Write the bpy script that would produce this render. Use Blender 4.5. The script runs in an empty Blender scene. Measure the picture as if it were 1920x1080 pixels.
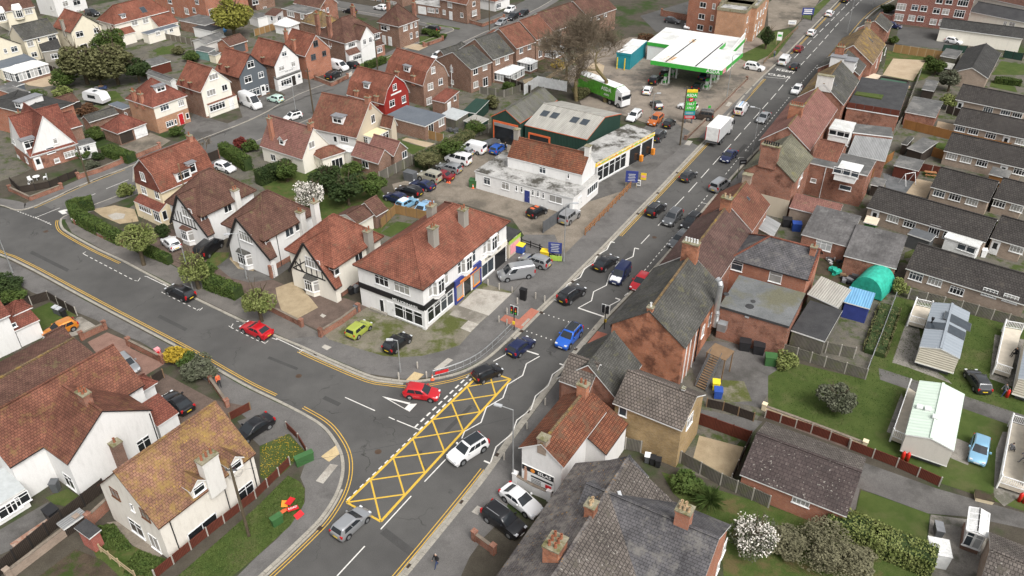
import bpy,math,random
from math import radians as R,pi,sin,cos,tan,atan2,hypot,sqrt
from mathutils import Vector as V,Matrix
from mathutils.geometry import tessellate_polygon
random.seed(7)
sc=bpy.context.scene
col=sc.collection
# ---------------------------------------------------------------- camera
CAM_H,PITCH,FPX=60.0,R(33.72),1521.0
cd=bpy.data.cameras.new('camera')
cam=bpy.data.objects.new('camera',cd);col.objects.link(cam)
cam.location=(0,0,CAM_H);cam.rotation_euler=(pi/2-PITCH,0,0)
cd.sensor_width=36.0;cd.lens=FPX/1920*36.0
cd.clip_start=1.0;cd.clip_end=3000
sc.camera=cam
# ---------------------------------------------------------------- sky, sun, exposure
SUN_EL,SUN_AZ=R(52),R(-60)
wd=bpy.data.worlds.new('World');sc.world=wd;wd.use_nodes=True
nt=wd.node_tree;nt.nodes.clear()
sky=nt.nodes.new('ShaderNodeTexSky');sky.sky_type='NISHITA';sky.sun_disc=False
sky.sun_elevation=SUN_EL;sky.sun_rotation=R(150);sky.dust_density=5.0;sky.ozone_density=1.0
hs=nt.nodes.new('ShaderNodeHueSaturation');hs.inputs['Saturation'].default_value=0.16
bg=nt.nodes.new('ShaderNodeBackground');bg.inputs['Strength'].default_value=0.13
wo=nt.nodes.new('ShaderNodeOutputWorld')
nt.links.new(sky.outputs[0],hs.inputs['Color']);nt.links.new(hs.outputs[0],bg.inputs['Color']);nt.links.new(bg.outputs[0],wo.inputs['Surface'])
sd=bpy.data.lights.new('sun','SUN');sd.energy=1.5;sd.angle=R(30);sd.color=(1.0,0.97,0.93)
sun=bpy.data.objects.new('sun',sd);col.objects.link(sun);sun.location=(0,0,200)
sun.rotation_euler=(R(38),0,R(30))
sc.view_settings.view_transform='Standard';sc.view_settings.look='None'
sc.view_settings.exposure=0.6;sc.view_settings.gamma=1.0;sc.view_settings.use_curve_mapping=False
sc.cycles.max_bounces=5;sc.cycles.diffuse_bounces=2;sc.cycles.glossy_bounces=2;sc.cycles.transparent_max_bounces=6
# ---------------------------------------------------------------- survey helpers: a sight line of the photograph cut with a plane gives a place in metres
CP,SP=cos(PITCH),sin(PITCH)
def ray(px,py):
    x,y=px-960.0,py-540.0
    return V((x,FPX*CP-y*SP,-(FPX*SP+y*CP)))
def at(px,py,z=0.1):
    d=ray(px,py);t=(z-CAM_H)/d.z
    return V((d.x*t,d.y*t,z))
C0=V((0,0,CAM_H))
# ---------------------------------------------------------------- mesh builder
class MB:
    def __init__(s):s.v=[];s.f=[];s.m=[]
    def poly(s,pts,m=0):
        b=len(s.v);s.v += [tuple(p)for p in pts];s.f.append(tuple(range(b,b+len(pts))));s.m.append(m)
    def box(s,x0,y0,z0,x1,y1,z1,m=0,top=True,bottom=False):
        b=len(s.v)
        s.v += [(x0,y0,z0),(x1,y0,z0),(x1,y1,z0),(x0,y1,z0),(x0,y0,z1),(x1,y0,z1),(x1,y1,z1),(x0,y1,z1)]
        F=[(0,1,5,4),(1,2,6,5),(2,3,7,6),(3,0,4,7)]
        if top:F.append((4,5,6,7))
        if bottom:F.append((3,2,1,0))
        for f in F:s.f.append(tuple(b+i for i in f));s.m.append(m)
    def prism(s,pts,z0,z1,m=0,mt=None,bottom=False):
        n=len(pts)
        a=sum(pts[i][0]*pts[(i+1)%n][1]-pts[(i+1)%n][0]*pts[i][1]for i in range(n))
        if a <0:pts=pts[::-1]
        for i in range(n):
            p,q=pts[i],pts[(i+1)% n]
            s.poly([(p[0],p[1],z0),(q[0],q[1],z0),(q[0],q[1],z1),(p[0],p[1],z1)],m)
        s.flat(pts,z1,m if mt is None else mt)
        if bottom:s.poly([(p[0],p[1],z0)for p in pts[::-1]],m)
    def flat(s,pts,z,m=0):
        P=[V((p[0],p[1],0))for p in pts];b=len(s.v)
        s.v += [(p.x,p.y,z)for p in P]
        for t in tessellate_polygon([P]):
            a,c,d=P[t[0]],P[t[1]],P[t[2]]
            if (c.x-a.x)*(d.y-a.y)-(c.y-a.y)*(d.x-a.x)<0:t=(t[0],t[2],t[1])
            s.f.append(tuple(b+i for i in t));s.m.append(m)
    def tube(s,p,q,r,r2=None,n=8,m=0,caps=True):
        p,q=V(p),V(q);d=q-p
        if d.length <1e-6:return
        d.normalize();u=d.orthogonal().normalized();w=d.cross(u);r2=r if r2 is None else r2
        b=len(s.v)
        for k in range(n):
            a=2*pi*k/n;e=u*cos(a)+w*sin(a)
            s.v.append(tuple(p+e*r));s.v.append(tuple(q+e*r2))
        for k in range(n):
            i,j=b+2*k,b+2*((k+1)% n);s.f.append((i,j,j+1,i+1));s.m.append(m)
        if caps:
            s.f.append(tuple(b+2*k for k in range(n))[::-1]);s.m.append(m)
            s.f.append(tuple(b+2*k+1 for k in range(n)));s.m.append(m)
    def lathe(s,prof,n=12,m=0,c=(0,0,0)):
        b=len(s.v);k=len(prof)
        for i in range(n):
            a=2*pi*i/n
            for r,z in prof:s.v.append((c[0]+r*cos(a),c[1]+r*sin(a),c[2]+z))
        for i in range(n):
            for j in range(k-1):
                i2=(i+1)% n
                s.f.append((b+i*k+j,b+i2*k+j,b+i2*k+j+1,b+i*k+j+1));s.m.append(m)
    def beam(s,p,q,w,h,m=0):
        p,q=V(p),V(q);d=(q-p).normalized();up=V((0,0,1))if abs(d.z)<.95 else V((1,0,0))
        u=d.cross(up).normalized()*(w/2);k=u.cross(d).normalized()*(h/2);b=len(s.v)
        for c in (p,q):s.v += [tuple(c-u-k),tuple(c+u-k),tuple(c+u+k),tuple(c-u+k)]
        for f in ((0,1,5,4),(1,2,6,5),(2,3,7,6),(3,0,4,7),(3,2,1,0),(4,5,6,7)):s.f.append(tuple(b+i for i in f));s.m.append(m)
    def mesh(s,name,mats,smooth=False):
        me=bpy.data.meshes.new(name);me.from_pydata(s.v,[],s.f)
        if not isinstance(mats,(list,tuple)):mats=[mats]
        for x in mats:me.materials.append(M[x]if isinstance(x,str)else x)
        if len(mats)>1:me.polygons.foreach_set('material_index',s.m)
        uv=[]
        for f in s.f:
            P=[s.v[i]for i in f];nx=ny=nz=0.0
            for i in range(len(P)):
                a,b=P[i],P[(i+1)% len(P)]
                nx += (a[1]-b[1])*(a[2]+b[2]);ny += (a[2]-b[2])*(a[0]+b[0]);nz += (a[0]-b[0])*(a[1]+b[1])
            l=sqrt(nx*nx+ny*ny+nz*nz)or 1.0;nx /= l;ny /= l;nz /= l
            if abs(nz)>.985:ux,uy,vx,vy,vz=1,0,0,1,0
            else:
                h=hypot(nx,ny);ux,uy=-ny/h,nx/h
                vx,vy,vz=-nz*uy,nz*ux,nx*uy-ny*ux
            for p in P:uv.append(p[0]*ux+p[1]*uy);uv.append(p[0]*vx+p[1]*vy+p[2]*vz)
        me.uv_layers.new(name='UVMap').data.foreach_set('uv',uv)
        if smooth:me.polygons.foreach_set('use_smooth',[True]*len(me.polygons))
        me.update();return me
    def build(s,name,mats,parent=None,smooth=False,loc=None,rz=0):
        return put(name,s.mesh(name,mats,smooth),parent,loc,rz)
def put(name,me,parent=None,loc=None,rz=0):
    o=bpy.data.objects.new(name,me);col.objects.link(o)
    if parent is not None:o.parent=parent
    if loc is not None:o.location=loc
    if rz:o.rotation_euler=(0,0,rz)
    return o
LABELS={}
def tag(o,label,cat,group=None):
    o['label']=label;o['category']=cat
    if group:o['group']=group
    return o
def thing(name,label,cat,loc=(0,0,0),rz=0,group=None):
    o=put(name,None,None,loc,rz);o.empty_display_size=.3
    return tag(o,label,cat,group)
def struct(o,kind='structure'):o['kind']=kind;return o
def W(pts,z=0.1):return [at(p[0],p[1],z)for p in pts]
def sheet(name,pts,z,mat,label=None,parent=None,zs=None):
    m=MB();m.flat(W(pts,z if zs is None else zs),z);o=m.build(name,mat,parent)
    if parent is None:struct(o)
    return o
def offs(P,d):
    out=[];n=len(P)
    for i in range(n):
        a=P[max(i-1,0)];b=P[min(i+1,n-1)];t=V((b[0]-a[0],b[1]-a[1])).normalized()
        out.append(V((P[i][0]-t.y*d,P[i][1]+t.x*d,0)))
    return out
def smoothline(P,k=3):
    out=[]
    for i in range(len(P)-1):
        a,b,c,d=P[max(i-1,0)],P[i],P[i+1],P[min(i+2,len(P)-1)]
        for j in range(k):
            t=j/k
            out.append(0.5*((2*b)+(c-a)*t+(2*a-5*b+4*c-d)*t*t+(3*b-a-3*c+d)*t**3))
    out.append(P[-1]);return out
def ribbon(m,P,o0,o1,z,mi=0):
    A,B=offs(P,o0),offs(P,o1)
    for i in range(len(P)-1):
        q=[(A[i].x,A[i].y,z),(A[i+1].x,A[i+1].y,z),(B[i+1].x,B[i+1].y,z),(B[i].x,B[i].y,z)]
        m.poly(q if o1 >o0 else q[::-1],mi)
# ---------------------------------------------------------------- procedural materials
M={}
class Nodes:
    def __init__(s,name,rough=.85,spec=.3):
        s.mat=bpy.data.materials.new(name);s.mat.use_nodes=True;s.t=s.mat.node_tree
        s.b=s.t.nodes['Principled BSDF'];s.b.inputs['Roughness'].default_value=rough;s.b.inputs['Specular IOR Level'].default_value=spec
        M[name]=s.mat;s._uv=None
    def n(s,typ,**kw):
        x=s.t.nodes.new('ShaderNode'+typ)
        for k,v in kw.items():
            if k in x.inputs.keys():x.inputs[k].default_value=v
            else:setattr(x,k,v)
        return x
    def l(s,a,b):s.t.links.new(a,b)
    def uv(s):
        if s._uv is None:s._uv=s.n('TexCoord').outputs['UV']
        return s._uv
    def pos(s):return s.n('NewGeometry').outputs['Position']
    def noise(s,scale,detail=3,rough=.6,src=None,st=None):
        x=s.n('TexNoise');x.inputs['Scale'].default_value=scale;x.inputs['Detail'].default_value=detail;x.inputs['Roughness'].default_value=rough
        v=s.pos()if src is None else src
        if st:
            mp=s.n('Mapping');mp.inputs['Scale'].default_value=st;s.l(v,mp.inputs['Vector']);v=mp.outputs[0]
        s.l(v,x.inputs['Vector']);return x.outputs['Fac']
    def ramp(s,fac,stops):
        x=s.n('ValToRGB');e=x.color_ramp.elements
        while len(e)<len(stops):e.new(.5)
        for i,(p,c)in enumerate(stops):
            e[i].position=p;e[i].color=(c,c,c,1)if isinstance(c,(int,float))else (*c,1)
        s.l(fac,x.inputs['Fac']);return x.outputs['Color']
    def mix(s,fac,a,b,mode='MIX'):
        x=s.n('Mix',data_type='RGBA',blend_type=mode)
        for i,v in ((0,fac),(6,a),(7,b)):
            if isinstance(v,bpy.types.NodeSocket):s.l(v,x.inputs[i])
            elif i == 0:x.inputs[0].default_value=v
            else:x.inputs[i].default_value=(*v,1)if isinstance(v,tuple)else (v,v,v,1)
        return x.outputs[2]
    def bump(s,h,strength=.5,dist=.02):
        x=s.n('Bump');x.inputs['Strength'].default_value=strength;x.inputs['Distance'].default_value=dist
        s.l(h,x.inputs['Height']);s.l(x.outputs[0],s.b.inputs['Normal'])
    def out(s,c):
        if isinstance(c,bpy.types.NodeSocket):s.l(c,s.b.inputs['Base Color'])
        else:s.b.inputs['Base Color'].default_value=(*c,1)
        return s.mat
def H(h,k=1.0):
    c=[int(h[i:i+2],16)/255 for i in (1,3,5)]
    return tuple(k*((x/12.92)if x <= .04045 else ((x+.055)/1.055)**2.4)for x in c)
def sc3(c,k):return tuple(min(1,x*k)for x in c)
def plain(name,c,rough=.6,spec=.3,metal=0.0,var=.12):
    s=Nodes(name,rough,spec);s.b.inputs['Metallic'].default_value=metal
    if var:return s.out(s.mix(s.ramp(s.noise(1.7,4),[(.3,0.0),(.7,1.0)]),sc3(c,1-var),sc3(c,1+var)))
    return s.out(c)
def ground(name,a,b,scale=.5,fine=9,bump=.3,c=None,cs=.13,cr=(.5,.62)):
    s=Nodes(name,.95,.15)
    k=s.mix(s.ramp(s.noise(scale,5,.65),[(.34,0.0),(.66,1.0)]),a,b)
    if c:k=s.mix(s.ramp(s.noise(cs,4,.7),[(cr[0],0.0),(cr[1],1.0)]),k,c)
    f=s.noise(fine,3,.7)
    k=s.mix(1.0,k,s.ramp(f,[(.25,.72),(.75,1.22)]),'MULTIPLY');s.bump(f,bump,.05)
    return s.out(k)
def tiles(name,a,b,w=.30,h=.26,moss=None,mossr=(.56,.66),stain=.35,lichen=None,gap=.022,bs=.7):
    s=Nodes(name,.9,.2)
    br=s.n('TexBrick');s.l(s.uv(),br.inputs['Vector']);br.offset=.5
    br.inputs['Scale'].default_value=1.0;br.inputs['Brick Width'].default_value=w;br.inputs['Row Height'].default_value=h
    br.inputs['Mortar Size'].default_value=gap;br.inputs['Mortar Smooth'].default_value=.3;br.inputs['Bias'].default_value=-.1
    br.inputs['Color1'].default_value=(*a,1);br.inputs['Color2'].default_value=(*b,1);br.inputs['Mortar'].default_value=(*sc3(a,.42),1)
    k=br.outputs['Color']
    k=s.mix(1.0,k,s.ramp(s.noise(.35,5,.65),[(.3,1-stain),(.7,1+stain*.7)]),'MULTIPLY')
    k=s.mix(1.0,k,s.ramp(s.noise(3.2,4,.7,s.uv(),(1.0,.35,1)),[(.3,.78),(.7,1.2)]),'MULTIPLY')
    if moss:k=s.mix(s.ramp(s.noise(.8,6,.75),[(mossr[0],0.0),(mossr[1],.85)]),k,moss)
    if lichen:k=s.mix(s.ramp(s.noise(4.5,2,.5),[(.66,0.0),(.7,.8)]),k,lichen)
    s.bump(br.outputs['Fac'],-bs,.03);return s.out(k)
def brick(name,a,b,mort=None,w=.23,h=.078,stain=.25,dark=None,dr=(.52,.66)):
    s=Nodes(name,.93,.15)
    br=s.n('TexBrick');s.l(s.uv(),br.inputs['Vector'])
    br.inputs['Scale'].default_value=1.0;br.inputs['Brick Width'].default_value=w;br.inputs['Row Height'].default_value=h
    br.inputs['Mortar Size'].default_value=.009;br.inputs['Bias'].default_value=0
    br.inputs['Color1'].default_value=(*a,1);br.inputs['Color2'].default_value=(*b,1);br.inputs['Mortar'].default_value=(*(mort or (.32,.28,.24)),1)
    k=br.outputs['Color']
    k=s.mix(1.0,k,s.ramp(s.noise(.5,6,.7),[(.3,1-stain),(.7,1+stain)]),'MULTIPLY')
    if dark:k=s.mix(s.ramp(s.noise(.42,6,.72),[(dr[0],0.0),(dr[1],.9)]),k,dark)
    s.bump(br.outputs['Fac'],-.4,.012);return s.out(k)
def render_(name,c,dirt=.2,dc=(.25,.24,.21)):
    s=Nodes(name,.9,.2)
    k=s.mix(s.ramp(s.noise(1.1,6,.7,s.uv(),(1.6,.35,1)),[(.48,0.0),(.8,dirt)]),c,dc)
    f=s.noise(14,3,.7);k=s.mix(1.0,k,s.ramp(f,[(.3,.93),(.7,1.05)]),'MULTIPLY')
    s.bump(f,.25,.02);return s.out(k)
def ribbed(name,a,b,pitch=.2,axis=0,stain=.3,moss=None):
    s=Nodes(name,.75,.3)
    w=s.n('TexWave');w.wave_type='BANDS';w.bands_direction='X' if axis == 0 else 'Y';w.inputs['Scale'].default_value=.314/pitch
    s.l(s.uv(),w.inputs['Vector'])
    k=s.mix(w.outputs['Fac'],b,a)
    k=s.mix(1.0,k,s.ramp(s.noise(.6,5,.7,s.uv(),(1.5,.3,1)),[(.3,1-stain),(.7,1+stain*.5)]),'MULTIPLY')
    if moss:k=s.mix(s.ramp(s.noise(.7,5,.7),[(.5,0.0),(.64,.7)]),k,moss)
    s.bump(w.outputs['Fac'],.6,.05);return s.out(k)
def leafm(name,a,b,tr=.12):
    s=Nodes(name,.75,.2)
    k=s.mix(s.ramp(s.noise(.9,3),[(.35,0.0),(.65,1.0)]),a,b)
    k=s.mix(1.0,k,s.ramp(s.noise(7,2),[(.3,.65),(.7,1.35)]),'MULTIPLY')
    s.b.inputs['Subsurface Weight'].default_value=0
    return s.out(k)
def paint(name,c,metal=.0,rough=.28):
    s=Nodes(name,rough,.5);s.b.inputs['Metallic'].default_value=metal;s.b.inputs['Coat Weight'].default_value=.6;s.b.inputs['Coat Roughness'].default_value=.08
    return s.out(c)
ground('earth',(.060,.052,.040),(.085,.075,.058),c=(.035,.055,.016),cs=.09)
def tarmac(name,a,b,c,crack=.75):
    s=Nodes(name,.93,.2);k=s.mix(s.ramp(s.noise(.22,6,.65),[(.34,0.0),(.66,1.0)]),a,b);k=s.mix(s.ramp(s.noise(.06,4,.7),[(.45,0.0),(.6,1.0)]),k,c)
    k=s.mix(s.ramp(s.noise(2.2,4,.8),[(.6,0.0),(.74,.5)]),k,sc3(c,.72))
    w=s.n('TexNoise');w.inputs['Scale'].default_value=.5;w.inputs['Detail'].default_value=5;s.l(s.pos(),w.inputs['Vector'])
    ad=s.n('VectorMath',operation='MULTIPLY_ADD');s.l(w.outputs['Color'],ad.inputs[0]);ad.inputs[1].default_value=(5,5,0);s.l(s.pos(),ad.inputs[2])
    vo=s.n('TexVoronoi',feature='DISTANCE_TO_EDGE');vo.inputs['Scale'].default_value=.085;s.l(ad.outputs[0],vo.inputs['Vector']);br=s.noise(.3,2)
    cr=s.mix(1.0,s.ramp(vo.outputs['Distance'],[(.0,crack),(.006,0.0)]),s.ramp(br,[(.45,0.0),(.6,1.0)]),'MULTIPLY');k=s.mix(cr,k,(.022,.021,.02))
    f=s.noise(14,3,.7);k=s.mix(1.0,k,s.ramp(f,[(.25,.74),(.75,1.2)]),'MULTIPLY');s.bump(f,.25,.05);return s.out(k)
tarmac('asphalt',(.086,.084,.080),(.104,.101,.096),(.074,.072,.069));tarmac('street_tar',(.115,.111,.105),(.14,.135,.127),(.095,.092,.087))
ground('asphalt_old',(.105,.10,.095),(.14,.133,.125),.4,12,.25,c=(.082,.078,.072),cs=.15)
ground('paving',(.125,.115,.105),(.165,.152,.138),.5,10,.25,c=(.10,.093,.085),cs=.2)
ground('pavement_tar',(.125,.119,.113),(.155,.147,.14),.4,12,.2,c=(.105,.10,.095),cs=.16)
ground('concrete',(.24,.22,.19),(.32,.295,.255),.45,8,.25,c=(.17,.155,.13),cs=.22)
ground('concrete_pale',(.36,.335,.295),(.44,.41,.36),.45,8,.25,c=(.29,.265,.23),cs=.3)
ground('yard',(.17,.145,.115),(.24,.205,.165),.3,6,.3,c=(.12,.105,.085),cs=.12)
ground('mossy_concrete',(.15,.135,.10),(.21,.19,.15),.5,7,.3,c=(.085,.095,.03),cs=.3,cr=(.46,.6))
ground('gravel',(.30,.235,.15),(.40,.32,.21),.8,16,.7)
ground('gravel_grey',(.10,.105,.108),(.16,.163,.165),.8,16,.7)
ground('grass',(.048,.074,.017),(.072,.098,.026),.45,16,.6,c=(.095,.10,.04),cs=.22,cr=(.5,.7))
ground('grass_rough',(.045,.075,.015),(.08,.10,.03),.7,9,.8,c=(.11,.09,.04),cs=.3)
ground('soil',(.055,.042,.03),(.085,.065,.045),.9,9,.7,c=(.04,.06,.015),cs=.5)
ground('sand',(.36,.28,.19),(.44,.35,.245),.4,10,.3)
ground('block_red',(.20,.12,.095),(.27,.165,.13),.8,8,.3)
ground('block_brown',(.10,.075,.062),(.15,.11,.09),.8,8,.3)
ground('tactile_red',(.35,.13,.09),(.42,.17,.12),1.5,9,.3)
ground('tactile_buff',(.47,.36,.20),(.55,.43,.25),1.5,9,.3)
ground('patch',(.060,.059,.057),(.072,.070,.068),.5,12,.2)
def worn(name,c,k):
    s=Nodes(name,.8,.3)
    return s.out(s.mix(s.ramp(s.noise(6,5,.75),[(.52,0.0),(.66,k)]),c,(.075,.073,.071)))
worn('line_white',(.66,.64,.60),.45);worn('line_yellow',(.58,.36,.055),.5);worn('line_box',(.60,.385,.05),.4)
ground('kerb',(.27,.25,.215),(.36,.335,.285),1.2,9,.2)
ground('fs_paving',(.20,.17,.14),(.26,.22,.18),.4,7,.25,c=(.13,.115,.10),cs=.16)
plain('grate_dark',(.02,.018,.016));plain('grate_iron',(.07,.045,.03))
render_('render_white',(.74,.73,.71),.25);render_('render_cream',(.72,.66,.52),.18);render_('render_ivory',(.76,.72,.63),.2);render_('render_dirty',(.70,.66,.59),.5,(.38,.33,.27))
render_('render_grey',(.105,.12,.135),.1);render_('render_red',(.27,.028,.022),.12);render_('render_beige',(.52,.45,.35),.25);render_('render_peach',(.72,.61,.42),.15);render_('cladding_cream',(.66,.60,.47),.12);render_('cladding_grey',(.58,.55,.49),.2)
brick('brick_red',(.23,.072,.040),(.30,.105,.055),stain=.3,dark=(.09,.045,.032));brick('brick_brown',(.16,.075,.045),(.22,.105,.065),stain=.25);brick('brick_orange',(.36,.105,.040),(.44,.15,.06),stain=.3,dark=(.12,.055,.038),dr=(.48,.62))
brick('brick_buff',(.27,.20,.15),(.35,.27,.21),stain=.2);brick('brick_yellow',(.29,.19,.068),(.38,.255,.105),stain=.25,dark=(.22,.15,.07));brick('brick_dark',(.13,.06,.04),(.19,.085,.055),stain=.3);brick('brick_flats',(.175,.040,.028),(.21,.055,.038),stain=.12);brick('brick_painted_red',(.30,.045,.03),(.36,.06,.04),stain=.15)
brick('brick_sandy',(.38,.18,.09),(.46,.23,.12),stain=.2);brick('brick_orange_plain',(.33,.10,.05),(.40,.14,.07),stain=.2)
OR1,OR2=(.30,.095,.05),(.38,.13,.07)
tiles('tile_orange',(.185,.070,.047),(.25,.098,.064),moss=(.13,.075,.05),stain=.42);tiles('tile_red',(.165,.058,.042),(.22,.080,.056),moss=(.115,.07,.05),stain=.42);tiles('tile_brown',(.105,.055,.042),(.145,.078,.058),moss=(.12,.095,.05))
tiles('tile_brown_red',(.155,.068,.047),(.205,.09,.06),moss=(.13,.095,.055));tiles('tile_grey',(.075,.073,.066),(.10,.097,.088),moss=(.11,.105,.06));tiles('tile_dark',(.045,.044,.042),(.062,.06,.057),.33,.33,moss=(.07,.066,.05),mossr=(.6,.72),stain=.25)
tiles('tile_bungalow',(.048,.043,.040),(.066,.06,.055),.34,.36,moss=(.075,.065,.055),mossr=(.58,.7),stain=.2,gap=.035,bs=1)
tiles('tile_lichen',(.19,.10,.068),(.25,.135,.09),moss=(.27,.185,.05),mossr=(.47,.68),lichen=(.36,.23,.05));tiles('tile_ochre',(.15,.105,.062),(.20,.14,.08),moss=(.27,.175,.04),mossr=(.52,.62));tiles('slate',(.085,.082,.086),(.115,.11,.113),.4,.25,moss=(.17,.16,.145),mossr=(.52,.68),stain=.4)
tiles('slate_lichen',(.10,.09,.088),(.135,.12,.115),.4,.25,moss=(.20,.18,.16),mossr=(.46,.62),stain=.35,lichen=(.30,.17,.05));tiles('slate_purple',(.085,.07,.072),(.11,.092,.094),.4,.25,moss=(.15,.13,.12),stain=.35);tiles('tile_mossgrey',(.13,.125,.09),(.17,.16,.12),moss=(.15,.14,.065))
tiles('tile_pantile',(.17,.066,.04),(.25,.10,.055),.24,.33,moss=(.115,.07,.045),mossr=(.5,.64),gap=.04,bs=1);tiles('tile_darkbrown_slab',(.062,.048,.046),(.082,.064,.06),.45,.36,moss=(.05,.042,.04),stain=.2,lichen=(.3,.28,.25));tiles('tile_greybrown',(.135,.115,.10),(.18,.15,.13),.33,.33,moss=(.10,.085,.065),gap=.045,bs=1)
tiles('tile_rosy',(.19,.095,.078),(.25,.122,.10),.3,.3,moss=(.18,.12,.08),stain=.2);tiles('tile_greyslab',(.11,.095,.085),(.15,.13,.115),.32,.34,moss=(.09,.08,.065),gap=.04,bs=1,lichen=(.3,.28,.25))
ground('felt',(.09,.09,.088),(.13,.128,.124),.5,8,.2,c=(.18,.175,.165),cs=.3);ground('felt_blue',(.11,.125,.145),(.135,.15,.17),.4,8,.15);ground('felt_dark',(.045,.045,.047),(.065,.065,.066),.5,9,.2);ground('felt_puddle',(.12,.125,.125),(.17,.175,.175),.3,8,.2,c=(.14,.135,.095),cs=.12);ground('flat_white',(.62,.62,.60),(.70,.70,.68),.3,6,.1,c=(.50,.50,.48),cs=.1);ground('flat_stained',(.30,.295,.28),(.44,.43,.41),.5,5,.3,c=(.07,.065,.055),cs=.28,cr=(.48,.6))
ribbed('sheet_pale',(.42,.405,.36),(.27,.26,.235),.28,0,.3);ribbed('sheet_green',(.022,.058,.042),(.014,.038,.028),.3,0,.15);ribbed('sheet_grey',(.32,.325,.32),(.2,.2,.2),.25);ribbed('sheet_cement',(.15,.145,.125),(.09,.088,.08),.2,0,.35,moss=(.10,.10,.05));ribbed('sheet_mint',(.60,.70,.60),(.54,.63,.54),.5,0,.12);ribbed('sheet_blue',(.20,.42,.62),(.12,.30,.50),.3,0,.3);ribbed('plank_fence',(.24,.21,.165),(.10,.088,.07),.15,0,.3);ribbed('plank_new',(.42,.26,.11),(.22,.125,.05),.15,0,.25);ribbed('plank_red',(.155,.042,.025),(.08,.022,.014),.14,0,.25);ribbed('plank_dark',(.06,.045,.035),(.028,.022,.018),.15,0,.25);ribbed('plank_grey',(.20,.185,.155),(.09,.083,.07),.15,0,.35,moss=(.12,.13,.06));ribbed('plank_orange',(.36,.17,.055),(.2,.09,.03),.15,0,.25);ribbed('siding_cream',(.68,.63,.52),(.55,.50,.41),.3,1,.1)
plain('upvc',(.78,.78,.77),.4);plain('fascia_white',(.70,.70,.68),.5);plain('fascia_black',(.018,.018,.02),.5);plain('fascia_brown',(.07,.03,.018),.6);plain('timber_black',(.022,.02,.019),.7);plain('frame_grey',(.10,.105,.11),.5);plain('frame_brown',(.10,.045,.025),.6)
for n_,c_ in (('glass',(.018,.02,.022)),('glass_blue',(.045,.055,.065)),('glass_curtain',(.30,.29,.27)),('glass_pale',(.42,.43,.43))):plain(n_,c_,.08,.5,0,.15)
plain('door_white',(.72,.72,.71),.45);plain('door_red',(.45,.02,.025),.45);plain('door_blue',(.04,.09,.2),.5);plain('door_green',(.03,.09,.05),.5);plain('door_dark',(.03,.025,.022),.5);plain('door_brown',(.14,.06,.03),.6);plain('steel',(.42,.43,.44),.4,.5,.6);plain('steel_dark',(.12,.125,.13),.45,.5,.4);plain('galv',(.36,.37,.37),.5,.5,.5);plain('lead',(.20,.205,.215),.6);plain('lead_pale',(.42,.43,.44),.55)
ground('cap_stone',(.20,.18,.12),(.30,.275,.20),2.5,9,.4,c=(.14,.13,.06),cs=1.2);ground('cope',(.17,.14,.11),(.24,.20,.16),1.5,9,.3);plain('pot_clay',(.26,.10,.055),.8,var=.3);plain('pot_buff',(.42,.30,.18),.8,var=.3);plain('pot_white',(.6,.6,.58),.7);plain('black_plastic',(.015,.015,.016),.5);plain('white_plastic',(.72,.72,.71),.4);render_('chimney_render',(.30,.28,.245),.5,(.12,.115,.085));render_('chimney_white',(.68,.66,.62),.35)
plain('green_paint',(.05,.36,.05),.45);plain('sign_blue',(.035,.05,.20),.5);plain('sign_yellow',(.72,.50,.03),.5);plain('sign_black',(.016,.016,.018),.4);plain('sign_white',(.74,.74,.72),.5);plain('sign_red',(.56,.02,.025),.5);plain('sign_orange',(.72,.25,.03),.5);plain('sign_teal',(.02,.23,.28),.5);plain('sign_lime',(.34,.5,.08),.5);plain('gold',(.6,.38,.06),.5);plain('sign_pink',(.72,.30,.32),.5);plain('skin',(.52,.31,.22),.6);plain('orange_paint',(.60,.13,.045),.5);plain('rubber',(.018,.018,.019),.8);plain('alloy',(.38,.39,.40),.35,.5,.7);plain('lamp_red',(.42,.012,.015),.25,.5);plain('lamp_clear',(.62,.64,.66),.15,.5);plain('plate_yellow',(.65,.46,.03),.5);plain('plate_white',(.7,.7,.68),.5);plain('trim_black',(.02,.02,.022),.5);plain('car_glass',(.022,.026,.03),.06,.6,0,0);plain('timber',(.20,.13,.075),.8);plain('timber_pale',(.36,.28,.17),.8);plain('timber_orange',(.30,.14,.06),.75);plain('decking',(.55,.49,.40),.7);plain('terracotta',(.40,.13,.06),.8);plain('conc_post',(.34,.32,.28),.85);plain('hi_vis',(.80,.16,.06),.6);plain('cloth_black',(.018,.018,.02),.9);plain('cloth_blue',(.04,.06,.13),.9);plain('cloth_grey',(.18,.18,.19),.9);plain('hair_grey',(.42,.38,.33),.9);plain('hair_dark',(.03,.022,.018),.9);plain('bin_black',(.022,.022,.024),.5);plain('bin_grey',(.10,.105,.11),.5);plain('bin_green',(.045,.12,.04),.5);plain('bin_blue',(.03,.08,.33),.45);plain('lid_yellow',(.75,.6,.04),.45);plain('tarp_green',(.03,.36,.26),.5,var=.25);plain('tarp_blue',(.12,.36,.70),.5,var=.25);plain('gas_red',(.58,.03,.02),.4);plain('pipe_steel',(.50,.51,.51),.3,.5,.7)
plain('cream_roof',(.66,.58,.36),.5);worn_=None
s_=Nodes('rust_patch',.9,.1);s_.out(s_.mix(s_.ramp(s_.noise(1.3,5,.7),[(.42,0.0),(.6,1.0)]),(.66,.65,.62),(.45,.24,.07)))
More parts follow.
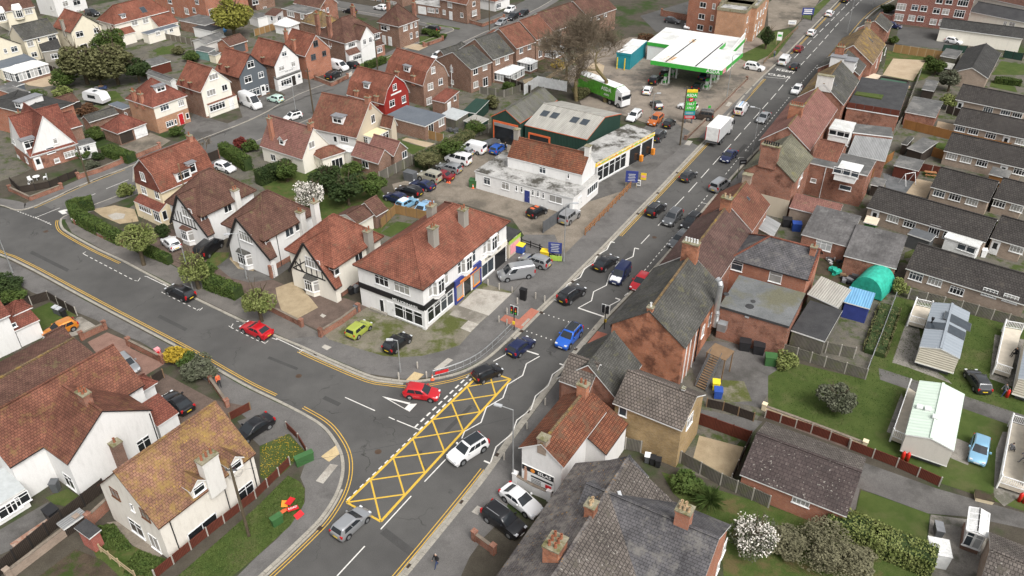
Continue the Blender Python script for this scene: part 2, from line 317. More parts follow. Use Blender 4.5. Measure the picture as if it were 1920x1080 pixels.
tiles('tile_lichen_red',(.15,.065,.045),(.21,.088,.058),moss=(.19,.125,.05),mossr=(.54,.7),stain=.4);tiles('tile_purple',(.095,.058,.05),(.13,.078,.066),moss=(.10,.085,.06));tiles('slate_plain',(.105,.10,.098),(.125,.12,.118),.8,.6,moss=(.16,.155,.15),stain=.35,gap=.008);ribbed('sheet_cara',(.28,.31,.34),(.25,.28,.31),.6,0,.08)
ground('green_deck',(.05,.10,.07),(.07,.12,.09),.5,8,.1);plain('cream_roof2',(.60,.50,.38),.6);Q22=None
# ---------------------------------------------------------------- ground, roads, blocks of land, kerbs
m=MB();m.flat([(-900,-300),(900,-300),(900,1600),(-900,1600)],-.06);struct(m.build('ground','earth'))
def road(name,pts,z=0.0):return sheet(name,pts,z,'asphalt',zs=0)
KB=[(-90,512),(-20,474),(60,436),(112,413)]
# land blocks: outlines follow the kerb faces
K_SIDE=[(113,412),(112,420),(117,431),(135,443),(160,457),(187,471),(230,491),(277,516),(317,537),(367,562),(450,602),(512,630),(567,653),(615,675),(692,707),(730,714),(757,717),(785,717),(812,713),(850,705),(880,694),(910,677),(935,657),(960,634)]
K_MAIN=[(960,634),(1012,582),(1057,539),(1080,515),(1120,476),(1155,440),(1195,398),(1234,358),(1270,320),(1310,278),(1350,236),(1390,188),(1428,147),(1477,100),(1575,0),(1660,-85),(1760,-175)]
K_STB=[(113,412),(122,405),(140,398),(172,386),(217,369),(300,337),(372,309),(440,281),(548,237),(650,192),(740,150),(790,120),(838,94),(910,60),(960,38),(1010,15),(1060,-15),(1130,-55),(1260,-130)]
sheet('road',[(-400,200),(-400,760),(300,1400),(1000,1400),(1900,-60),(2400,-420),(1500,-440),(900,-430),(300,-180)],0.0,'asphalt',zs=0)
sheet('cross_street',K_STB[1:]+[(1300,-160),(1200,-170)]+[(1050,-40),(985,-2),(950,16),(920,30),(890,38),(850,36),(800,28),(720,13),(640,0),(560,-24),(540,-8),(620,10),(700,24),(790,40),(850,58),(820,68),(770,88),(720,112),(655,142),(560,178),(480,221),(372,264),(300,291),(232,317),(160,345),(100,372),(80,384)],.003,'street_tar',zs=0)
def block(name,pts,mat='earth',z=.1):
    m=MB();m.prism([(p.x,p.y)for p in W(pts,0)],-.05,z);return struct(m.build(name,mat))
block('central_block',K_SIDE+K_MAIN[1:]+[(1600,-210)]+K_STB[::-1][:-1])
K_SW=[(-120,415),(-60,446),(0,477),(20,484),(70,509),(127,540),(207,583),(312,638),(370,669),(425,701),(470,726),(512,746),(560,770),(587,785),(605,797),(620,812),(637,838),(645,862),(645,890),(638,917),(626,942),(605,973),(580,999),(535,1042),(480,1092),(400,1165)]
block('south_west_block',K_SW+[(300,1500),(-700,1500),(-700,500)])
K_E=[(640,1215),(757,1079),(867,945),(915,884),(965,813),(1020,739),(1057,691),(1080,660),(1115,619),(1140,590),(1180,549),(1245,481),(1330,378),(1400,300),(1480,214),(1560,112),(1600,62),(1622,36),(1645,16),(1672,2),(1720,-26),(1800,-80),(1900,-150)]
block('east_block',K_E+[(2700,-300),(3400,300),(3400,1500),(700,1500)])
# north-west block between the side road and the cross street
K_NW=[(-250,440),(-160,425),(-60,402),(-8,385),(30,395),(62,389),(100,372),(160,345),(232,317),(300,291),(372,264),(480,221),(560,178),(655,142),(720,112),(770,88),(820,68),(850,58),(845,52),(820,50),(790,42),(700,26),(620,12),(540,-6)]
block('north_west_block',K_NW+[(300,-60),(0,-40),(-300,60),(-500,200)])
K_N=[(560,-22),(640,2),(720,15),(800,30),(850,38),(890,40),(920,32),(950,18),(985,0),(1050,-35)]
block('north_block',K_N+[(1100,-120),(700,-140)])
def kerb(name,K,w=.28,side=-1,step=.9):
    P=smoothline([at(p[0],p[1],0)for p in K],3);m=MB()
    # resample to kerbstones with open joints
    L=[0]
    for a,b in zip(P,P[1:]):L.append(L[-1]+(b-a).length)
    def pt(s):
        for i in range(len(P)-1):
            if s <= L[i+1]:return P[i].lerp(P[i+1],(s-L[i])/max(1e-6,L[i+1]-L[i]))
        return P[-1]
    s=0
    while s <L[-1]-.3:
        a,b=pt(s),pt(min(s+step-.03,L[-1]));t=(b-a)
        if t.length >.05:
            t.normalize();nrm=V((-t.y,t.x,0))*side;q=[a-nrm*.03,b-nrm*.03,b+nrm*w,a+nrm*w]
            m.prism([(x.x,x.y)for x in q],-.02,.115+random.uniform(-.004,.004))
        s += step
    return struct(m.build(name,'kerb'))
kerb('kerb',K_SIDE,.3,1);kerb('kerb',K_MAIN,.32,1);kerb('kerb',K_STB,.2,-1)
kerb('kerb',K_SW,.3,-1);kerb('kerb',K_E,.34,-1);kerb('kerb',K_NW,.2,1)
def pavement(name,K,w,side,mat,z=.104):
    P=smoothline([at(p[0],p[1],0)for p in K],2);m=MB();ribbon(m,P,.2*side,w*side,z);return struct(m.build(name,mat))
pavement('pavement',K_STB,2.0,-1,'pavement_tar');pavement('pavement',K_NW,2.2,1,'pavement_tar')
# ---------------------------------------------------------------- road paint
def stripe(pts,w=.12,name='road_line',mat='line_white',z=.008,smooth=False,o=0):
    P=[at(p[0],p[1],0)for p in pts]
    if smooth:P=smoothline(P,4)
    m=MB();ribbon(m,P,o-w/2,o+w/2,z);return struct(m.build(name,mat))
def dashes(a,b,n,frac=.66,w=.12,name='road_dash',mat='line_white'):
    A,B=at(*a,0),at(*b,0)
    for i in range(n):
        p,q=A.lerp(B,i/n),A.lerp(B,(i+frac)/n);m=MB();ribbon(m,[p,q],-w/2,w/2,.008);struct(m.build(name,mat))
# box junction
BL=[(908,694),(876,725),(846,753),(810,787),(774,822),(737.5,858.5),(695,900),(650,942)]
BR=[(957.5,711),(929,740),(900,772),(868,807),(833,846),(796,885),(758,927),(714,978)]
def yel(pts,w=.2):return stripe(pts,w,'box_junction_line','line_box',.012)
yel([BL[0],BL[7]],.26);yel([BR[0],BR[7]],.26);yel([BL[0],BR[0]],.22);yel([BL[7],BR[7]],.22)
for i in range(7):
    stripe([BL[i+1],BR[i]],.17,'box_junction_line','line_box',.0075)
for i in range(6):stripe([BL[i+1],BR[i+2]],.17,'box_junction_line','line_box',.0045)
stripe([(917,698),BR[1]],.17,'box_junction_line','line_box',.0045)
# give way lines, triangle and the centre of the side road
dashes((785.5,807),(890,704),10,.62,.2);dashes((777,802),(884,699),10,.62,.2);dashes((781,811),(645,943),12,.56,.13)
stripe([(647,745),(703,770)]);stripe([(729,782),(740,787)]);stripe([(744,788.5),(787,806)])
m=MB();m.flat(W([(716,743),(722,744.2),(770,755.5),(766,758),(729,748.5),(759,766),(767.5,772)],0),.008);struct(m.build('give_way_triangle','line_white'))
m=MB();m.flat(W([(766.5,757.5),(782,757),(768,772),(758.5,766)],0),.0125);struct(m.build('give_way_triangle','line_white'))
# centre line of the main road
for a,b in (((836,861),(796,903)),((771,930),(713.7,992.5)),((684,1024),(632,1080)),((600,1113),(545,1172)),((1218,440),(1202,457)),((1240,416),(1234,423))):
    stripe([a,b])
def dashline(pts,mod,ln,w=.12,start=0):
    P=[at(p[0],p[1],0)for p in pts];L=[0]
    for a,b in zip(P,P[1:]):L.append(L[-1]+(b-a).length)
    def pt(s):
        for i in range(len(P)-1):
            if s <= L[i+1]:return P[i].lerp(P[i+1],(s-L[i])/(L[i+1]-L[i]))
        return P[-1]
    s=start
    while s+ln <L[-1]:
        m=MB();ribbon(m,[pt(s),pt(s+ln)],-w/2,w/2,.008);struct(m.build('road_dash','line_white'));s += mod
dashline([(1264,388),(1291,360),(1370,271),(1451,180),(1485,139),(1511,112),(1542,78),(1575,40),(1612,3),(1680,-65)],6,4.1)
dashline([(1489,109),(1517,80),(1540,57),(1567,30),(1592,4),(1650,-55)],6,4.0)
# zigzags, stop lines and ticks of the crossing
for z in ([(1012,668),(987,682),(980,704),(952,721),(943,746),(912,764),(902,792),(871,809),(866,822)],
          [(1057,687),(1036,702),(1028,723),(1004,742.5),(996,767),(969,788),(960,813),(930,838),(920,867)],
          [(958,643),(947.5,665),(925,677.5)],[(1145,454),(1138,468),(1121,478),(1114,492),(1096,504),(1088,520),(1064,533),(1056,548)],
          [(1190,465),(1187,481),(1165,491),(1143,516),(1137,535),(1113,547),(1109,564),(1084,577.5)],[(1162,563),(1141,574)],[(1136,596),(1157,584)]):
    stripe(z,.13,'zigzag_line')
for a,b in (((1049,682),(1058,685)),((907.5,864),(919,869)),((1145,453),(1152.5,455)),((1190,465),(1198,467)),((1154,559),(1163,562))):stripe([a,b],.2,'zigzag_line',z=.0125)
stripe([(1084,577.5),(1133,594)],.22,'stop_line',z=.0125);stripe([(985,657),(1010,665)],.22,'stop_line');stripe([(1038,561),(1048,565)],.22,'stop_line')
for a,b in (((1020,588),(1112,619)),((988,621),(1078,653))):
    for i in range(11):
        p=at(a[0]+(b[0]-a[0])*i/10,a[1]+(b[1]-a[1])*i/10,0);m=MB();m.lathe([(.09,0),(.08,.018),(0,.02)],8,0,p);struct(m.build('road_stud','line_white'))
# parking bays
for z in ([(1178,549),(1171,554),(1179,557)],[(1404,283),(1397,283)],[(1395,295),(1386,295)],[(1316,380),(1335,385)],[(161,452+20),(155.5,475),(160,478)],[(252,526),(259,527),(263,521)],[(306,532),(311.5,535)],
          [(271,518),(278,519)],[(277,519.5),(336,548)],[(303,547.5),(307,550)],[(388,571),(448,600)],[(448,603),(443,602)],[(369,582),(374,579)],[(374,582),(380,577)],[(429,611),(433,614),(437,607)],
          [(490,640),(497,644),(503,639)],[(510,634),(520,637)],[(518,634),(568,658)],[(560,662),(569,656)]):stripe(z,.1,'bay_line')
dashes((1180,541),(1264,441),16,.5,.1,'bay_dash');dashes((1327,366),(1290,410),7,.5,.1,'bay_dash');dashes((1397,283),(1482,180),20,.5,.1,'bay_dash');dashes((1386,295),(1358,330),6,.5,.1,'bay_dash')
dashes((1533,122),(1500,158),9,.5,.1,'bay_dash');dashes((160,478),(252,526),10,.55,.1,'bay_dash');dashes((305,549),(372,582),7,.5,.1,'bay_dash');dashes((433,614),(490,642),6,.5,.1,'bay_dash')
# cross street paint
stripe([(179,440-28),(132,382)],.1)if False else None
stripe([(131,382),(179,363)],.1);stripe([(199,354),(241,337)],.1);stripe([(69,407),(112,390)],.1);dashes((28,394),(96,419.5),14,.55,.12);dashes((66,407),(98,422.5),7,.55,.12)
m=MB();m.flat(W([(109,396),(120,393),(135,391),(133,394),(122,396.5),(127,400),(117,402)],0),.008);struct(m.build('give_way_triangle','line_white'))
# yellow lines
def yellow(K,d,w=.09,name='yellow_line'):
    P=smoothline([at(p[0],p[1],0)for p in K],3);m=MB();ribbon(m,P,d-w/2,d+w/2,.008);return struct(m.build(name,'line_yellow'))
for d in (-.55,-.85):yellow(K_SIDE[12:21],d)
for d in (-.3,-.55):yellow(K_SIDE[0:7],d)
for d in (-.62,-.92):yellow(K_MAIN[5:13],d);yellow(K_MAIN[13:16],d)
for d in (.5,.8):yellow(K_SW[12:],d);yellow(K_E[0:4],d)
yellow(K_SW[0:12],.42,.1);yellow(K_SW[0:12],.66,.08);yellow(K_NW[5:9],-.4,.1);yellow(K_E[15:22],.6,.1);yellow([(133,404),(152,397),(172,388),(217,371)],.4)
# pale drainage channel along the main road
for K,d0,d1 in ((K_MAIN[0:13],-.06,-.46),(K_E[0:10],.06,.42),(K_SW[19:],.06,.3),(K_SIDE[12:17],-.06,-.4)):
    P=smoothline([at(p[0],p[1],0)for p in K],3);m=MB();ribbon(m,P,d0,d1,.005);struct(m.build('drain_channel','kerb'))
# gully grates
gr=MB();gr.box(-.24,-.24,0,.24,.24,.012,0)
for i in range(5):gr.box(-.2+i*.09,-.19,.012,-.155+i*.09,.19,.02,1)
gme=None
def grate(px,py):
    global gme
    if gme is None:gme=gr.mesh('gully_grate',['grate_dark','grate_iron'])
    p=at(px,py,0);struct(put('gully_grate',gme,None,(p.x,p.y,.006),R(-30)))
# paved ways
def area(name,pts,mat,z=.108):return sheet(name,pts,z,mat,zs=.1)
area('pavement',[(122,414),(135,437),(187,465),(277,510),(367,556),(450,596),(540,636),(607,628),(567,607),(500,579),(450,556),(400,537),(365,521),(322,497),(235,458),(190,440),(145,418),(130,405)],'paving')
TARI=[(607,628),(618,637),(680,656),(697,661),(718,667),(752,670),(793,667),(833,657),(862,647),(883,623),(898,607),(915,592),(959,551),(985,523),(1012,500),(1057,478),(1080,455),(1092,443),(1180,354),(1267,285),(1285,262)]
area('pavement',[(540,636),(567,648),(615,669),(692,701),(757,711),(812,707),(850,699),(880,688),(910,671),(955,634),(1012,575),(1057,533),(1120,470),(1195,393),(1270,315),(1310,274)]+TARI[::-1],'pavement_tar',.107)
area('forecourt',TARI[:13]+[(985,520),(960,460),(800,540),(690,570),(655,588)],'mossy_concrete',.106)
area('forecourt_slab',[(893,541),(960,550),(916,592),(860,573)],'concrete_pale',.112)
area('forecourt_slab',[(878,601),(898,607.5),(882,623),(863,615)],'concrete_pale',.112)
area('forecourt_slab',[(862,573),(914,592),(898,607),(842,590)],'concrete',.110)
area('pavement',[(960,548),(985,523),(1012,500),(1057,478),(1040,440),(985,440),(935,480),(905,530)],'pavement_tar',.1095)
area('garage_yard',[(735,345),(800,330),(880,285),(940,262),(1010,300),(1200,320),(1180,354),(1092,443),(1080,455),(1057,478),(1040,462),(985,445),(960,410),(860,380),(790,415),(755,400)],'yard',.105)
area('garage_forecourt',[(1180,354),(1267,285),(1300,250),(1262,228),(1215,232),(1120,330),(1085,385)],'asphalt_old',.111)
area('filling_station_forecourt',[(1060,140),(1110,95),(1180,70),(1420,70),(1470,100),(1425,147),(1380,190),(1345,225),(1310,258),(1275,262),(1215,232),(1165,215),(1100,215)],'fs_paving',.109)
area('filling_station_forecourt',[(1345,225),(1380,190),(1425,147),(1437,138),(1400,186),(1362,229),(1330,262),(1310,258)],'pavement_tar',.113)
area('pavement',[(1428,150),(1436,110),(1475,70),(1520,20),(1590,-50),(1660,-90),(1575,-4),(1477,96)],'paving',.107)
SWI=[(-120,440),(-20,500),(60,548),(98,562),(130,580),(180,600),(200,612),(240,632),(262,640),(308,668),(340,685),(405,725),(425,750),(445,770),(470,790),(520,800),(545,815),(578,855),(570,875),(563,895),(572,915),(572,940),(560,965),(520,1010),(480,1045),(440,1085),(400,1120)]
area('pavement',[(p[0]-4,p[1]+4)for p in K_SW[:12]]+[(p[0]-6,p[1]+1)for p in K_SW[12:]]+SWI[::-1],'pavement_tar',.107)
EI=[(860,1090),(880,1045),(905,1010),(940,975),(960,925),(990,860),(1010,812),(1060,760),(1110,700),(1140,640),(1180,600),(1230,540),(1300,460),(1420,330),(1500,235),(1600,110),(1690,10)]
area('pavement',[(763,1081),(872,947),(919,886),(970,815),(1025,741),(1062,693),(1085,663),(1120,622),(1145,593),(1185,552),(1250,484),(1335,381),(1405,303),(1485,217),(1565,115),(1605,65),(1650,18)]+EI[::-1],'pavement_tar',.107)
area('tactile_paving',[(996,577.5),(1011,583.7),(977,617.5),(937,600),(947,590),(973,599)],'tactile_red',.114)
area('tactile_paving',[(1120,621),(1139,626),(1107,660),(1092,655)],'tactile_red',.114)
area('tactile_paving',[(777,697),(795,702),(783,713),(758,716)],'tactile_buff',.114)
area('tactile_paving',[(630,835),(637,851),(617,866),(602,856)],'tactile_buff',.114)
for q in ([(840,671),(850,675),(825,694),(813,692)],[(619,870),(634,872),(606,907),(592,902)],[(609,646),(622,651),(613,657),(603,651)],[(895,948),(906,953),(896,966),(884,960)],[(1366,191),(1373,193),(1367,200),(1360,198)],
          [(1379,164),(1386,166),(1380,172),(1373,170)],[(1290,263),(1299,265),(1293,273),(1283,271)],[(604,588),(612,592),(606,596),(600,592)]):
    area('inspection_cover',q,'concrete_pale',.115)
for q in ((593,664),(1270,324),(1233,362),(1196,401),(1121,478),(1074,528),(1015,586),(978,621),(1115,619),(1080,655),(994,773),(933,853),(867,942),(600,991),(208,584),(768,1062),(1387,195)):grate(*q)
# tar repairs and covers on the carriageway
for q in ([(505,668),(560,690),(556,694),(501,672)],[(610,742),(640,756),(634,762),(604,748)],[(300,590),(352,616),(347,621),(295,595)],[(712,1000),(724,990),(790,1040),(780,1052)],[(1075,600),(1090,606),(1040,662),(1026,656)],[(1180,470),(1190,473),(1160,505),(1150,502)],[(1395,270),(1402,272),(1380,296),(1372,294)],[(60,470),(130,505),(126,510),(56,475)],[(880,760),(886,764),(838,812),(832,808)]):sheet('tar_repair',q,.0035,'patch',zs=0)
for q in ((709,847),(1227,445),(86,434),(1248,500),(560,705),(905,930)):p=at(*q,0);m=MB();m.lathe([(.36,0),(.36,.006),(0,.007)],14,0,p);struct(m.build('manhole_cover','grate_iron'))
# ---------------------------------------------------------------- gardens, drives and yards
def z6(ox,oy):return lambda x,y:(ox+x/6,oy+y/6)
def zk(ox,oy):return lambda x,y:(ox+x/4.55,oy+y/4.55)
def z4(c,r):return lambda x,y:(480*c+x/4,270*r+y/4)
AZ=[.1055]
def plot(name,f,pts,mat):
    AZ[0]+= .00035;area(name,[f(*p)for p in pts]if f else pts,mat,AZ[0])
ground('rubble',(.30,.13,.08),(.42,.36,.30),2.5,14,.9);ground('garden_mix',(.10,.095,.08),(.145,.13,.105),.5,8,.4,c=(.055,.075,.022),cs=.35,cr=(.5,.62));ground('pads',(.20,.185,.165),(.27,.25,.22),.6,8,.3,c=(.13,.125,.10),cs=.4)
for nm,q in (('back_gardens',[(-60,60),(120,20),(330,-20),(560,20),(700,60),(620,100),(480,140),(330,170),(210,230),(120,290),(30,330),(-60,360)]),
              ('back_gardens',[(230,400),(300,345),(400,310),(560,245),(700,200),(860,120),(1000,60),(1090,25),(1120,100),(1060,140),(1000,190),(920,240),(770,310),(700,340),(740,400),(820,385),(700,470),(620,470),(480,400),(360,360)]),
              ('rear_yards',[(1160,700),(1300,560),(1420,420),(1560,250),(1680,90),(1740,70),(1930,110),(1990,300),(1990,560),(1910,600),(1690,545),(1620,700),(1480,670),(1440,760),(1330,900),(1200,850)])):plot(nm,None,q,'garden_mix')
for f,pts,mat in (
 (z6(0,0),[(270,930),(560,830),(720,880),(700,940),(480,980),(320,960)],'sand'),(z6(0,0),[(640,740),(820,690),(900,760),(760,800)],'grass'),(z6(0,0),[(1740,560),(1960,500),(1980,600),(1800,620)],'grass'),(z6(0,150),[(1000,150),(1300,120),(1420,240),(1200,270),(1050,220)],'grass'),(z6(240,100),[(590,880),(740,680),(1120,790),(1170,850),(800,990)],'asphalt_old'),(z6(0,150),[(1330,740),(1690,590),(1920,680),(1800,760),(1560,830)],'yard'),
 (z6(240,100),[(1250,600),(1480,480),(1760,480),(1920,440),(1980,500),(1560,650),(1290,720)],'asphalt_old'),(z6(300,0),[(1330,1020),(1640,880),(1960,960),(1960,1000),(1500,1120)],'asphalt_old'),(z6(300,0),[(180,460),(330,420),(380,480),(250,500)],'grass'),(z6(300,0),[(-40,540),(200,540),(230,600),(-40,620)],'grass'),(z6(580,0),[(540,720),(940,610),(900,680),(620,770)],'grass'),(z6(580,0),[(1240,410),(1450,400),(1490,450),(1240,500)],'grass'),(z6(580,0),[(1050,530),(1180,490),(1340,520),(1230,570)],'sand'),(z6(580,0),[(380,860),(480,800),(480,850),(400,900)],'concrete_pale'),(z6(800,0),[(0,255),(380,318),(365,332),(0,275)],'grass'),
 (z6(800,0),[(740,1030),(900,970),(1050,1020),(900,1070)],'grass'),(z6(800,0),[(1080,900),(1190,870),(1210,920),(1100,945)],'gravel'),(z6(800,0),[(1220,650),(1500,690),(1300,830),(1110,780)],'soil'),(z6(800,0),[(1640,880),(1900,690),(2000,740),(1960,930)],'sand'),
 (z4(0,1),[(690,490),(860,460),(1010,490),(1040,580),(900,600),(770,545)],'gravel'),(z4(0,1),[(805,535),(870,515),(940,525),(930,560),(850,570)],'concrete_pale'),(None,[(228,456),(300,420),(345,440),(420,495),(500,520),(560,545),(650,560),(690,575),(612,626),(567,605),(500,577),(450,554),(400,535),(365,519),(322,495)],'block_brown'),(z6(400,380),[(190,610),(480,715),(450,770),(280,745),(165,690)],'gravel'),(z6(400,380),[(-60,560),(180,560),(160,660),(40,760),(-80,700)],'grass_rough'),(z6(400,380),[(720,1080),(700,960),(890,890),(960,930),(1100,1080),(1180,1180),(900,1330),(760,1200)],'gravel'),
 (z6(400,380),[(40,720),(170,620),(280,745),(480,775),(830,650),(900,700),(680,860),(420,900),(200,850)],'asphalt_old'),(None,[(480,335),(560,300),(690,325),(745,395),(700,455),(600,425),(520,385)],'grass_rough'),(z4(1,1),[(930,670),(1060,580),(1180,600),(1010,700)],'grass'),(z4(1,1),[(600,540),(700,450),(790,460),(680,530)],'grass'),(z6(700,230),[(300,210),(600,280),(480,380),(390,330)],'grass'),(z6(700,230),[(320,195),(370,170),(710,240),(590,278)],'sand'),
 (z6(0,560),[(230,190),(560,40),(870,190),(520,330),(440,410),(370,400)],'grass'),(z6(0,560),[(870,210),(915,205),(1090,312),(960,385),(650,470),(640,440)],'concrete'),(z6(0,560),[(985,490),(1205,380),(1420,470),(1470,560),(1850,735),(1570,905),(1430,790),(1250,790),(1115,650)],'block_red'),(z4(0,2),[(1080,720),(1230,640),(1600,840),(1870,890),(1700,1010),(1350,1010),(1130,880)],'block_brown'),(None,[(325,1088),(480,952),(540,892),(562,903),(572,917),(570,945),(545,985),(482,1043),(430,1085)],'grass'),(None,[(487,837),(540,812),(574,848),(505,910),(487,892)],'grass'),(None,[(445,790),(500,772),(530,795),(545,812),(487,836),(470,820)],'asphalt_old'),
 (z6(0,900),[(1100,520),(1280,480),(1480,740),(1900,900),(1780,1090),(1200,1090),(1050,800)],'grass_rough'),(z6(0,900),[(430,1090),(850,780),(1150,900),(1350,1090)],'soil'),(z6(0,900),[(-20,570),(540,250),(640,470),(100,800),(-20,850)],'asphalt_old'),(z6(0,900),[(510,200),(760,100),(900,190),(740,300),(600,270)],'grass'),(z6(0,900),[(110,720),(550,420),(640,500),(210,815)],'rubble'),(z6(0,900),[(1200,480),(1350,460),(1860,830),(1760,880),(1500,740)],'yard'),
 (None,[(1290,640),(1345,640),(1440,655),(1467,690),(1425,765),(1330,745),(1300,700)],'asphalt_old'),(z4(2,2),[(1570,690),(1740,700),(1800,850),(1590,860)],'mossy_concrete'),(zk(1300,740),[(50,350),(430,450),(315,745),(-20,610)],'gravel'),(zk(1300,740),[(40,120),(590,230),(480,350),(20,210)],'asphalt_old'),(None,[(1440,705),(1482,678),(1622,712),(1678,556),(1760,575),(1915,615),(2060,650),(2060,1000),(1930,962),(1850,935),(1760,905),(1600,835),(1440,772)],'grass'),(None,[(1440,772),(1434,783),(1590,842),(1620,830),(1600,822)],'block_brown'),(None,[(1647,690),(1650,712),(1920,806),(2050,845),(2050,815),(1920,779)],'asphalt_old'),
 (None,[(1616,866),(1762,918),(1930,965),(1960,1000),(1820,970),(1740,963),(1612,916),(1598,985),(1582,980),(1605,900)],'asphalt_old'),(None,[(1614,919),(1743,964),(1733,1042),(1600,982)],'grass'),(None,[(1240,885),(1440,948),(1560,988),(1730,1052),(1720,1120),(1360,1120),(1350,1000),(1262,925)],'grass_rough'),(None,[(1745,965),(1820,975),(1850,1010),(1830,1100),(1730,1090)],'pads'),(z4(3,2),[(990,390),(1060,190),(1110,150),(1170,560),(1350,690),(1380,720),(1060,600),(930,560)],'pads'),(z4(3,2),[(1000,790),(890,1080),(1500,1330),(1540,1180),(1100,1000)],'pads'),(z4(3,2),[(1700,350),(1660,680),(1880,760),(1990,400)],'pads'),(z4(3,3),[(1710,130),(1690,480),(1770,560),(1990,420),(1990,0),(1760,0)],'pads'),
 (zk(1600,0),[(290,430),(745,490),(730,600),(600,680),(500,700),(250,640)],'grass_rough'),(zk(1600,0),[(340,500),(620,515),(510,690),(250,640)],'sand'),(zk(1600,0),[(390,225),(960,275),(1020,250),(1060,90),(1180,80),(1180,190),(1020,300),(770,420),(350,375)],'asphalt'),(zk(1600,320),[(250,20),(540,70),(450,195),(280,150)],'gravel_grey'),(zk(1600,320),[(540,70),(690,100),(620,235),(450,192)],'sand'),(zk(1600,0),[(1260,520),(1500,560),(1500,640),(1180,640)],'grass'),(zk(1600,0),[(1180,690),(1380,740),(1400,790),(1160,740)],'grass'),(zk(1440,440),[(440,200),(1080,290),(960,540),(680,460),(400,340)],'soil'),(zk(1600,150),[(650,520),(790,545),(770,600),(640,580)],'grass'),(zk(1600,320),[(440,700),(540,660),(520,740),(430,750)],'grass'),(zk(1600,150),[(720,350),(860,380),(850,450),(700,430)],'sand'),
 (z4(3,0),[(0,250),(150,220),(190,250),(60,420),(0,440)],'grass'),(z4(2,0),[(1680,430),(1880,330),(1960,300),(1960,400),(1800,480)],'grass'),(None,[(1440,5),(1500,-30),(1560,-40),(1530,10),(1490,50),(1440,60)],'yard'),(z4(3,0),[(250,130),(440,-20),(480,-10),(320,150)],'grass'),(None,[(1200,30),(1300,0),(1350,10),(1300,60),(1230,60)],'asphalt')):
    plot('plot',f,pts,mat)
# ---------------------------------------------------------------- house builder
MESHC={}
def cached(key,fn):
    if key not in MESHC:MESHC[key]=fn()
    return MESHC[key]
def win_mesh(w,h,nc,nr,fm,bar=.085):
    def f():
        m=MB();d=.05;x0=-w/2
        for a in (x0,w/2-bar):m.box(a,-d,0,a+bar,.01,h)
        m.box(x0,-d+.002,0,-x0,.01,bar);m.box(x0,-d+.002,h-bar,-x0,.01,h)
        for i in range(1,nc):c=x0+w*i/nc;m.box(c-bar*.4,-d+.004,bar,c+bar*.4,.01,h-bar)
        for i in range(1,nr):
            z=h*(1-.3)if nr == 2 else h*i/nr
            m.box(x0+bar,-d+.006,z-bar*.35,-x0-bar,.01,z+bar*.35)
        m.box(x0-.06,-d-.06,-.07,-x0+.06,.01,-.002)
        return m.mesh('window',fm)
    return cached(('w',round(w,2),round(h,2),nc,nr,fm),f)
def pane_mesh(w,h,gm,bar=.085):
    def f():
        m=MB();m.box(-w/2+bar,-.018,bar,w/2-bar,.005,h-bar);return m.mesh('pane',gm)
    return cached(('p',round(w,2),round(h,2),gm),f)
rw=random.Random(11)
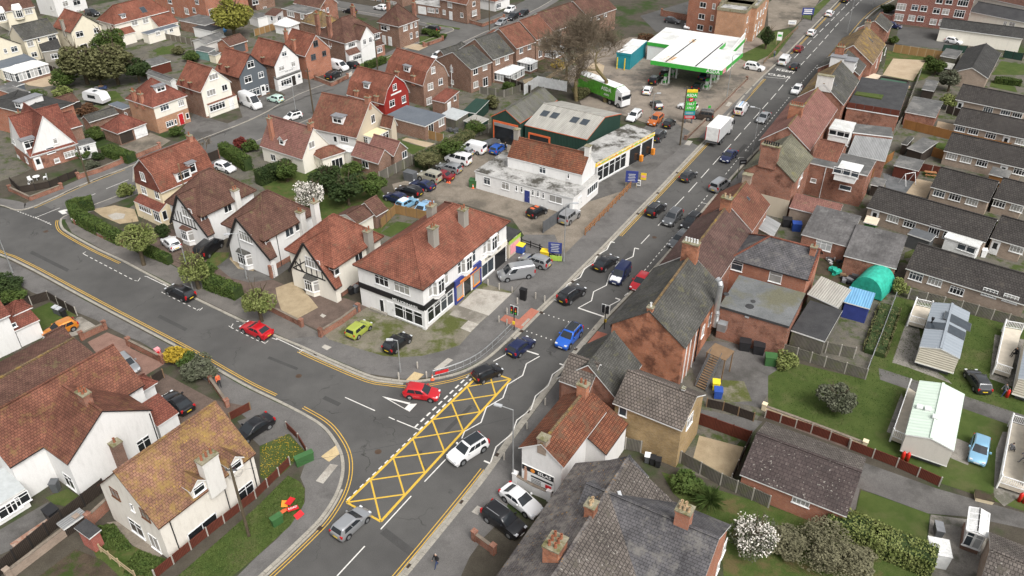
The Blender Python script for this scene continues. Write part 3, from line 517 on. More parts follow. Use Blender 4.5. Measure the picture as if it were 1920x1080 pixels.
class Vol:
    """One volume of a building. p0 left, p1 nearest and p2 right corner of its roof edge (sight lines at height ze)."""
    def __init__(s,p0=None,p1=None,p2=None,ze=5.2,root=None,name=None,label=None,cat='house',group=None,z0=.1,o=.3,og=.18,D=None,L=None,ang=None,p3=None,zp=None,wall='render_white',fm='upvc'):
        zq=ze if zp is None else zp;g=lambda p:at(*p,zq).xy
        if ang is None:
            e=V((0,0))
            if p0 is not None and p1 is not None:e=e+(g(p1)-g(p0))
            for q0,q1 in ((p1,p2),(p0,p3)):
                if q0 is not None and q1 is not None:b=g(q1)-g(q0);e=e+V((b.y,-b.x))
            ang=atan2(e.y,e.x)
        ux,uy=V((cos(ang),sin(ang))),V((-sin(ang),cos(ang)))
        s.L=(g(p1)-g(p0)).dot(ux)if L is None else L
        s.D=D if D is not None else ((g(p2)-g(p1)).dot(uy)if p2 is not None and p1 is not None else (g(p3)-g(p0)).dot(uy))
        if p1 is not None:s.P=g(p1)-ux*s.L
        elif p0 is not None:s.P=g(p0)
        elif p2 is not None:s.P=g(p2)-ux*s.L-uy*s.D
        else:s.P=g(p3)-uy*s.D
        s.ang=ang;s.ux,s.uy=ux,uy;s.ze,s.z0,s.o,s.og=ze,z0,o,og
        s.wallm,s.fm=wall,fm
        if root is None:root=thing(name,label,cat,(s.P.x,s.P.y,z0),ang,group);root['a']=0;del root['a'];s.main=s
        s.root=root if not isinstance(root,Vol)else root.root
        r=root.main if isinstance(root,Vol)else s
        s.main=r;d=s.P-r.P
        s.rl=V((d.dot(r.ux),d.dot(r.uy),z0-r.z0));s.ra=ang-r.ang
        s.zr=lambda x,y:ze
        s.ins=(og,og,og,og)
    def kid(s,m,name,mats,parent=None,smooth=False):
        return m.build(name,mats,s.root if parent is None else parent,smooth,tuple(s.rl)if parent is None else None,s.ra if parent is None else 0)
    def place(s,name,me,x,y,z,rz=0,parent=None):
        p=s.rl+V((x*cos(s.ra)-y*sin(s.ra),x*sin(s.ra)+y*cos(s.ra),z-s.z0))
        return put(name,me,s.root,tuple(p),s.ra+rz)
    def loc(s,q):d=q.xy-s.P;return V((d.dot(s.ux),d.dot(s.uy),q.z))
    def hit(s,axis,val,px,py):
        d=ray(px,py);l0=s.loc(C0);ld=V((d.xy.dot(s.ux),d.xy.dot(s.uy),d.z))
        i=0 if axis == 'x' else 1;t=(val-l0[i])/ld[i];return l0+ld*t
    def onroof(s,px,py):
        d=ray(px,py);l0=s.loc(C0);ld=V((d.xy.dot(s.ux),d.xy.dot(s.uy),d.z));t0=(s.ze+8-CAM_H)/d.z;t1=(s.ze-.5-CAM_H)/d.z
        for k in range(400):
            q=l0+ld*(t0+(t1-t0)*k/400)
            if-.6 <= q.x <= s.L+.6 and-.6 <= q.y <= s.D+.6 and q.z <= s.zr(q.x,q.y):return q
        return l0+ld*((s.ze-CAM_H)/d.z)
    # --- walls
    def walls(s,tops,mat=None,base=None,baseh=0):
        """tops: dict side -> list of (u,z) along the wall top, from left to right seen from outside"""
        x0,y0,x1,y1=s.box;m=MB();z0=0
        def face(side,fx,n):
            T=tops.get(side)or [(0,s.ze-s.z0),(n,s.ze-s.z0)]
            m.poly([fx(0,0),fx(n,0)]+[fx(u,z)for u,z in T[::-1]])
        face('s',lambda u,z:(x0+u,y0,z),x1-x0);face('e',lambda u,z:(x1,y0+u,z),y1-y0)
        face('n',lambda u,z:(x1-u,y1,z),x1-x0);face('w',lambda u,z:(x0,y1-u,z),y1-y0)
        s.kid(m,'wall',mat or s.wallm)
        if base:
            b=MB();b.box(x0-.025,y0-.025,0,x1+.025,y1+.025,baseh);s.kid(b,'plinth',base)
    def setbox(s,l,b,r,t):s.box=(l,b,s.L-r,s.D-t)
    # --- roofs
    def slab(s,m,P,th=.14):
        b=len(m.v);n=len(P);m.v += [tuple(p)for p in P]+[(p[0],p[1],p[2]-th)for p in P]
        m.f.append(tuple(range(b,b+n)));m.m.append(0)
        for i in range(n):j=(i+1)% n;m.f.append((b+j,b+i,b+n+i,b+n+j));m.m.append(1)
        m.f.append(tuple(b+n+i for i in range(n))[::-1]);m.m.append(1)
    def profile(s,axis,prof,mat,fascia='fascia_white',ridge=None,half=0.0):
        """roof swept along an axis; prof = [(c, z)] across, z absolute"""
        z0=s.z0;Wd=s.D if axis == 'x' else s.L;Ln=s.L if axis == 'x' else s.D
        m=MB()
        for (c0,h0),(c1,h1)in zip(prof,prof[1:]):
            if axis == 'x':P=[(0,c0,h0-z0),(Ln,c0,h0-z0),(Ln,c1,h1-z0),(0,c1,h1-z0)]
            else:P=[(c1,0,h1-z0),(c1,Ln,h1-z0),(c0,Ln,h0-z0),(c0,0,h0-z0)][::-1];P=P if True else P
            s.slab(m,P if axis == 'x' else [(c0,0,h0-z0),(c1,0,h1-z0),(c1,Ln,h1-z0),(c0,Ln,h0-z0)])
        top=max(prof,key=lambda p:p[1])
        if axis == 'x':m.beam((.0,top[0],top[1]-z0+.03),(Ln,top[0],top[1]-z0+.03),.26,.13,2)
        else:m.beam((top[0],0,top[1]-z0+.03),(top[0],Ln,top[1]-z0+.03),.26,.13,2)
        s.roof=s.kid(m,'roof',[mat,fascia,ridge or mat]);s.roofmat=mat
        def zr(x,y):
            c=y if axis == 'x' else x
            for (c0,h0),(c1,h1)in zip(prof,prof[1:]):
                if c0 <= c <= c1:return h0+(h1-h0)*(c-c0)/(c1-c0)
            return prof[0][1]
        s.zr=zr
        # walls
        o,og=s.o,s.og;T={}
        if axis == 'x':s.setbox(og,o,og,o)
        else:s.setbox(o,og,o,og)
        def tri(rev):
            w=Wd-2*o;pts=[(o,zr(o,o)if axis == 'x' else zr(o,o))];
            zc=lambda c:(zr(0,c)if axis == 'x' else zr(c,0))
            pts=[(0,zc(o)-z0-.1)]+[(c-o,h-z0-.1)for c,h in prof if o+.05 <c <Wd-o-.05]+[(w,zc(Wd-o)-z0-.1)]
            return [(w-u,z)for u,z in pts[::-1]]if rev else pts
        zc=lambda c:(zr(0,c)if axis == 'x' else zr(c,0))
        l,r=zc(o)-z0-.1,zc(Wd-o)-z0-.1
        if axis == 'x':T={'e':tri(False),'w':tri(True),'s':[(0,l),(s.L-2*og,l)],'n':[(0,r),(s.L-2*og,r)]}
        else:T={'s':tri(False),'n':tri(True),'w':[(0,l),(s.D-2*og,l)],'e':[(0,r),(s.D-2*og,r)]}
        s.walls(T);return s
    def gable(s,axis,rise,mat,**kw):
        Wd=s.D if axis == 'x' else s.L
        if isinstance(rise,tuple):
            q=s.hit('y',s.D/2,*rise)if axis == 'x' else s.hit('x',s.L/2,*rise);rise=q.z-s.ze
        s.rise=rise
        return s.profile(axis,[(0,s.ze),(Wd/2,s.ze+rise),(Wd,s.ze)],mat,**kw)
    def gambrel(s,axis,rise,mat,kc=.2,kz=.62,**kw):
        Wd=s.D if axis == 'x' else s.L
        if isinstance(rise,tuple):
            q=s.hit('y',s.D/2,*rise)if axis == 'x' else s.hit('x',s.L/2,*rise);rise=q.z-s.ze
        s.rise=rise
        return s.profile(axis,[(0,s.ze),(Wd*kc,s.ze+rise*kz),(Wd/2,s.ze+rise),(Wd*(1-kc),s.ze+rise*kz),(Wd,s.ze)],mat,**kw)
    def hip(s,rise,mat,fascia='fascia_white',ridge=None,axis=None,inset=None,ends=(1,1)):
        L,D,z0=s.L,s.D,s.z0;axis=axis or ('x' if L >= D else 'y')
        if isinstance(rise,tuple):
            q=s.hit('y',D/2,*rise)if axis == 'x' else s.hit('x',L/2,*rise);rise=q.z-s.ze
        s.rise=rise;e,t=s.ze-z0,s.ze-z0+rise;Wd=D if axis == 'x' else L;Ln=L if axis == 'x' else D
        i=Wd/2 if inset is None else inset;i=min(i,Ln/2-.02);i0,i1=i*ends[0],i*ends[1]
        f=(lambda c,w,z:(c,w,z))if axis == 'x' else (lambda c,w,z:(Wd-w,c,z))
        A,B=f(i0,Wd/2,t),f(Ln-i1,Wd/2,t);c0,c1,c2,c3=f(0,0,e),f(Ln,0,e),f(Ln,Wd,e),f(0,Wd,e)
        m=MB();s.slab(m,[c0,c1,B,A]);s.slab(m,[c2,c3,A,B])
        if ends[0]:s.slab(m,[c3,c0,A])
        if ends[1]:s.slab(m,[c1,c2,B])
        up=V((0,0,.03))
        for p,q in ((A,B),(c0,A),(c3,A),(c1,B),(c2,B)):
            if (V(p)-V(q)).length >.2:m.beam(V(p)+up,V(q)+up,.24,.12,2)
        s.roof=s.kid(m,'roof',[mat,fascia,ridge or mat]);s.roofmat=mat
        def zr(x,y):
            c,w=(x,y)if axis == 'x' else (y,Wd-x)
            k=min(w,Wd-w)/(Wd/2)
            if ends[0]:k=min(k,c/i0)
            if ends[1]:k=min(k,(Ln-c)/i1)
            return s.ze+rise*max(0,k)
        s.zr=zr;s.setbox(s.o,s.o,s.o,s.o);h=e+.02;o=s.o
        T={k:[(0,h),((L if k in 'sn' else D)-2*o,h)]for k in 'senw'}
        if not ends[1]:
            k='e' if axis == 'x' else 'n';w=(D if k == 'e' else L)-2*o;T[k]=[(0,h),(w/2,t-.15),(w,h)]
        if not ends[0]:
            k='w' if axis == 'x' else 's';w=(D if k == 'w' else L)-2*o;T[k]=[(0,h),(w/2,t-.15),(w,h)]
        s.walls(T);return s
    def flat(s,mat,parapet=.0,fascia='fascia_white',th=.18,o=.12):
        s.o=o;e=s.ze-s.z0;m=MB();m.box(0,0,e-th,s.L,s.D,e,1,top=False,bottom=True);m.poly([(0,0,e),(s.L,0,e),(s.L,s.D,e),(0,s.D,e)],0)
        if parapet:
            p=parapet
            for b in ((0,0,s.L,.2),(0,s.D-.2,s.L,s.D),(0,.2,.2,s.D-.2),(s.L-.2,.2,s.L,s.D-.2)):m.box(b[0],b[1],e+.001,b[2],b[3],e+p,1)
        s.roof=s.kid(m,'roof',[mat,fascia]);s.zr=lambda x,y:s.ze;s.setbox(o,o,o,o);h=e-th+.01
        s.walls({k:[(0,h),((s.L if k in 'sn' else s.D)-2*o,h)]for k in 'senw'});return s
    def lean(s,hi,rise,mat,fascia='fascia_white'):
        """single pitch, rising by rise towards side hi"""
        e=s.ze-s.z0;L,D=s.L,s.D
        z={'n':(0,0,rise,rise),'s':(rise,rise,0,0),'e':(0,rise,rise,0),'w':(rise,0,0,rise)}[hi]
        m=MB();s.slab(m,[(0,0,e+z[0]),(L,0,e+z[1]),(L,D,e+z[2]),(0,D,e+z[3])]);s.roof=s.kid(m,'roof',[mat,fascia])
        s.zr=lambda x,y:s.ze+rise*{'n':y/D,'s':1-y/D,'e':x/L,'w':1-x/L}[hi]
        o=min(s.o,.15);s.setbox(o,o,o,o);g=lambda x,y:s.zr(x,y)-s.z0-.08;x0,y0,x1,y1=s.box
        s.walls({'s':[(0,g(x0,y0)),(x1-x0,g(x1,y0))],'e':[(0,g(x1,y0)),(y1-y0,g(x1,y1))],'n':[(0,g(x1,y1)),(x1-x0,g(x0,y1))],'w':[(0,g(x0,y1)),(y1-y0,g(x0,y0))]});return s
    def slope_mat(s,axis,sign,mat):
        s.roof.data.materials.append(M[mat]);k=len(s.roof.data.materials)-1;i='xy'.index(axis)
        for p in s.roof.data.polygons:
            if p.material_index == 0 and p.normal[i]*sign >.25:p.material_index=k
    # --- fittings. sides: s = y low, e = x high, n, w
    def pose(s,side,u,z,out=0.0):
        x0,y0,x1,y1=s.box
        return {'s':(x0+u,y0-out,z,0),'e':(x1+out,y0+u,z,pi/2),'n':(x1-u,y1+out,z,pi),'w':(x0-out,y1-u,z,-pi/2)}[side]
    def uz(s,side,px,py,out=0.0):
        x0,y0,x1,y1=s.box
        if side == 's':q=s.hit('y',y0-out,px,py);return q.x-x0,q.z
        if side == 'e':q=s.hit('x',x1+out,px,py);return q.y-y0,q.z
        if side == 'n':q=s.hit('y',y1+out,px,py);return x1-q.x,q.z
        q=s.hit('x',x0-out,px,py);return y1-q.y,q.z
    def win(s,side,px,py,w=1.2,h=1.2,nc=2,nr=2,glass=None,out=0.0,fm=None):
        u,z=s.uz(side,px,py,out);return s.winat(side,u,z-h/2,w,h,nc,nr,glass,out,fm)
    def winat(s,side,u,z,w=1.2,h=1.2,nc=2,nr=2,glass=None,out=0.0,fm=None):
        x,y,zz,rz=s.pose(side,u,z,out)
        f=s.place('window',win_mesh(w,h,nc,nr,fm or s.fm),x,y,zz,rz)
        put('pane',pane_mesh(w,h,glass or rw.choice(['glass','glass','glass_curtain','glass_curtain','glass_blue'])),f);return f
    def wins(s,side,L_,w=1.2,h=1.2,nc=2,nr=2,**kw):
        for p in L_:s.win(side,p[0],p[1],*(p[2:4]if len(p)>3 else (w,h)),nc=nc,nr=nr,**kw)
    def door(s,side,px,py,w=.95,h=2.05,mat='door_white',out=0.0,glass=False):
        """px, py = centre of the door leaf"""
        u,z=s.uz(side,px,py,out);x,y,zz,rz=s.pose(side,u,s.z0+.12,out)
        m=MB();m.box(-w/2-.09,-.05,0,w/2+.09,.01,h+.09,1);m.box(-w/2,-.075,.03,w/2,-.049,h,0)
        if glass:m.box(-w*.3,-.09,h*.45,w*.3,-.074,h*.9,2)
        m2=MB();m2.box(w*.34,-.12,h*.45,w*.40,-.076,h*.55)
        d=s.place('door',m.mesh('door',[mat,'upvc','glass']),x,y,zz,rz);m2.build('door_handle','steel',d);return d
    def panel(s,side,px,py,w,h,mat,name='sign_board',out=.0,d=.06):
        u,z=s.uz(side,px,py,out);return s.panelat(side,u,z-h/2,w,h,mat,name,out,d)
    def panelat(s,side,u,z,w,h,mat,name,out=0.0,d=.06):
        x,y,zz,rz=s.pose(side,u,z,out);m=MB();m.box(-w/2,-d,0,w/2,.005,h,0,bottom=True);return s.place(name,m.mesh(name,mat),x,y,zz,rz)
    def chimney(s,px,py,w=.75,d=.6,h=1.6,mat='brick_red',pots=2,cap='cap_stone',pot='pot_clay',base=None,rows=1,px_top=False):
        q=s.onroof(px,py);return s.chimat(q.x,q.y,w,d,h,mat,pots,cap,pot,rows)
    def chimat(s,x,y,w=.75,d=.6,h=1.6,mat='brick_red',pots=2,cap='cap_stone',pot='pot_clay',rows=1,zb=None,ztop=None):
        zb=(s.zr(x,y)-1.4 if zb is None else zb)-s.z0;zt=(s.zr(x,y)+h if ztop is None else ztop)-s.z0;m=MB()
        m.box(-w/2,-d/2,zb,w/2,d/2,zt-.3,0);m.box(-w/2-.05,-d/2-.05,zt-.3,w/2+.05,d/2+.05,zt-.12,0,bottom=True);m.box(-w/2-.09,-d/2-.09,zt-.12,w/2+.09,d/2+.09,zt,1,bottom=True)
        c=s.place('chimney',m.mesh('chimney',[mat,cap]),x,y,s.z0,0)
        pm=cached(('pot',pot),lambda:(lambda k:(k.lathe([(.13,0),(.14,.08),(.115,.12),(.105,.42),(.13,.45),(.13,.5),(.085,.5),(.085,.3),(0,.3)],10),k.mesh('chimney_pot',pot))[1])(MB()))
        per=max(1,math.ceil(pots/rows))
        for i in range(pots):
            r_,k=divmod(i,per)
            a=(k+.5)/per-.5;b=(r_+.5)/rows-.5
            X,Y=(a*w*.9,b*d*.8)if w >= d else (b*w*.8,a*d*.9)
            put('chimney_pot',pm,c,(X,Y,zt))
        return c
    def dormer(s,px,py,side,w=1.5,h=1.2,kind='flat',wall='render_white',roofm=None,run=None,nc=2):
        """px,py = bottom centre of the dormer's front on the slope"""
        q=s.onroof(px,py);e=.3
        dx,dy={'s':(0,1),'e':(-1,0),'n':(0,-1),'w':(1,0)}[side]
        g=max(.25,(s.zr(q.x+dx*.3,q.y+dy*.3)-s.zr(q.x,q.y))/.3);back=min(h/g,4.5)if run is None else run
        rz={'s':0,'e':pi/2,'n':pi,'w':-pi/2}[side];m=MB();b=-.5
        m.poly([(-w/2,0,b),(w/2,0,b),(w/2,0,h),(-w/2,0,h)]);m.poly([(w/2,0,b),(w/2,back,b),(w/2,back,h),(w/2,0,h)]);m.poly([(-w/2,back,b),(-w/2,0,b),(-w/2,0,h),(-w/2,back,h)])
        if kind == 'flat':m.box(-w/2-.15,-.2,h,w/2+.15,back+.1,h+.12,1,bottom=True)
        else:
            t=w*.42;bb=back+t/g
            m.poly([(-w/2,0,h),(w/2,0,h),(0,0,h+t)]);s.slab(m2 := MB(),[(w/2+.15,-.2,h-.12),(w/2+.15,bb*.9,h-.12),(0,bb,h+t+.05),(0,-.2,h+t+.05)]);s.slab(m2,[(-w/2-.15,bb*.9,h-.12),(-w/2-.15,-.2,h-.12),(0,-.2,h+t+.05),(0,bb,h+t+.05)])
        me=m.mesh('dormer',[wall,roofm or 'lead'])
        dm=s.place('dormer',me,q.x,q.y,q.z,rz)
        if kind != 'flat':m2.build('dormer_roof',[roofm or s.roofmat,'fascia_white'],dm)
        put('window_frame',win_mesh(w*.8,h*.78,nc,2,s.fm),dm,(0,0,h*.14));put('pane',pane_mesh(w*.8,h*.78,'glass'),dm,(0,0,h*.14));return dm
    def skylight(s,px,py,w=.8,h=1.1):
        q=s.onroof(px,py);gx=(s.zr(q.x+.1,q.y)-s.zr(q.x-.1,q.y))/.2;gy=(s.zr(q.x,q.y+.1)-s.zr(q.x,q.y-.1))/.2
        rz=atan2(-gx,gy);a=math.atan(hypot(gx,gy));m=MB();m2=MB()
        def T(x,y,z):c,k=cos(a),sin(a);return (x,y*c-z*k,y*k+z*c)
        m.box(-w/2,-h/2,0,w/2,h/2,.06);m2.box(-w/2+.07,-h/2+.07,.06,w/2-.07,h/2-.07,.075)
        for k in (m,m2):k.v=[T(*p)for p in k.v]
        f=s.place('skylight',m.mesh('skylight','steel_dark'),q.x,q.y,q.z,rz);m2.build('pane','glass_blue',f)
    def bay(s,side,u,w,h,z,d=.7,roofm='lead',wall=None,nc=3,rh=.3,base=.75):
        """splayed bay window standing on the wall, z = bottom"""
        x,y,zz,rz=s.pose(side,u,z);k=.45*d+.1;m=MB()
        F=[(-w/2,0),(-w/2+k,-d),(w/2-k,-d),(w/2,0)]
        for i in range(3):p,q=F[i],F[i+1];m.poly([(p[0],p[1],0),(q[0],q[1],0),(q[0],q[1],h),(p[0],p[1],h)])
        G=[(-w/2-.12,0),(-w/2+k-.08,-d-.12),(w/2-k+.08,-d-.12),(w/2+.12,0)];r=MB()
        A=[(-w/2+k*.7,0,h+rh),(w/2-k*.7,0,h+rh)]
        r.poly([(G[0][0],0,h),(G[1][0],G[1][1],h),A[0]]);r.poly([(G[1][0],G[1][1],h),(G[2][0],G[2][1],h),A[1],A[0]]);r.poly([(G[2][0],G[2][1],h),(G[3][0],0,h),A[1]])
        r.poly([(g[0],g[1],h-.002)for g in G])
        b=s.place('bay',m.mesh('bay',wall or s.wallm),x,y,zz,rz);r.build('bay_roof',roofm,b)
        ww,wh=w-2*k-.1,h-base-.15
        for (px,py,a,wd)in ((0,-d,0,ww),(-w/2+k/2,-d/2,-atan2(d,k),hypot(k,d)-.12),(w/2-k/2,-d/2,atan2(d,k),hypot(k,d)-.12)):
            put('window_frame',win_mesh(wd,wh,nc if a == 0 else 1,2,s.fm),b,(px,py,base),a);put('pane',pane_mesh(wd,wh,'glass_curtain' if a else 'glass'),b,(px,py,base),a)
        return b
    def pipe(s,side,u,r=.05,mat='black_plastic',z1=None,z0_=0):
        x,y,zz,rz=s.pose(side,u,s.z0,.07);m=MB();m.tube((0,0,z0_),(0,0,(s.ze-.3 if z1 is None else z1)-s.z0),r,n=6);s.place('drainpipe',m.mesh('drainpipe',mat),x,y,zz,rz)
    def text(s,side,px,py,txt,size,mat,out=.07,sx=1.0,name='lettering',tilt=0):
        u,z=s.uz(side,px,py,out);x,y,zz,rz=s.pose(side,u,z,out);o=s.place(name,textmesh(txt,size,mat,sx),x,y,zz,rz);return o
def z6(ox,oy):return lambda x,y:(ox+x/6,oy+y/6)
def textmesh(txt,size,mat,sx=1.0,flat=False):
    """extruded lettering standing in the XZ plane (or lying flat), centred"""
    def f():
        cu=bpy.data.curves.new('lettering','FONT');cu.body=txt;cu.size=size;cu.align_x='CENTER';cu.align_y='CENTER';cu.extrude=.006;cu.resolution_u=2;cu.offset=size*.012
        o=bpy.data.objects.new('tmp',cu);col.objects.link(o)
        dg=bpy.context.evaluated_depsgraph_get();me=bpy.data.meshes.new_from_object(o.evaluated_get(dg))
        bpy.data.objects.remove(o);me.name='lettering'
        for v in me.vertices:v.co=(v.co.x*sx,v.co.y,v.co.z+.006)if flat else (v.co.x*sx,-v.co.z-.006,v.co.y)
        me.materials.clear();me.materials.append(M[mat]);return me
    return cached(('t',txt,round(size,2),mat,sx,flat),f)
# ---------------------------------------------------------------- houses north-west of the cross street
T1,T2,T3,T4,T5,T6,T7=z6(0,0),z6(0,150),z6(240,100),z6(300,0),z6(580,0),z6(800,0),z6(460,160)
G_ST='houses along the cross street';G_BK='houses and outbuildings in the back gardens'
# chalet with two white gables on the corner
h=Vol(None,T2(350,862),T2(858,715),2.8,name='chalet_house',label='white chalet with red roof, two gables and brick ground floor on the corner',L=8.5,wall='render_white',group=G_ST)
h.gable('x',T2(575,470),'tile_red')
b=MB();b.box(*[h.box[0]+1,h.box[1]-.03,0,h.box[2]+.03,h.box[3]+.03,2.3]);h.kid(b,'brick_storey','brick_red')
v=Vol(None,T2(335,868),None,2.8,root=h,ang=h.ang,L=8.4,D=8,wall='render_white');v.gable('y',h.rise*.98,'tile_red')
b=MB();b.box(*[v.box[0]-.03,v.box[1]-.03,0,v.box[2]+.03,v.box[3]-1,2.3]);v.kid(b,'brick_storey','brick_red')
h.wins('e',[(*T2(620,685),.7,1.0),(*T2(568,790),1.4,1.1)],nc=1);h.win('e',*T2(640,905),.9,.8,1,2,out=.03);h.win('e',*T2(795,830),2.2,1.1,4,2,out=.03);h.door('e',*T2(430,930),out=.03,glass=True)
v.win('s',*T2(150,690),1.5,1.0,3,2);v.wins('s',[(*T2(215,880),1.0,1.1),(*T2(300,900),1.0,1.1)],out=.03);v.dormer(*T2(355,775),'e',2.2,1.7)
w=Vol(None,T2(775,552),T2(930,507),4.9,root=h,L=6,wall='brick_brown');w.gable('y',1.9,'tile_red')
w=Vol(T2(842,690),T2(868,752),T2(1065,686),2.7,root=h);w.flat('felt');w.win('e',*T2(975,770),1.2,1.0)
# hipped double garage
h=Vol(T2(1108,540),T2(1320,606),T2(1662,490),2.5,name='garage',label='brick double garage with red hipped roof and one white door',cat='garage',wall='brick_brown');h.hip(T2(1350,395),'tile_red')
h.panel('e',*T2(1585,583),2.5,2.0,'door_white','garage_door');h.panel('e',*T2(1425,637),2.5,2.0,'plank_dark','garage_door')
h=Vol(T2(890,440),T2(1000,478),T2(1345,377),2.5,name='garage',label='long brick outbuilding with dark tiled roof behind the hipped garage',cat='garage',wall='brick_brown');h.gable('y',.9,'tile_grey')
h=Vol(T2(440,290),T2(580,333),T2(905,237),2.6,name='carport',label='open carport with dark brown tiled roof beside the white caravan',cat='carport',wall='brick_brown');h.gable('y',1.2,'tile_brown')
h.panel('e',*T2(800,330),4.5,1.8,'plank_dark','shutter')
# red door house
h=Vol((231.7,186),T3(275,612),T3(682,476),5.3,name='house',label='brick house with red front door, climber and pyramid roof',wall='brick_sandy',group=G_ST);h.hip(T3(240,272),'tile_red')
h.panelat('e',h.D/2-.3,2.9,h.D-.7,2.2,'render_ivory','rendered_upper_storey',d=.03)
h.wins('e',[(*T3(410,607),1.9,1.15),(*T3(597,557),1.3,1.15)],nc=3,out=.03);h.win('e',*T3(470,790),1.6,1.1,3);h.door('e',*T3(605,760),mat='door_red');h.win('e',*T3(668,702),.7,1.1,1,1);h.win('e',*T3(535,770),.5,1.0,1,1)
h.chimney(*T3(80,520),h=1.7,pots=2,mat='brick_orange_plain');h.chimney(*T3(160,545),h=1.6,pots=2,mat='brick_orange_plain');h.dormer(*T3(378,432),'e',2.1,1.1)
w=Vol((203,195),(230,205),(247,199),2.8,root=h,wall='brick_brown');w.flat('felt_blue');w.win('s',*T2(1420,390),.9,.9,1,1)
# row of gabled houses
def gabled(name,label,p0,p1,p2,ridge,ze,wall,side,roof,fascia='fascia_white',base=None):
    h=Vol(p0,p1,p2,ze,name=name,label=label,wall=side,group=G_ST,o=.3,og=.22);h.gable('x',ridge,roof,fascia=fascia)
    x0,y0,x1,y1=h.box;z=ze-h.z0;m=MB();D=h.D;o=h.o
    a=h.zr(0,o)-h.z0-.14;t=ze+h.rise-h.z0-.14
    P=[(y0,.35),(y1,.35),(y1,a),(D/2,t),(y0,a)];m.poly([(x1+.04,y,zz)for y,zz in P]);
    for i in range(5):p,q=P[i],P[(i+1)%5];m.poly([(x1,p[0],p[1]),(x1,q[0],q[1]),(x1+.04,q[0],q[1]),(x1+.04,p[0],p[1])])
    h.kid(m,'front_wall',wall);return h
h=gabled('house','pale rendered gabled house with orange roof next to the white van',T3(515,357),T3(815,442),T3(1182,327),T3(945,167),5.4,'render_ivory','brick_brown','tile_orange')
h.win('e',*T3(962,262),2.0,1.1,3,1,out=.04);h.win('e',*T3(935,440),2.0,1.2,3,1,'glass_curtain',out=.04);h.win('e',*T3(1086,385),1.3,1.2,2,1,'glass',out=.04);
for q in ((617,350),(705,375)):h.chimney(*T3(*q),.6,.5,.9,pots=1,mat='tile_red')
w=Vol(None,T3(900,588),T3(1215,470),2.6,root=h,L=1.2,ang=h.ang,o=.05,wall='render_ivory');w.lean('w',.7,'tile_brown_red');w.win('e',*T3(1005,597),3.6,1.25,5,2,'glass');w.door('e',*T3(1165,560))
h=gabled('house','slate blue painted gabled house with white windows and porch',T4(605,797),T4(885,882),T4(1217,772),T4(1000,610),5.3,'render_grey','brick_brown','tile_orange','fascia_black')
h.wins('e',[(*T4(1018,723),1.7,1.35),(*T4(990,890),1.8,1.35),(*T4(1135,840),1.3,1.2)],out=.04);h.win('e',*T4(1045,1045),3.4,1.5,4,2,'glass_blue',out=.4);h.door('e',*T4(1160,1010),out=.04,glass=True);h.win('e',*T4(1203,990),.8,1.4,1,2,out=.04)
for q in ((680,765),(765,800)):h.chimney(*T4(*q),.6,.5,.9,pots=1,mat='tile_red')
h=gabled('guest_house','white painted gabled guest house with black trim and awning',T4(1005,668),T4(1282,752),T4(1562,645),T4(1385,490),5.3,'render_white','brick_brown','tile_orange','fascia_black')
h.wins('e',[(*T4(1397,605),1.3,1.0),(*T4(1367,768),1.5,1.0),(*T4(1498,720),1.1,1.1)],out=.04);h.chimney(*T4(1160,690),.6,.5,.9,pots=1,mat='tile_red')
w=Vol(None,T4(1318,895),T4(1612,800),2.7,root=h,L=1.1,ang=h.ang,o=.05);w.lean('w',.35,'felt','fascia_black');w.win('e',*T4(1420,920),2.9,1.3,4,2,'glass');w.door('e',*T4(1502,885),mat='door_dark');w.win('e',*T4(1565,855),.8,1.0,1,2);h.text('e',*T4(1450,793),'GUEST HOUSE',.34,'cloth_grey',.05)
h=gabled('house','orange painted brick gabled house with tiled porch and tall chimneys',T4(1370,555),T4(1630,637),T5(238,540),T5(60,390),5.3,'brick_orange_plain','brick_orange_plain','tile_orange')
h.wins('e',[(*T5(70,490),1.3,1.3),(*T5(45,640),1.3,1.2),(*T5(166,600),1.1,1.1)],fm='frame_grey',out=.04);
h.chimney(*T4(1515,560),.7,.6,2.2,pots=2,mat='brick_orange_plain');h.chimney(*T4(1425,440),.7,.6,1.8,pots=2,mat='brick_orange_plain')
w=Vol(None,T5(-12,752),T5(250,680),2.8,root=h,L=1.3,ang=h.ang,o=.05,wall='brick_orange_plain');w.lean('w',.6,'tile_brown_red');w.win('e',*T5(62,800),2.2,1.4,3,1,fm='frame_grey');w.door('e',*T5(170,775),mat='door_dark')
# brown roofed semi with white gable
h=Vol(None,T5(402,492),T5(815,362),5.2,name='semi_detached_house',label='semi with big brown hipped roof and white front gable',L=10.5,wall='render_white',group=G_ST);h.hip(T5(548,142),'tile_brown',axis='y',inset=4.2)
b=MB();b.box(h.box[0]-.03,h.box[1]-.03,0,h.box[2]-.3,h.box[3]+.03,h.ze-.3);b.box(h.box[2]-1.2,h.D*.72,0,h.box[2]+.03,h.box[3]+.03,h.ze-.35);h.kid(b,'brick_wall','brick_brown')
w=Vol(None,T5(572,462),T5(742,408),5.2,root=h,L=4,ang=h.ang,wall='render_white',o=.2,og=.15);w.gable('x',T5(640,300),'tile_brown')
w.wins('e',[(*T5(620,470),.9,1.2),(*T5(686,448),.9,1.2)]);h.win('e',*T5(475,500),2.0,1.1,4,2);h.panel('e',*T5(695,590),1.5,2.2,'door_dark','arched_door');h.win('e',*T5(758,405),1.9,1.3,3,2,out=.3);h.win('s',*T5(235,490),.9,1.2,1,2)
for p_ in (T5(445,630),):k=Vol(None,p_,T5(600,592),2.7,root=h,L=1.2,ang=h.ang,o=.05);k.lean('w',1.0,'tile_brown');k.win('e',*T5(540,640),2.6,1.1,5,2,'glass')
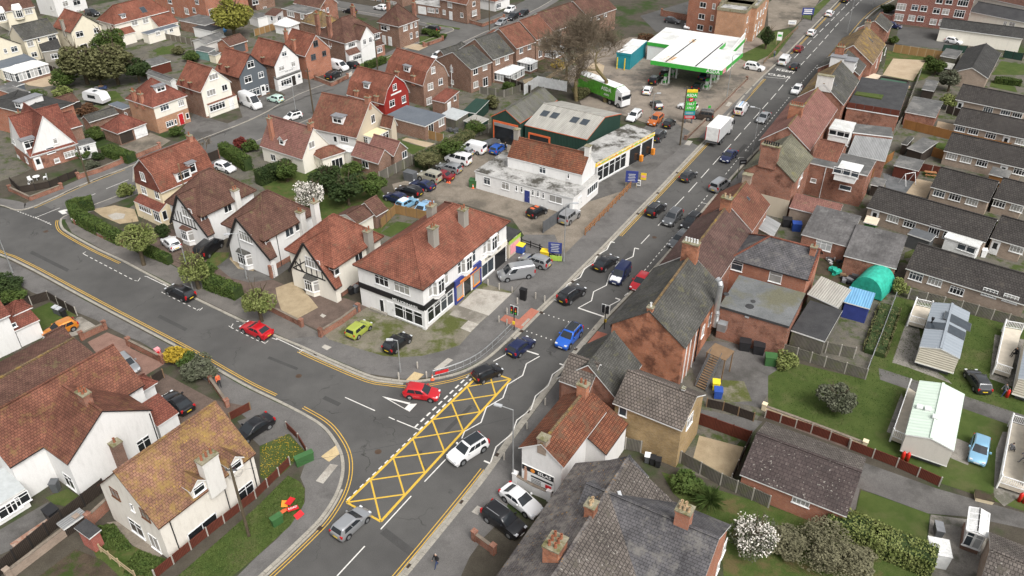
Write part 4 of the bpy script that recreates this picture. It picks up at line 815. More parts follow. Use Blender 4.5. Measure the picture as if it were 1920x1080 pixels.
k=Vol(None,T5(735,530),T5(845,492),2.7,root=h,L=1.2,ang=h.ang,o=.05,wall='brick_red');k.lean('w',.7,'tile_brown');k.win('e',*T5(790,560),1.6,1.2,3,2)
h.chimat(1.2,.5,.9,.7,1.5,ztop=10.2,pots=3);h.chimat(5.2,.55,.9,.7,1.5,ztop=10.4,pots=3);h.chimat(3,h.D-1.5,.9,.7,1.5,ztop=10.2,pots=3)
k=Vol(None,T5(150,310),T5(330,240),5.0,root=h,L=8,ang=h.ang,wall='brick_brown');k.hip(2.6,'tile_ochre')
# brick hipped house on the far corner
h=Vol(T5(748,252),T5(1005,302),T5(1252,220),5.3,name='house',label='square brick house with plain brown hipped roof on the far corner',wall='brick_brown',group=G_ST);h.hip(T5(912,70),'tile_brown')
h.wins('s',[(*T5(840,312),1.9,1.2),(*T5(890,312),.7,.8)]);h.door('s',*T5(840,430));h.door('s',*T5(908,452));h.wins('e',[(*T5(1080,315),1.5,1.2),(*T5(1147,292),.8,1.1),(*T5(1196,278),.8,1.1),(*T5(1145,402),.9,1.4),(*T5(1211,385),.8,1.3)]);h.chimat(-.1,h.D*.6,.8,.6,ztop=9.2,pots=3);h.chimat(h.L*.8,h.D-.2,.8,.6,ztop=9.2,pots=3)
# terrace behind conservatories
G_T='brick terrace behind the conservatories'
def unit(p0,p1,p2,ridge,roof,lab,ang=None,L=None,wn=()):
    h=Vol(p0,p1,p2,5.2,name='terraced_house',label=lab,wall='brick_brown',ang=ang,L=L,group=G_T,o=.25,og=.12);h.gable('y',ridge,roof)
    for q in wn:h.win('e',*T6(q[0],q[1]),q[2],q[3],2,1)
    return h
u1=unit(T6(110,655),T6(500,782),T6(726,692),T6(290,585),'tile_grey','dark tiled end terrace with small windows in its brick side',wn=((548,805,1.4,1.2),(655,755,1.3,1.2),(552,950,1.4,1.3),(660,920,1.5,1.9)))
u1.win('s',*T6(280,780),.8,1.1,1,2);u1.win('s',*T6(290,922),.8,.9,1,1);u1.pipe('s',u1.L*.42,.07,'white_plastic')
u2=unit(None,T6(748,674),T6(962,582),3.4,'tile_grey','dark tiled terraced house behind the large white conservatory',u1.ang,u1.L,((798,692,1.3,1.2),(898,645,1.2,1.2)))
u3=unit(None,T6(1012,549),T6(1217,466),3.4,'tile_brown_red','red tiled terraced house behind the small white conservatory',u1.ang,u1.L,((1062,568,1.2,1.2),(1155,525,1.1,1.2)))
u4=unit(None,T6(1238,452),T6(1427,372),3.4,'tile_brown_red','red tiled terraced house behind the grey conservatory',u1.ang,u1.L,((1278,468,1.2,1.2),(1366,428,1.1,1.2),(1278,600,1.2,1.6)))
u5=unit(None,T6(1432,352),T6(1800,218),3.2,'tile_brown','brick terraced house half hidden by the bare trees',u1.ang,u1.L,((1495,377,1.2,1.2),(1680,285,1.2,1.2),(1752,252,1.2,1.2),(1490,490,1.2,1.4),(1685,405,1.2,1.2),(1746,395,1.0,1.8)))
u6=unit(None,T6(1830,205),T6(2130,95),3.2,'tile_brown','farthest brick terraced house behind the bare tree crowns',u1.ang,u1.L,((1850,215,1.2,1.2),(1930,190,1.2,1.2),(2010,160,1.2,1.2)))
for q,lab,rf in (((345,545),'dark roofed porch on the street side of the end terrace','tile_grey'),((720,400),'red roofed porch on the street side of the terrace','tile_brown_red')):
    h=Vol(None,T6(q[0]+50,q[1]+25),None,2.9,name='porch',label=lab,cat='porch',wall='brick_brown',L=3.2,D=3.0,ang=u1.ang);h.hip(1.3,rf)
h=Vol(None,T6(210,640),None,2.9,name='porch',label='dark roofed garage beside the white car on the street',cat='porch',wall='brick_brown',L=3,D=5.5,ang=u1.ang);h.gable('y',1.2,'tile_grey')
# conservatories
def conservatory(lab,p0,p1,p2,ze=2.3,rise=.8,roofm='glass_roof',name='conservatory',hip=True,base='brick_brown',bh=.6,ang=None,L=None,D=None):
    h=Vol(p0,p1,p2,ze,name=name,label=lab,cat='conservatory',wall='upvc',ang=ang,L=L,D=D,o=.12)
    L,D,e=h.L,h.D,ze-h.z0;ax='x' if L >= D else 'y';i=min(L,D)/2 if hip else 0
    A,B=((i,D/2,e+rise),(L-i,D/2,e+rise))if ax == 'x' else ((L/2,i,e+rise),(L/2,D-i,e+rise))
    c=[(0,0,e),(L,0,e),(L,D,e),(0,D,e)]
    F=[[c[0],c[1],B,A],[c[1],c[2],B],[c[2],c[3],A,B],[c[3],c[0],A]]if ax == 'x' else [[c[0],c[1],A],[c[1],c[2],B,A],[c[2],c[3],B],[c[3],c[0],A,B]]
    fr=MB()
    fr.box(.1,.1,0,L-.1,D-.1,bh,1)
    for i_,f in enumerate(F):
        n=max(2,round((V(f[1])-V(f[0])).length/.75));a,b=V(f[0]),V(f[1]);t0,t1=(V(f[-1]),V(f[2]))
        for k in range(n):
            q=[a.lerp(b,k/n),a.lerp(b,(k+1)/n),t0.lerp(t1,(k+1)/n),t0.lerp(t1,k/n)];pn=MB();pn.poly(q if (q[2]-q[3]).length >.01 else q[:3]);h.kid(pn,'roof_pane',roofm)
            fr.beam(q[0]+V((0,0,.02)),q[3]+V((0,0,.02)),.06,.05)
        if hip or i_ % 2 == 0 or True:fr.beam(t0,t1,.09,.08)if (t1-t0).length >.01 else None
    for p,q in ((c[0],c[1]),(c[1],c[2]),(c[2],c[3]),(c[3],c[0])):fr.beam(p,q,.12,.12)
    h.box=(.12,.12,L-.12,D-.12);h.zr=lambda x,y:ze
    for side,ln in (('s',L-.24),('e',D-.24)):
        n=max(2,round(ln/.8))
        for k in range(n):h.winat(side,(k+.5)*ln/n,bh+h.z0+.02,ln/n-.02,e-bh-.1,1,2,'glass_pale' if k % 3 else 'glass_blue')
    fr2=None;m2=MB();m2.box(.2,.2,bh,L-.2,D-.2,e-.15);h.kid(m2,'blinds','sign_white')
    h.kid(fr,'frame',['upvc',base]);return h
plain('glass_roof',(.62,.63,.62),.3,.4);plain('glass_roof_grey',(.40,.42,.42),.3,.4)
conservatory('large white conservatory behind the end of the terrace',T6(768,805),T6(930,852),T6(1082,752))
conservatory('small white conservatory in the middle of the terrace',T6(1022,690),T6(1168,725),T6(1245,682))
conservatory('grey glazed conservatory nearest to the bare trees',T6(1315,548),T6(1432,582),T6(1537,525),roofm='glass_roof_grey')
conservatory('long white garden room on the gravel terrace, far left',T1(18,788),T1(150,832),T1(545,720),2.6,1.0,'flat_white')
# back garden houses, far left
h=Vol(T1(88,396),T1(262,460),T1(657,367),5.0,name='house',label='cream house with mossy dark grey gabled roof, upper left',wall='render_cream',group=G_BK);h.gable('y',T1(112,297),'tile_grey')
h.wins('e',[(*T1(340,487),1.4,1.4),(*T1(588,430),1.9,1.3),(*T1(385,612),1.3,1.1)]);h.win('e',*T1(435,447),.5,.8,1,1);h.pipe('e',2.6)
w=Vol(T1(405,525),T1(470,585),T1(690,560),2.6,root=h,wall='chimney_render',D=4.2);w.lean('w',1.2,'tile_dark');w.win('e',*T1(625,630),1.9,1.1,3)
h=Vol(T1(575,305),T1(790,372),T1(1158,288),5.1,name='house',label='cream gabled house with orange roof and white french doors, upper left',wall='render_cream',group=G_BK);h.gable('x',T1(915,160),'tile_orange',fascia='fascia_black')
h.wins('e',[(*T1(895,382),1.8,1.3),(*T1(1082,342),1.3,1.2)]);h.win('e',*T1(950,542),1.7,2.0,2,1,'glass');h.win('e',*T1(1060,512),.9,1.8,1,2,'glass');h.chimney(*T1(722,340),.7,.6,2.4,mat='chimney_render',pots=1)
h=Vol(T1(1095,222),T1(1285,280),T1(1900,118),5.0,name='chalet_house',label='large chalet with sweeping orange roof and white dormer wall',wall='render_ivory',group=G_BK);h.hip(T1(1255,62),'tile_orange',axis='y',inset=3)
for a,b_ in ((T1(1352,404),T1(1530,358)),(T1(1785,305),T1(2010,245))):
    w=Vol(None,a,b_,2.6,root=h,L=3.3,ang=h.ang,wall='render_ivory',o=.2);w.lean('w',2.5,'tile_orange')
h.wins('e',[(*T1(1513,257),1.6,1.2),(*T1(1637,232),1.5,1.2)]);h.skylight(*T1(1612,110),1.4,1.6);h.dormer(*T1(1395,205),'e',1.2,.8)
w=Vol(None,T1(1660,385),T1(2010,285),2.5,root=h,L=2.6,ang=h.ang,wall='render_ivory');w.flat('felt_blue');w.wins('e',[(*T1(1775,370),1.2,1.0),(*T1(1865,355),.7,1.2),(*T1(1925,335),1.0,1.0)])
h=Vol(None,(-50,107),T1(243,494),5.0,name='house',label='cream house cut by the left edge, above the grey flat roof',wall='render_cream',L=9,group=G_BK);h.gable('x',3.6,'tile_brown',fascia='fascia_black');h.wins('e',[(*T1(160,552),1.5,1.2),(*T1(60,572),.7,1.0)]);h.pipe('e',h.D*.42)
w=Vol(T1(-120,660),T1(0,775),T1(395,662),2.8,root=h,wall='render_cream');w.flat('felt_blue')
h=Vol(None,T1(50,137),T1(393,74),5.2,name='house',label='cream house with brown roof and white gabled bays, top left corner',wall='render_cream',L=9,group=G_BK);h.gable('y',3.6,'tile_brown');h.win('e',*T1(322,125),1.8,1.3,3,2)
for p_ in (T1(205,150),T1(15,195)):u,z=h.uz('e',*p_);b_=h.bay('e',u,2.4,2.4,2.9,.7,'fascia_white',rh=1.3,base=.5)
h=Vol(None,T1(590,-25),T1(945,-115),5.2,name='house',label='white rendered house with bay windows at the top edge, left of the parked car',wall='render_white',L=8,group=G_BK);h.gable('y',3.4,'tile_brown');h.wins('e',[(*T1(735,42),1.6,1.4),(*T1(862,25),2.2,1.5),(*T1(888,135),1.6,1.2)]);h.win('s',*T1(577,92),1.0,1.1)
h=Vol(T4(-40,-225),T4(480,-75),T4(900,-215),8.0,name='brick_house',label='tall brick house with white windows behind the willow, top edge',wall='brick_orange_plain',group=G_BK);h.hip(3.4,'tile_brown');h.wins('s',[(*T4(145,115),1.0,1.4),(*T4(300,125),1.6,1.6),(*T4(385,115),1.2,1.3),(*T4(415,20),1.4,1.2),(*T4(110,12),1.6,1.3)]);h.wins('e',[(*T4(575,132),1.5,1.5)])
w=Vol(T4(212,225),T4(500,285),T4(720,215),2.7,root=h,wall='brick_brown');w.flat('felt')
h=Vol(T4(385,300),T4(580,352),T4(695,305),2.4,name='garden_room',label='low white garden room with dark flat roof near the blue pool',cat='outbuilding',wall='render_white');h.flat('felt_dark')
h=Vol(T4(860,-190),T4(1050,-105),T4(1250,-160),5.4,name='brick_house',label='brick house right of the willow at the top edge',wall='brick_brown',group=G_BK);h.gable('y',3,'tile_brown');h.wins('e',[(*T4(1072,22),1.8,1.3),(*T4(1182,100),1.1,1.2)])
h=Vol(T4(1368,92),T4(1640,157),T4(1815,105),4.9,name='brick_house',label='brick house with felt flat roof behind the white gazebo',wall='brick_brown',group=G_BK);h.flat('felt');h.win('s',*T4(1470,157),2.6,1.3,3,1,'glass_curtain');h.win('s',*T4(1600,187),1.3,1.2,1,1)
w=Vol(T4(1500,32),T4(1800,96),T4(2000,30),4.9,root=h,wall='brick_red');w.gable('x',2.6,'tile_brown');w.wins('e',[(*T4(1842,137),1.0,1.3),(*T4(1886,112),.8,1.2)])
h=Vol(T4(1178,162),T4(1297,185),T4(1388,142),2.7,name='annexe',label='small white annexe with brown lean-to roof beside the gazebo',cat='outbuilding',wall='render_white');h.lean('n',.9,'tile_brown');h.win('s',*T4(1258,205),.8,1.3,1,1);h.win('e',*T4(1340,205),1.4,1.2)
h=Vol(T4(1000,165),T4(1095,205),T4(1185,180),2.5,name='garage',label='white block garage with grey roof right of the willow',cat='garage',wall='render_white',D=4);h.flat('felt')
h=Vol(T4(375,452),T4(522,495),T4(735,412),2.6,name='garage',label='grey garage with felt pitched roof in the back gardens',cat='garage',wall='chimney_white');h.gable('y',.8,'felt')
h=Vol(T4(608,488),T4(785,522),T4(1007,460),2.6,name='garage',label='brick garage with brown gabled roof and grey door in the back gardens',cat='garage',wall='brick_orange_plain');h.gable('y',T4(690,440),'tile_brown');h.panel('e',*T4(895,540),3.2,2.0,'frame_grey','garage_door')
plain('teal_paint',(.17,.30,.27),.7)
h=Vol(T4(405,552),T4(545,590),T4(612,556),2.2,name='garden_shed',label='pale teal shed with felt roof',cat='shed',wall='teal_paint');h.lean('n',.3,'felt')
h=Vol(T4(545,602),T4(620,625),T4(680,600),2.0,name='garden_shed',label='small cream shed next to the teal shed',cat='shed',wall='render_cream');h.lean('n',.25,'felt')
h=Vol(T3(75,128),T3(200,165),T3(490,88),2.4,name='garden_shed',label='long red timber shed with pale felt roof',cat='shed',wall='plank_red');h.lean('w',.35,'felt')
h=Vol(T3(200,213),T3(470,322),T3(545,292),2.6,name='garage',label='white garage with grey felt roof between the garden hedges',cat='garage',wall='render_white');h.gable('x',.5,'felt')
h=Vol(T2(-60,85),T2(190,175),T2(335,127),2.8,name='outbuilding',label='brick outbuilding with felt flat roof at the left edge',cat='outbuilding',wall='brick_orange_plain');h.flat('felt')
h=Vol(T2(45,42),T2(180,70),T2(280,38),2.7,name='outbuilding',label='small felt roofed outbuilding below the gravel terrace',cat='outbuilding',wall='render_grey');h.flat('felt')
h=Vol(T2(-210,258),T2(440,414),None,5.2,D=7.6,name='house',label='brick house with dark tiled hipped roof and dormer at the left edge',wall='brick_orange_plain',group=G_BK);h.hip(T2(150,200),'tile_dark',axis='x');h.dormer(*T2(215,320),'s',1.8,1.2);h.chimney(*T2(225,410),.8,.6,.8,pots=1)
# top edge, beyond the far street
h=Vol((618,-50),(752,-22),None,5.2,D=9,name='terrace',label='long brick terrace across the far street, top edge',cat='house',wall='brick_brown');h.gable('x',3,'tile_brown');h.wins('s',[(*T5(495,5),1.8,1.2),(*T5(585,5),1.0,1.2),(*T5(710,12),1.6,1.4),(*T5(785,18),1.8,1.4),(*T5(950,48),2.2,1.6)]);h.door('s',*T5(637,30));h.door('s',*T5(865,40),mat='door_green')
h=Vol(T5(1150,25),T5(1465,75),None,3.1,D=8,name='bungalow',label='flat roofed brick bungalow with wide pale garage door, top',cat='house',wall='brick_brown');h.flat('flat_stained');h.panel('s',*T5(1270,115),2.6,2.0,'fascia_white','garage_door');h.win('s',*T5(1370,115),2.2,1.2,3,2);h.win('s',*T5(1437,120),.8,1.2,1,2)
h=Vol(T6(130,-12),T6(448,55),T6(615,0),5.0,name='brick_house',label='two storey brick house with brown roof and white bay windows, top',wall='brick_brown');h.gable('x',3.2,'tile_brown_red');h.wins('s',[(*T6(262,57),1.5,1.3),(*T6(198,137),1.0,1.2),(*T6(395,168),1.0,1.2)]);h.door('s',*T6(272,170));h.win('e',*T6(530,42),1.2,1.2);h.win('e',*T6(537,145),1.9,1.4,3,2,out=.3)
h=Vol(T6(720,25),T6(770,20),T6(985,-35),2.8,name='bungalow',label='white bungalow with bay window and orange roof, top edge',cat='house',wall='render_white',L=8);h.hip(3,'tile_orange');h.win('e',*T6(810,62),2.0,1.3,3,2,out=.4)
# ---------------------------------------------------------------- central block: row on the side road, corner shops, motor garage, filling station
C1,C2,C3,C4,C5,C6,C7,C8=z6(220,250),z6(400,380),z6(640,400),z6(780,420),z6(700,230),z6(900,150),z6(960,280),z6(1120,40)
G_S='row of detached houses on the side road'
def z4(c,r):return lambda x,y:(480*c+x/4,270*r+y/4)
def swall_chimney(h,side,pt,pm,w,d,mat,pots,cap='cap_stone',zb=.1):
    """stack built against a side wall; pt = pixel of its top, pm = pixel on it half way"""
    x=h.L-.2 if side == 'e' else .35;q=h.hit('x',x,*pm);t=h.hit('x',x,*pt);return h.chimat(x,q.y,w,d,0,mat,pots,cap,zb=zb,ztop=t.z)
def fgable(h,apex,left,right,out=.9,wall=None,roof='tile_brown',barge='timber_black',back=3.2,zopen=0.0):
    """front gable standing forward of the s wall with sweeping eaves"""
    yp=h.box[1]-out;A,Lf,Rt=(h.hit('y',yp,*p)for p in (apex,left,right));z0=h.z0
    a,l,r=A.z-z0,Lf.z-z0,Rt.z-z0;m=MB();i=.3
    zl=lambda x:(l+(a-l)*(x-Lf.x)/(A.x-Lf.x)if x <A.x else a+(r-a)*(x-A.x)/(Rt.x-A.x))-.16
    xl,xr=Lf.x+i,Rt.x-i
    P=[(xl,0),(xr,0),(xr,zl(xr)),(A.x,a-.16),(xl,zl(xl))]
    m.poly([(x,yp+.12,z)for x,z in P]);m.poly([(xr,yp+.12,0),(xr,h.box[1],0),(xr,h.box[1],zl(xr)),(xr,yp+.12,zl(xr))]);m.poly([(xl,h.box[1],0),(xl,yp+.12,0),(xl,yp+.12,zl(xl)),(xl,h.box[1],zl(xl))])
    h.kid(m,'gable_wall',wall or h.wallm);rf=MB()
    def bk(x,z):
        y=h.box[1]
        while y <h.D/2 and h.zr(min(max(x,.05),h.L-.05),y)-z0 <z:y += .1
        return y
    bl,ba,br_=bk(Lf.x,l),bk(A.x,a),bk(Rt.x,r)
    h.slab(rf,[(Lf.x,yp-.1,l),(A.x,yp-.1,a),(A.x,ba,a),(Lf.x,max(bl,h.box[1]+.2),l)]);h.slab(rf,[(A.x,yp-.1,a),(Rt.x,yp-.1,r),(Rt.x,max(br_,h.box[1]+.2),r),(A.x,ba,a)]);rf.beam((A.x,yp-.1,a+.03),(A.x,ba,a+.03),.24,.12,0)
    h.kid(rf,'gable_roof',[roof,barge]);b=MB()
    b.beam((Lf.x,yp-.14,l-.12),(A.x,yp-.14,a-.12),.08,.34);b.beam((A.x,yp-.145,a-.12),(Rt.x,yp-.145,r-.12),.08,.34);h.kid(b,'bargeboard',barge)
    return yp+.12,A,Lf,Rt,zl
def timbers(h,y,A,zl,x0,x1,zb,n,mat='timber_black',diag=False):
    b=MB();b.box(x0,y-.04,zb-.1,x1,y,zb+.1)
    for k in range(n):
        x=x0+(x1-x0)*(k+.5)/n;z=min(zl(x)-.1,zb+1.9)
        if z >zb+.3:b.box(x-.06,y-.045,zb+.1,x+.06,y,z)
    h.kid(b,'timber_framing',mat)
# peach gambrel house with tile hung gable
h=Vol(C1(150,545),C1(490,672),C1(1112,415),5.4,name='house',label='peach house with orange gambrel roof and tile hung gable on the street corner',wall='render_peach',group=G_S);h.gambrel('y',C1(212,303),'tile_orange',kc=.17,kz=.58)
m=MB();prof=[(h.o+.03,5.2),(h.L*.17,h.ze+h.rise*.58-.2),(h.L/2,h.ze+h.rise-.2),(h.L*.83,h.ze+h.rise*.58-.2),(h.L-h.o-.03,5.2)]
m.poly([(x,h.box[1]-.06,z-h.z0)for x,z in prof[::-1]][::-1]);m.poly([(prof[0][0],h.box[1],5.1),(prof[-1][0],h.box[1],5.1),(prof[-1][0],h.box[1]-.06,5.1),(prof[0][0],h.box[1]-.06,5.1)]);h.kid(m,'tile_hanging','tile_red')
h.win('s',*C1(285,485),1.1,1.4,2,1,'glass_curtain',out=.06);h.wins('s',[(*C1(300,640),1.3,1.3),(*C1(447,692),1.1,1.3)])
w=Vol(C1(178,762),C1(470,890),None,2.7,D=1.7,root=h,ang=h.ang,o=.05,wall='render_peach');w.lean('n',1.0,'tile_red');w.win('s',*C1(312,850),3.0,1.1,5,2);w.win('s',*C1(445,930),1.6,1.7,3,2);w.win('e',*C1(533,920),.8,1.5,1,1,'glass')
h.dormer(*C1(760,525),'e',2.6,1.6,roofm='tile_orange');h.dormer(*C1(860,450),'e',1.3,1.7,roofm='lead',nc=1);h.chimat(h.L/2,h.D-.8,.8,.6,.7,'brick_orange_plain',1)
q=h.hit('x',h.L-.2,*C1(735,590));t=h.hit('x',h.L-.2,*C1(673,360));m=MB();m.tube((q.x+.25,q.y,3.2),(q.x+.25,q.y,t.z),.1);m.lathe([(.16,0),(.16,.18),(0,.25)],8,0,(q.x+.25,q.y,t.z));h.kid(m,'flue_pipe','timber')
# three half timbered houses
h=Vol(C1(525,775),C1(950,942),C1(1572,642),5.3,name='half_timbered_house',label='white house with brown hipped roof and striped half timbered gable',wall='render_white',group=G_S,o=.4);h.hip(C1(1005,405),'tile_brown',fascia='fascia_brown')
y,A,Lf,Rt,zl=fgable(h,C1(672,692),C1(602,1000),(391,443),wall='render_white');timbers(h,y,A,zl,Lf.x+.5,A.x+2.6,3.0,8)
h.win('s',*C1(785,890),2.3,1.6,4,2,out=.82);u,z=h.uz('s',*z4(0,1)(1395,640),.8);bb=h.bay('s',A.x-h.box[0]+.2,3.0,2.5,.2,1.5,'tile_brown');h.win('e',*C1(1242,842),1.4,1.2,2,1,'glass');h.win('e',*C1(985,965),1.2,1.2,2,1)
swall_chimney(h,'e',C1(1320,628),C1(1345,760),.8,.9,'chimney_white',2);h.pipe('e',1.0,mat='white_plastic')
h=Vol(C2(80,242),C2(570,437),C2(1165,112),5.3,name='half_timbered_house',label='white house with brown hipped roof, curved black eaves and brick plinth',wall='render_white',group=G_S,o=.4);h.hip((500,357),'tile_brown',fascia='fascia_brown');
y,A,Lf,Rt,zl=fgable(h,C2(258,168),C2(160,485),C2(648,640),wall='render_white');h.win('s',*C2(365,385),2.6,1.5,5,2,'glass_curtain',out=.82);b=h.bay('s',A.x-h.box[0]+.1,3.2,2.5,.2,1.5,'tile_grey')
b=MB();b.box(h.box[2]-2,h.box[1]-.03,0,h.box[2]+.03,h.box[3],.8);h.kid(b,'plinth','brick_red');m=MB();m.box(Rt.x-.75,y-.3,0,Rt.x-.3,y+.3,2.0);h.kid(m,'porch_pier','brick_red')
h.win('e',*C2(855,328),1.5,1.3,2,1);h.win('e',*C2(943,272),.8,1.2,1,1,'glass');h.win('e',*C2(612,460),.9,1.3,1,2);h.win('s',*C2(570,460),.9,1.3,1,2);h.win('e',*C2(1143,205),.7,1.8,1,2,'glass');swall_chimney(h,'e',C2(980,90),C2(1000,260),.9,.9,'chimney_white',2);h.pipe('e',2.0)
h=Vol(C2(800,527),C2(1360,744),C2(1920,377),5.1,name='half_timbered_house',label='cream house with orange hipped roof and half timbered gable beside the corner shops',wall='render_ivory',group=G_S,o=.4);h.hip(C2(1345,130),'tile_orange',fascia='fascia_brown')
y,A,Lf,Rt,zl=fgable(h,C2(1015,447),C2(855,760),C2(1385,975),wall='render_ivory',roof='tile_orange');timbers(h,y,A,zl,Lf.x+.9,A.x+2.8,2.9,6)
b=MB();b.beam((Lf.x+.7,y-.03,2.9),(A.x-.6,y-.03,4.6),.06,.14);b.beam((A.x-.9,y-.03,2.9),(Lf.x+1.5,y-.03,4.2),.06,.14);h.kid(b,'timber_framing','timber_black')
h.win('s',*C2(1120,682),2.6,1.5,5,2,'glass_curtain',out=.82);h.bay('s',A.x-h.box[0]+.3,3.0,2.5,.2,1.5,'tile_grey');h.win('e',*C2(1388,765),.9,1.2,1,2);h.win('s',*C2(1335,775),.9,1.2,1,2);h.win('e',*C2(1635,612),1.5,1.2,2,1,'glass')
b=MB();b.box(h.box[0]-.03,h.box[1]-.03,0,h.box[2]+.03,h.box[3],.6);h.kid(b,'plinth','brick_red');swall_chimney(h,'e',C2(1735,310),C2(1755,480),.8,1.0,'chimney_render',2);q=h.hit('x',.3,606,400);t=h.hit('x',.3,605,374);h.chimat(.3,min(q.y,h.D*.62),.8,.9,0,'chimney_white',1,zb=3,ztop=9.6)
m=MB();q1,q2=h.onroof(*C2(1218,350)),h.onroof(*C2(1200,680));m.beam((q1.x,q1.y,q1.z-h.z0+.05),(q2.x,q2.y,q2.z-h.z0+.12),.22,.08);h.kid(m,'lead_valley','lead_pale')
# ---- corner shops
h=Vol(C3(120,582),C3(920,867),C3(1907,92),6.3,name='corner_shops',label='white two storey shop block with orange hipped roof on the road corner',cat='shop',wall='render_white',o=.4);h.hip(C3(792,212),'tile_orange',axis='y',fascia='fascia_black');SH=h
h.win('s',*C3(455,757),2.2,1.4,3,2,'glass');h.win('s',*C3(682,842),2.4,1.4,3,2,'glass_curtain')
for q in ((1000,865),(1180,722),(1325,617),(1490,482),(1610,387),(1760,267)):h.win('e',*C3(*q),.75,1.7,1,2)
for q in ((1095,812),(1412,572),(1697,342)):u,z=h.uz('e',*C3(*q),.4);h.bay('e',u+.25,2.1,2.7,3.55,.6,'render_white','render_white',nc=2,rh=.05,base=.6)
uA,_=h.uz('e',*C3(1262,870));uB,_=h.uz('e',*C3(1562,640));uC,_=h.uz('e',*C3(1716,540));Ls=h.box[2]-h.box[0];Le=h.box[3]-h.box[1]
h.panelat('s',Ls/2,2.95,Ls+.1,.75,'sign_black','shop_fascia',d=.14);h.panelat('e',uA/2,2.95,uA,.75,'sign_black','shop_fascia',d=.14)
h.text('s',*z6(560,560)(1195,55),'MILLIONHAIRS',.52,'sign_white',.15,1.15);h.text('e',*C3(1110,975),'MILLIONHAIRS',.5,'sign_white',.15,1.0)
Z61=z6(560,560)
for q in ((1143,142),(1240,182),(1347,222)):h.win('s',*Z61(*q),1.75,1.95,1,2,'glass',out=.05)
h.door('s',*Z61(1035,85),1.05,2.1);h.win('s',*Z61(938,80),.75,2.0,1,1,'glass');m=MB();m.box(h.box[2]-.35,h.box[1]-.1,0,h.box[2]+.1,h.box[1]+.35,2.9);h.kid(m,'corner_pillar','render_white')
for k in range(4):h.winat('e',.5+(k+.5)*(uA-.7)/4,.75,(uA-.7)/4-.06,2.1,1,2,'glass' if k <2 else 'glass_blue',out=.05)
m=MB();m.box(h.box[0]+1.5,h.box[1]-.35,0,h.box[0]+4.2,h.box[1],.3);h.kid(m,'door_step','concrete')
h.panelat('e',(uA+uB)/2,2.75,uB-uA-.1,.95,'sign_blue','shop_fascia',d=.3);h.panelat('e',uA+.2,.1,.3,2.7,'sign_blue','shopfront_pier',d=.25);h.panelat('e',uB-.2,.1,.3,2.7,'sign_blue','shopfront_pier',d=.25)
h.panelat('e',(uA+uB)/2-.9,3.0,2.2,.28,'sign_orange','sign_strip',out=.3,d=.03);h.panelat('e',(uA+uB)/2+1.0,3.25,1.6,.22,'sign_orange','sign_strip',out=.3,d=.03);h.panelat('e',(uA+uB)/2,2.78,uB-uA-.5,.1,'sign_orange','sign_strip',out=.3,d=.03)
mu=(uA+uB)/2
for u in (uA+1.1,uB-1.1):h.panelat('e',u,.1,1.5,.45,'sign_blue','stall_riser',d=.2);h.winat('e',u,.6,1.6,2.1,1,1,'glass_curtain',out=.12,fm='sign_orange')
h.panelat('e',mu,.1,1.5,2.5,'glass','shop_doorway',d=.03)
h.panelat('e',(uB+uC)/2,2.75,uC-uB-.1,.8,'render_ivory','shop_fascia',d=.16);h.winat('e',(uB+uC)/2,.6,uC-uB-.4,2.1,2,1,'glass_blue',out=.08);h.text('e',*C3(1655,495),'SCAMP',.5,'sign_black',.18)
h.panelat('e',(uC+Le)/2,2.75,Le-uC-.1,.8,'render_ivory','shop_fascia',d=.16);h.text('e',*C3(1772,392),'KIDS',.45,'sign_black',.18);h.panelat('e',(uC+Le)/2,.0,Le-uC-.5,2.6,'glass','carriage_opening',d=.02)
h.chimat(*h.onroof(*C3(1040,340)).xy,.9,1.1,2.4,'chimney_render',2);h.chimat(*h.onroof(*C3(1375,115)).xy,.9,1.1,2.2,'chimney_render',2);h.chimat(h.L*.34,h.D*.60,.9,1.1,1.6,'chimney_render',2)
w=Vol(None,C4(1045,190),C4(1188,76),3.1,root=None,name='kiosk',label='small shop with lime green fascia beside the corner shops',cat='shop',L=4.6,wall='render_beige');w.flat('felt_dark',fascia='fascia_black');w.panelat('e',(w.D-.3)/2,2.35,w.D-.3,.65,'sign_lime','shop_fascia',d=.1);w.panelat('e',(w.D-.3)/2,.5,w.D-1.2,1.5,'sign_pink','shutter',d=.05);w.text('e',*C4(1120,140),'o o o o',.3,'sign_white',.12)
# ---- garden garages behind the corner
h=Vol(None,C2(1628,243),C2(1817,131),2.5,name='garage',label='cream garage with brown pitched roof behind the half timbered house',cat='garage',L=4.6,wall='render_ivory');h.gable('y',C2(1718,0),'tile_brown')
h=Vol(None,(705,406),(728,392.5),2.4,name='garage',label='brick garage with dark pitched roof beside the parked blue cars',cat='garage',L=4.2,wall='brick_dark');h.gable('y',1.7,'tile_brown')
# ---- cross street, south side
h=Vol(T7(72,720),T7(640,836),T7(1050,702),2.9,name='chalet_bungalow',label='cream bungalow with pink tiled roof, small gabled dormer and tall chimney',cat='house',wall='render_ivory',group=G_ST);h.gable('x',T7(295,342),'tile_rosy')
h.win('e',*T7(745,667),1.3,1.2,2,1);h.win('s',*T7(315,812),1.2,1.2,2,1,'glass');h.dormer(*T7(412,672),'s',1.2,1.1,'gable',nc=1);h.chimney(*T7(305,590),.7,.6,3.6,'brick_orange_plain',1);h.chimat(h.L-.6,h.D/2,.7,.8,.9,'brick_orange_plain',2)
w=Vol(T7(700,772),T7(850,834),T7(1148,752),2.7,root=h,wall='render_ivory');w.hip(1.1,'tile_brown_red');w.win('e',*T7(1035,880),2.2,1.9,3,1,'glass');w=Vol(T7(1005,685),T7(1185,752),T7(1222,690),2.5,root=h,wall='render_ivory');w.flat('flat_white')
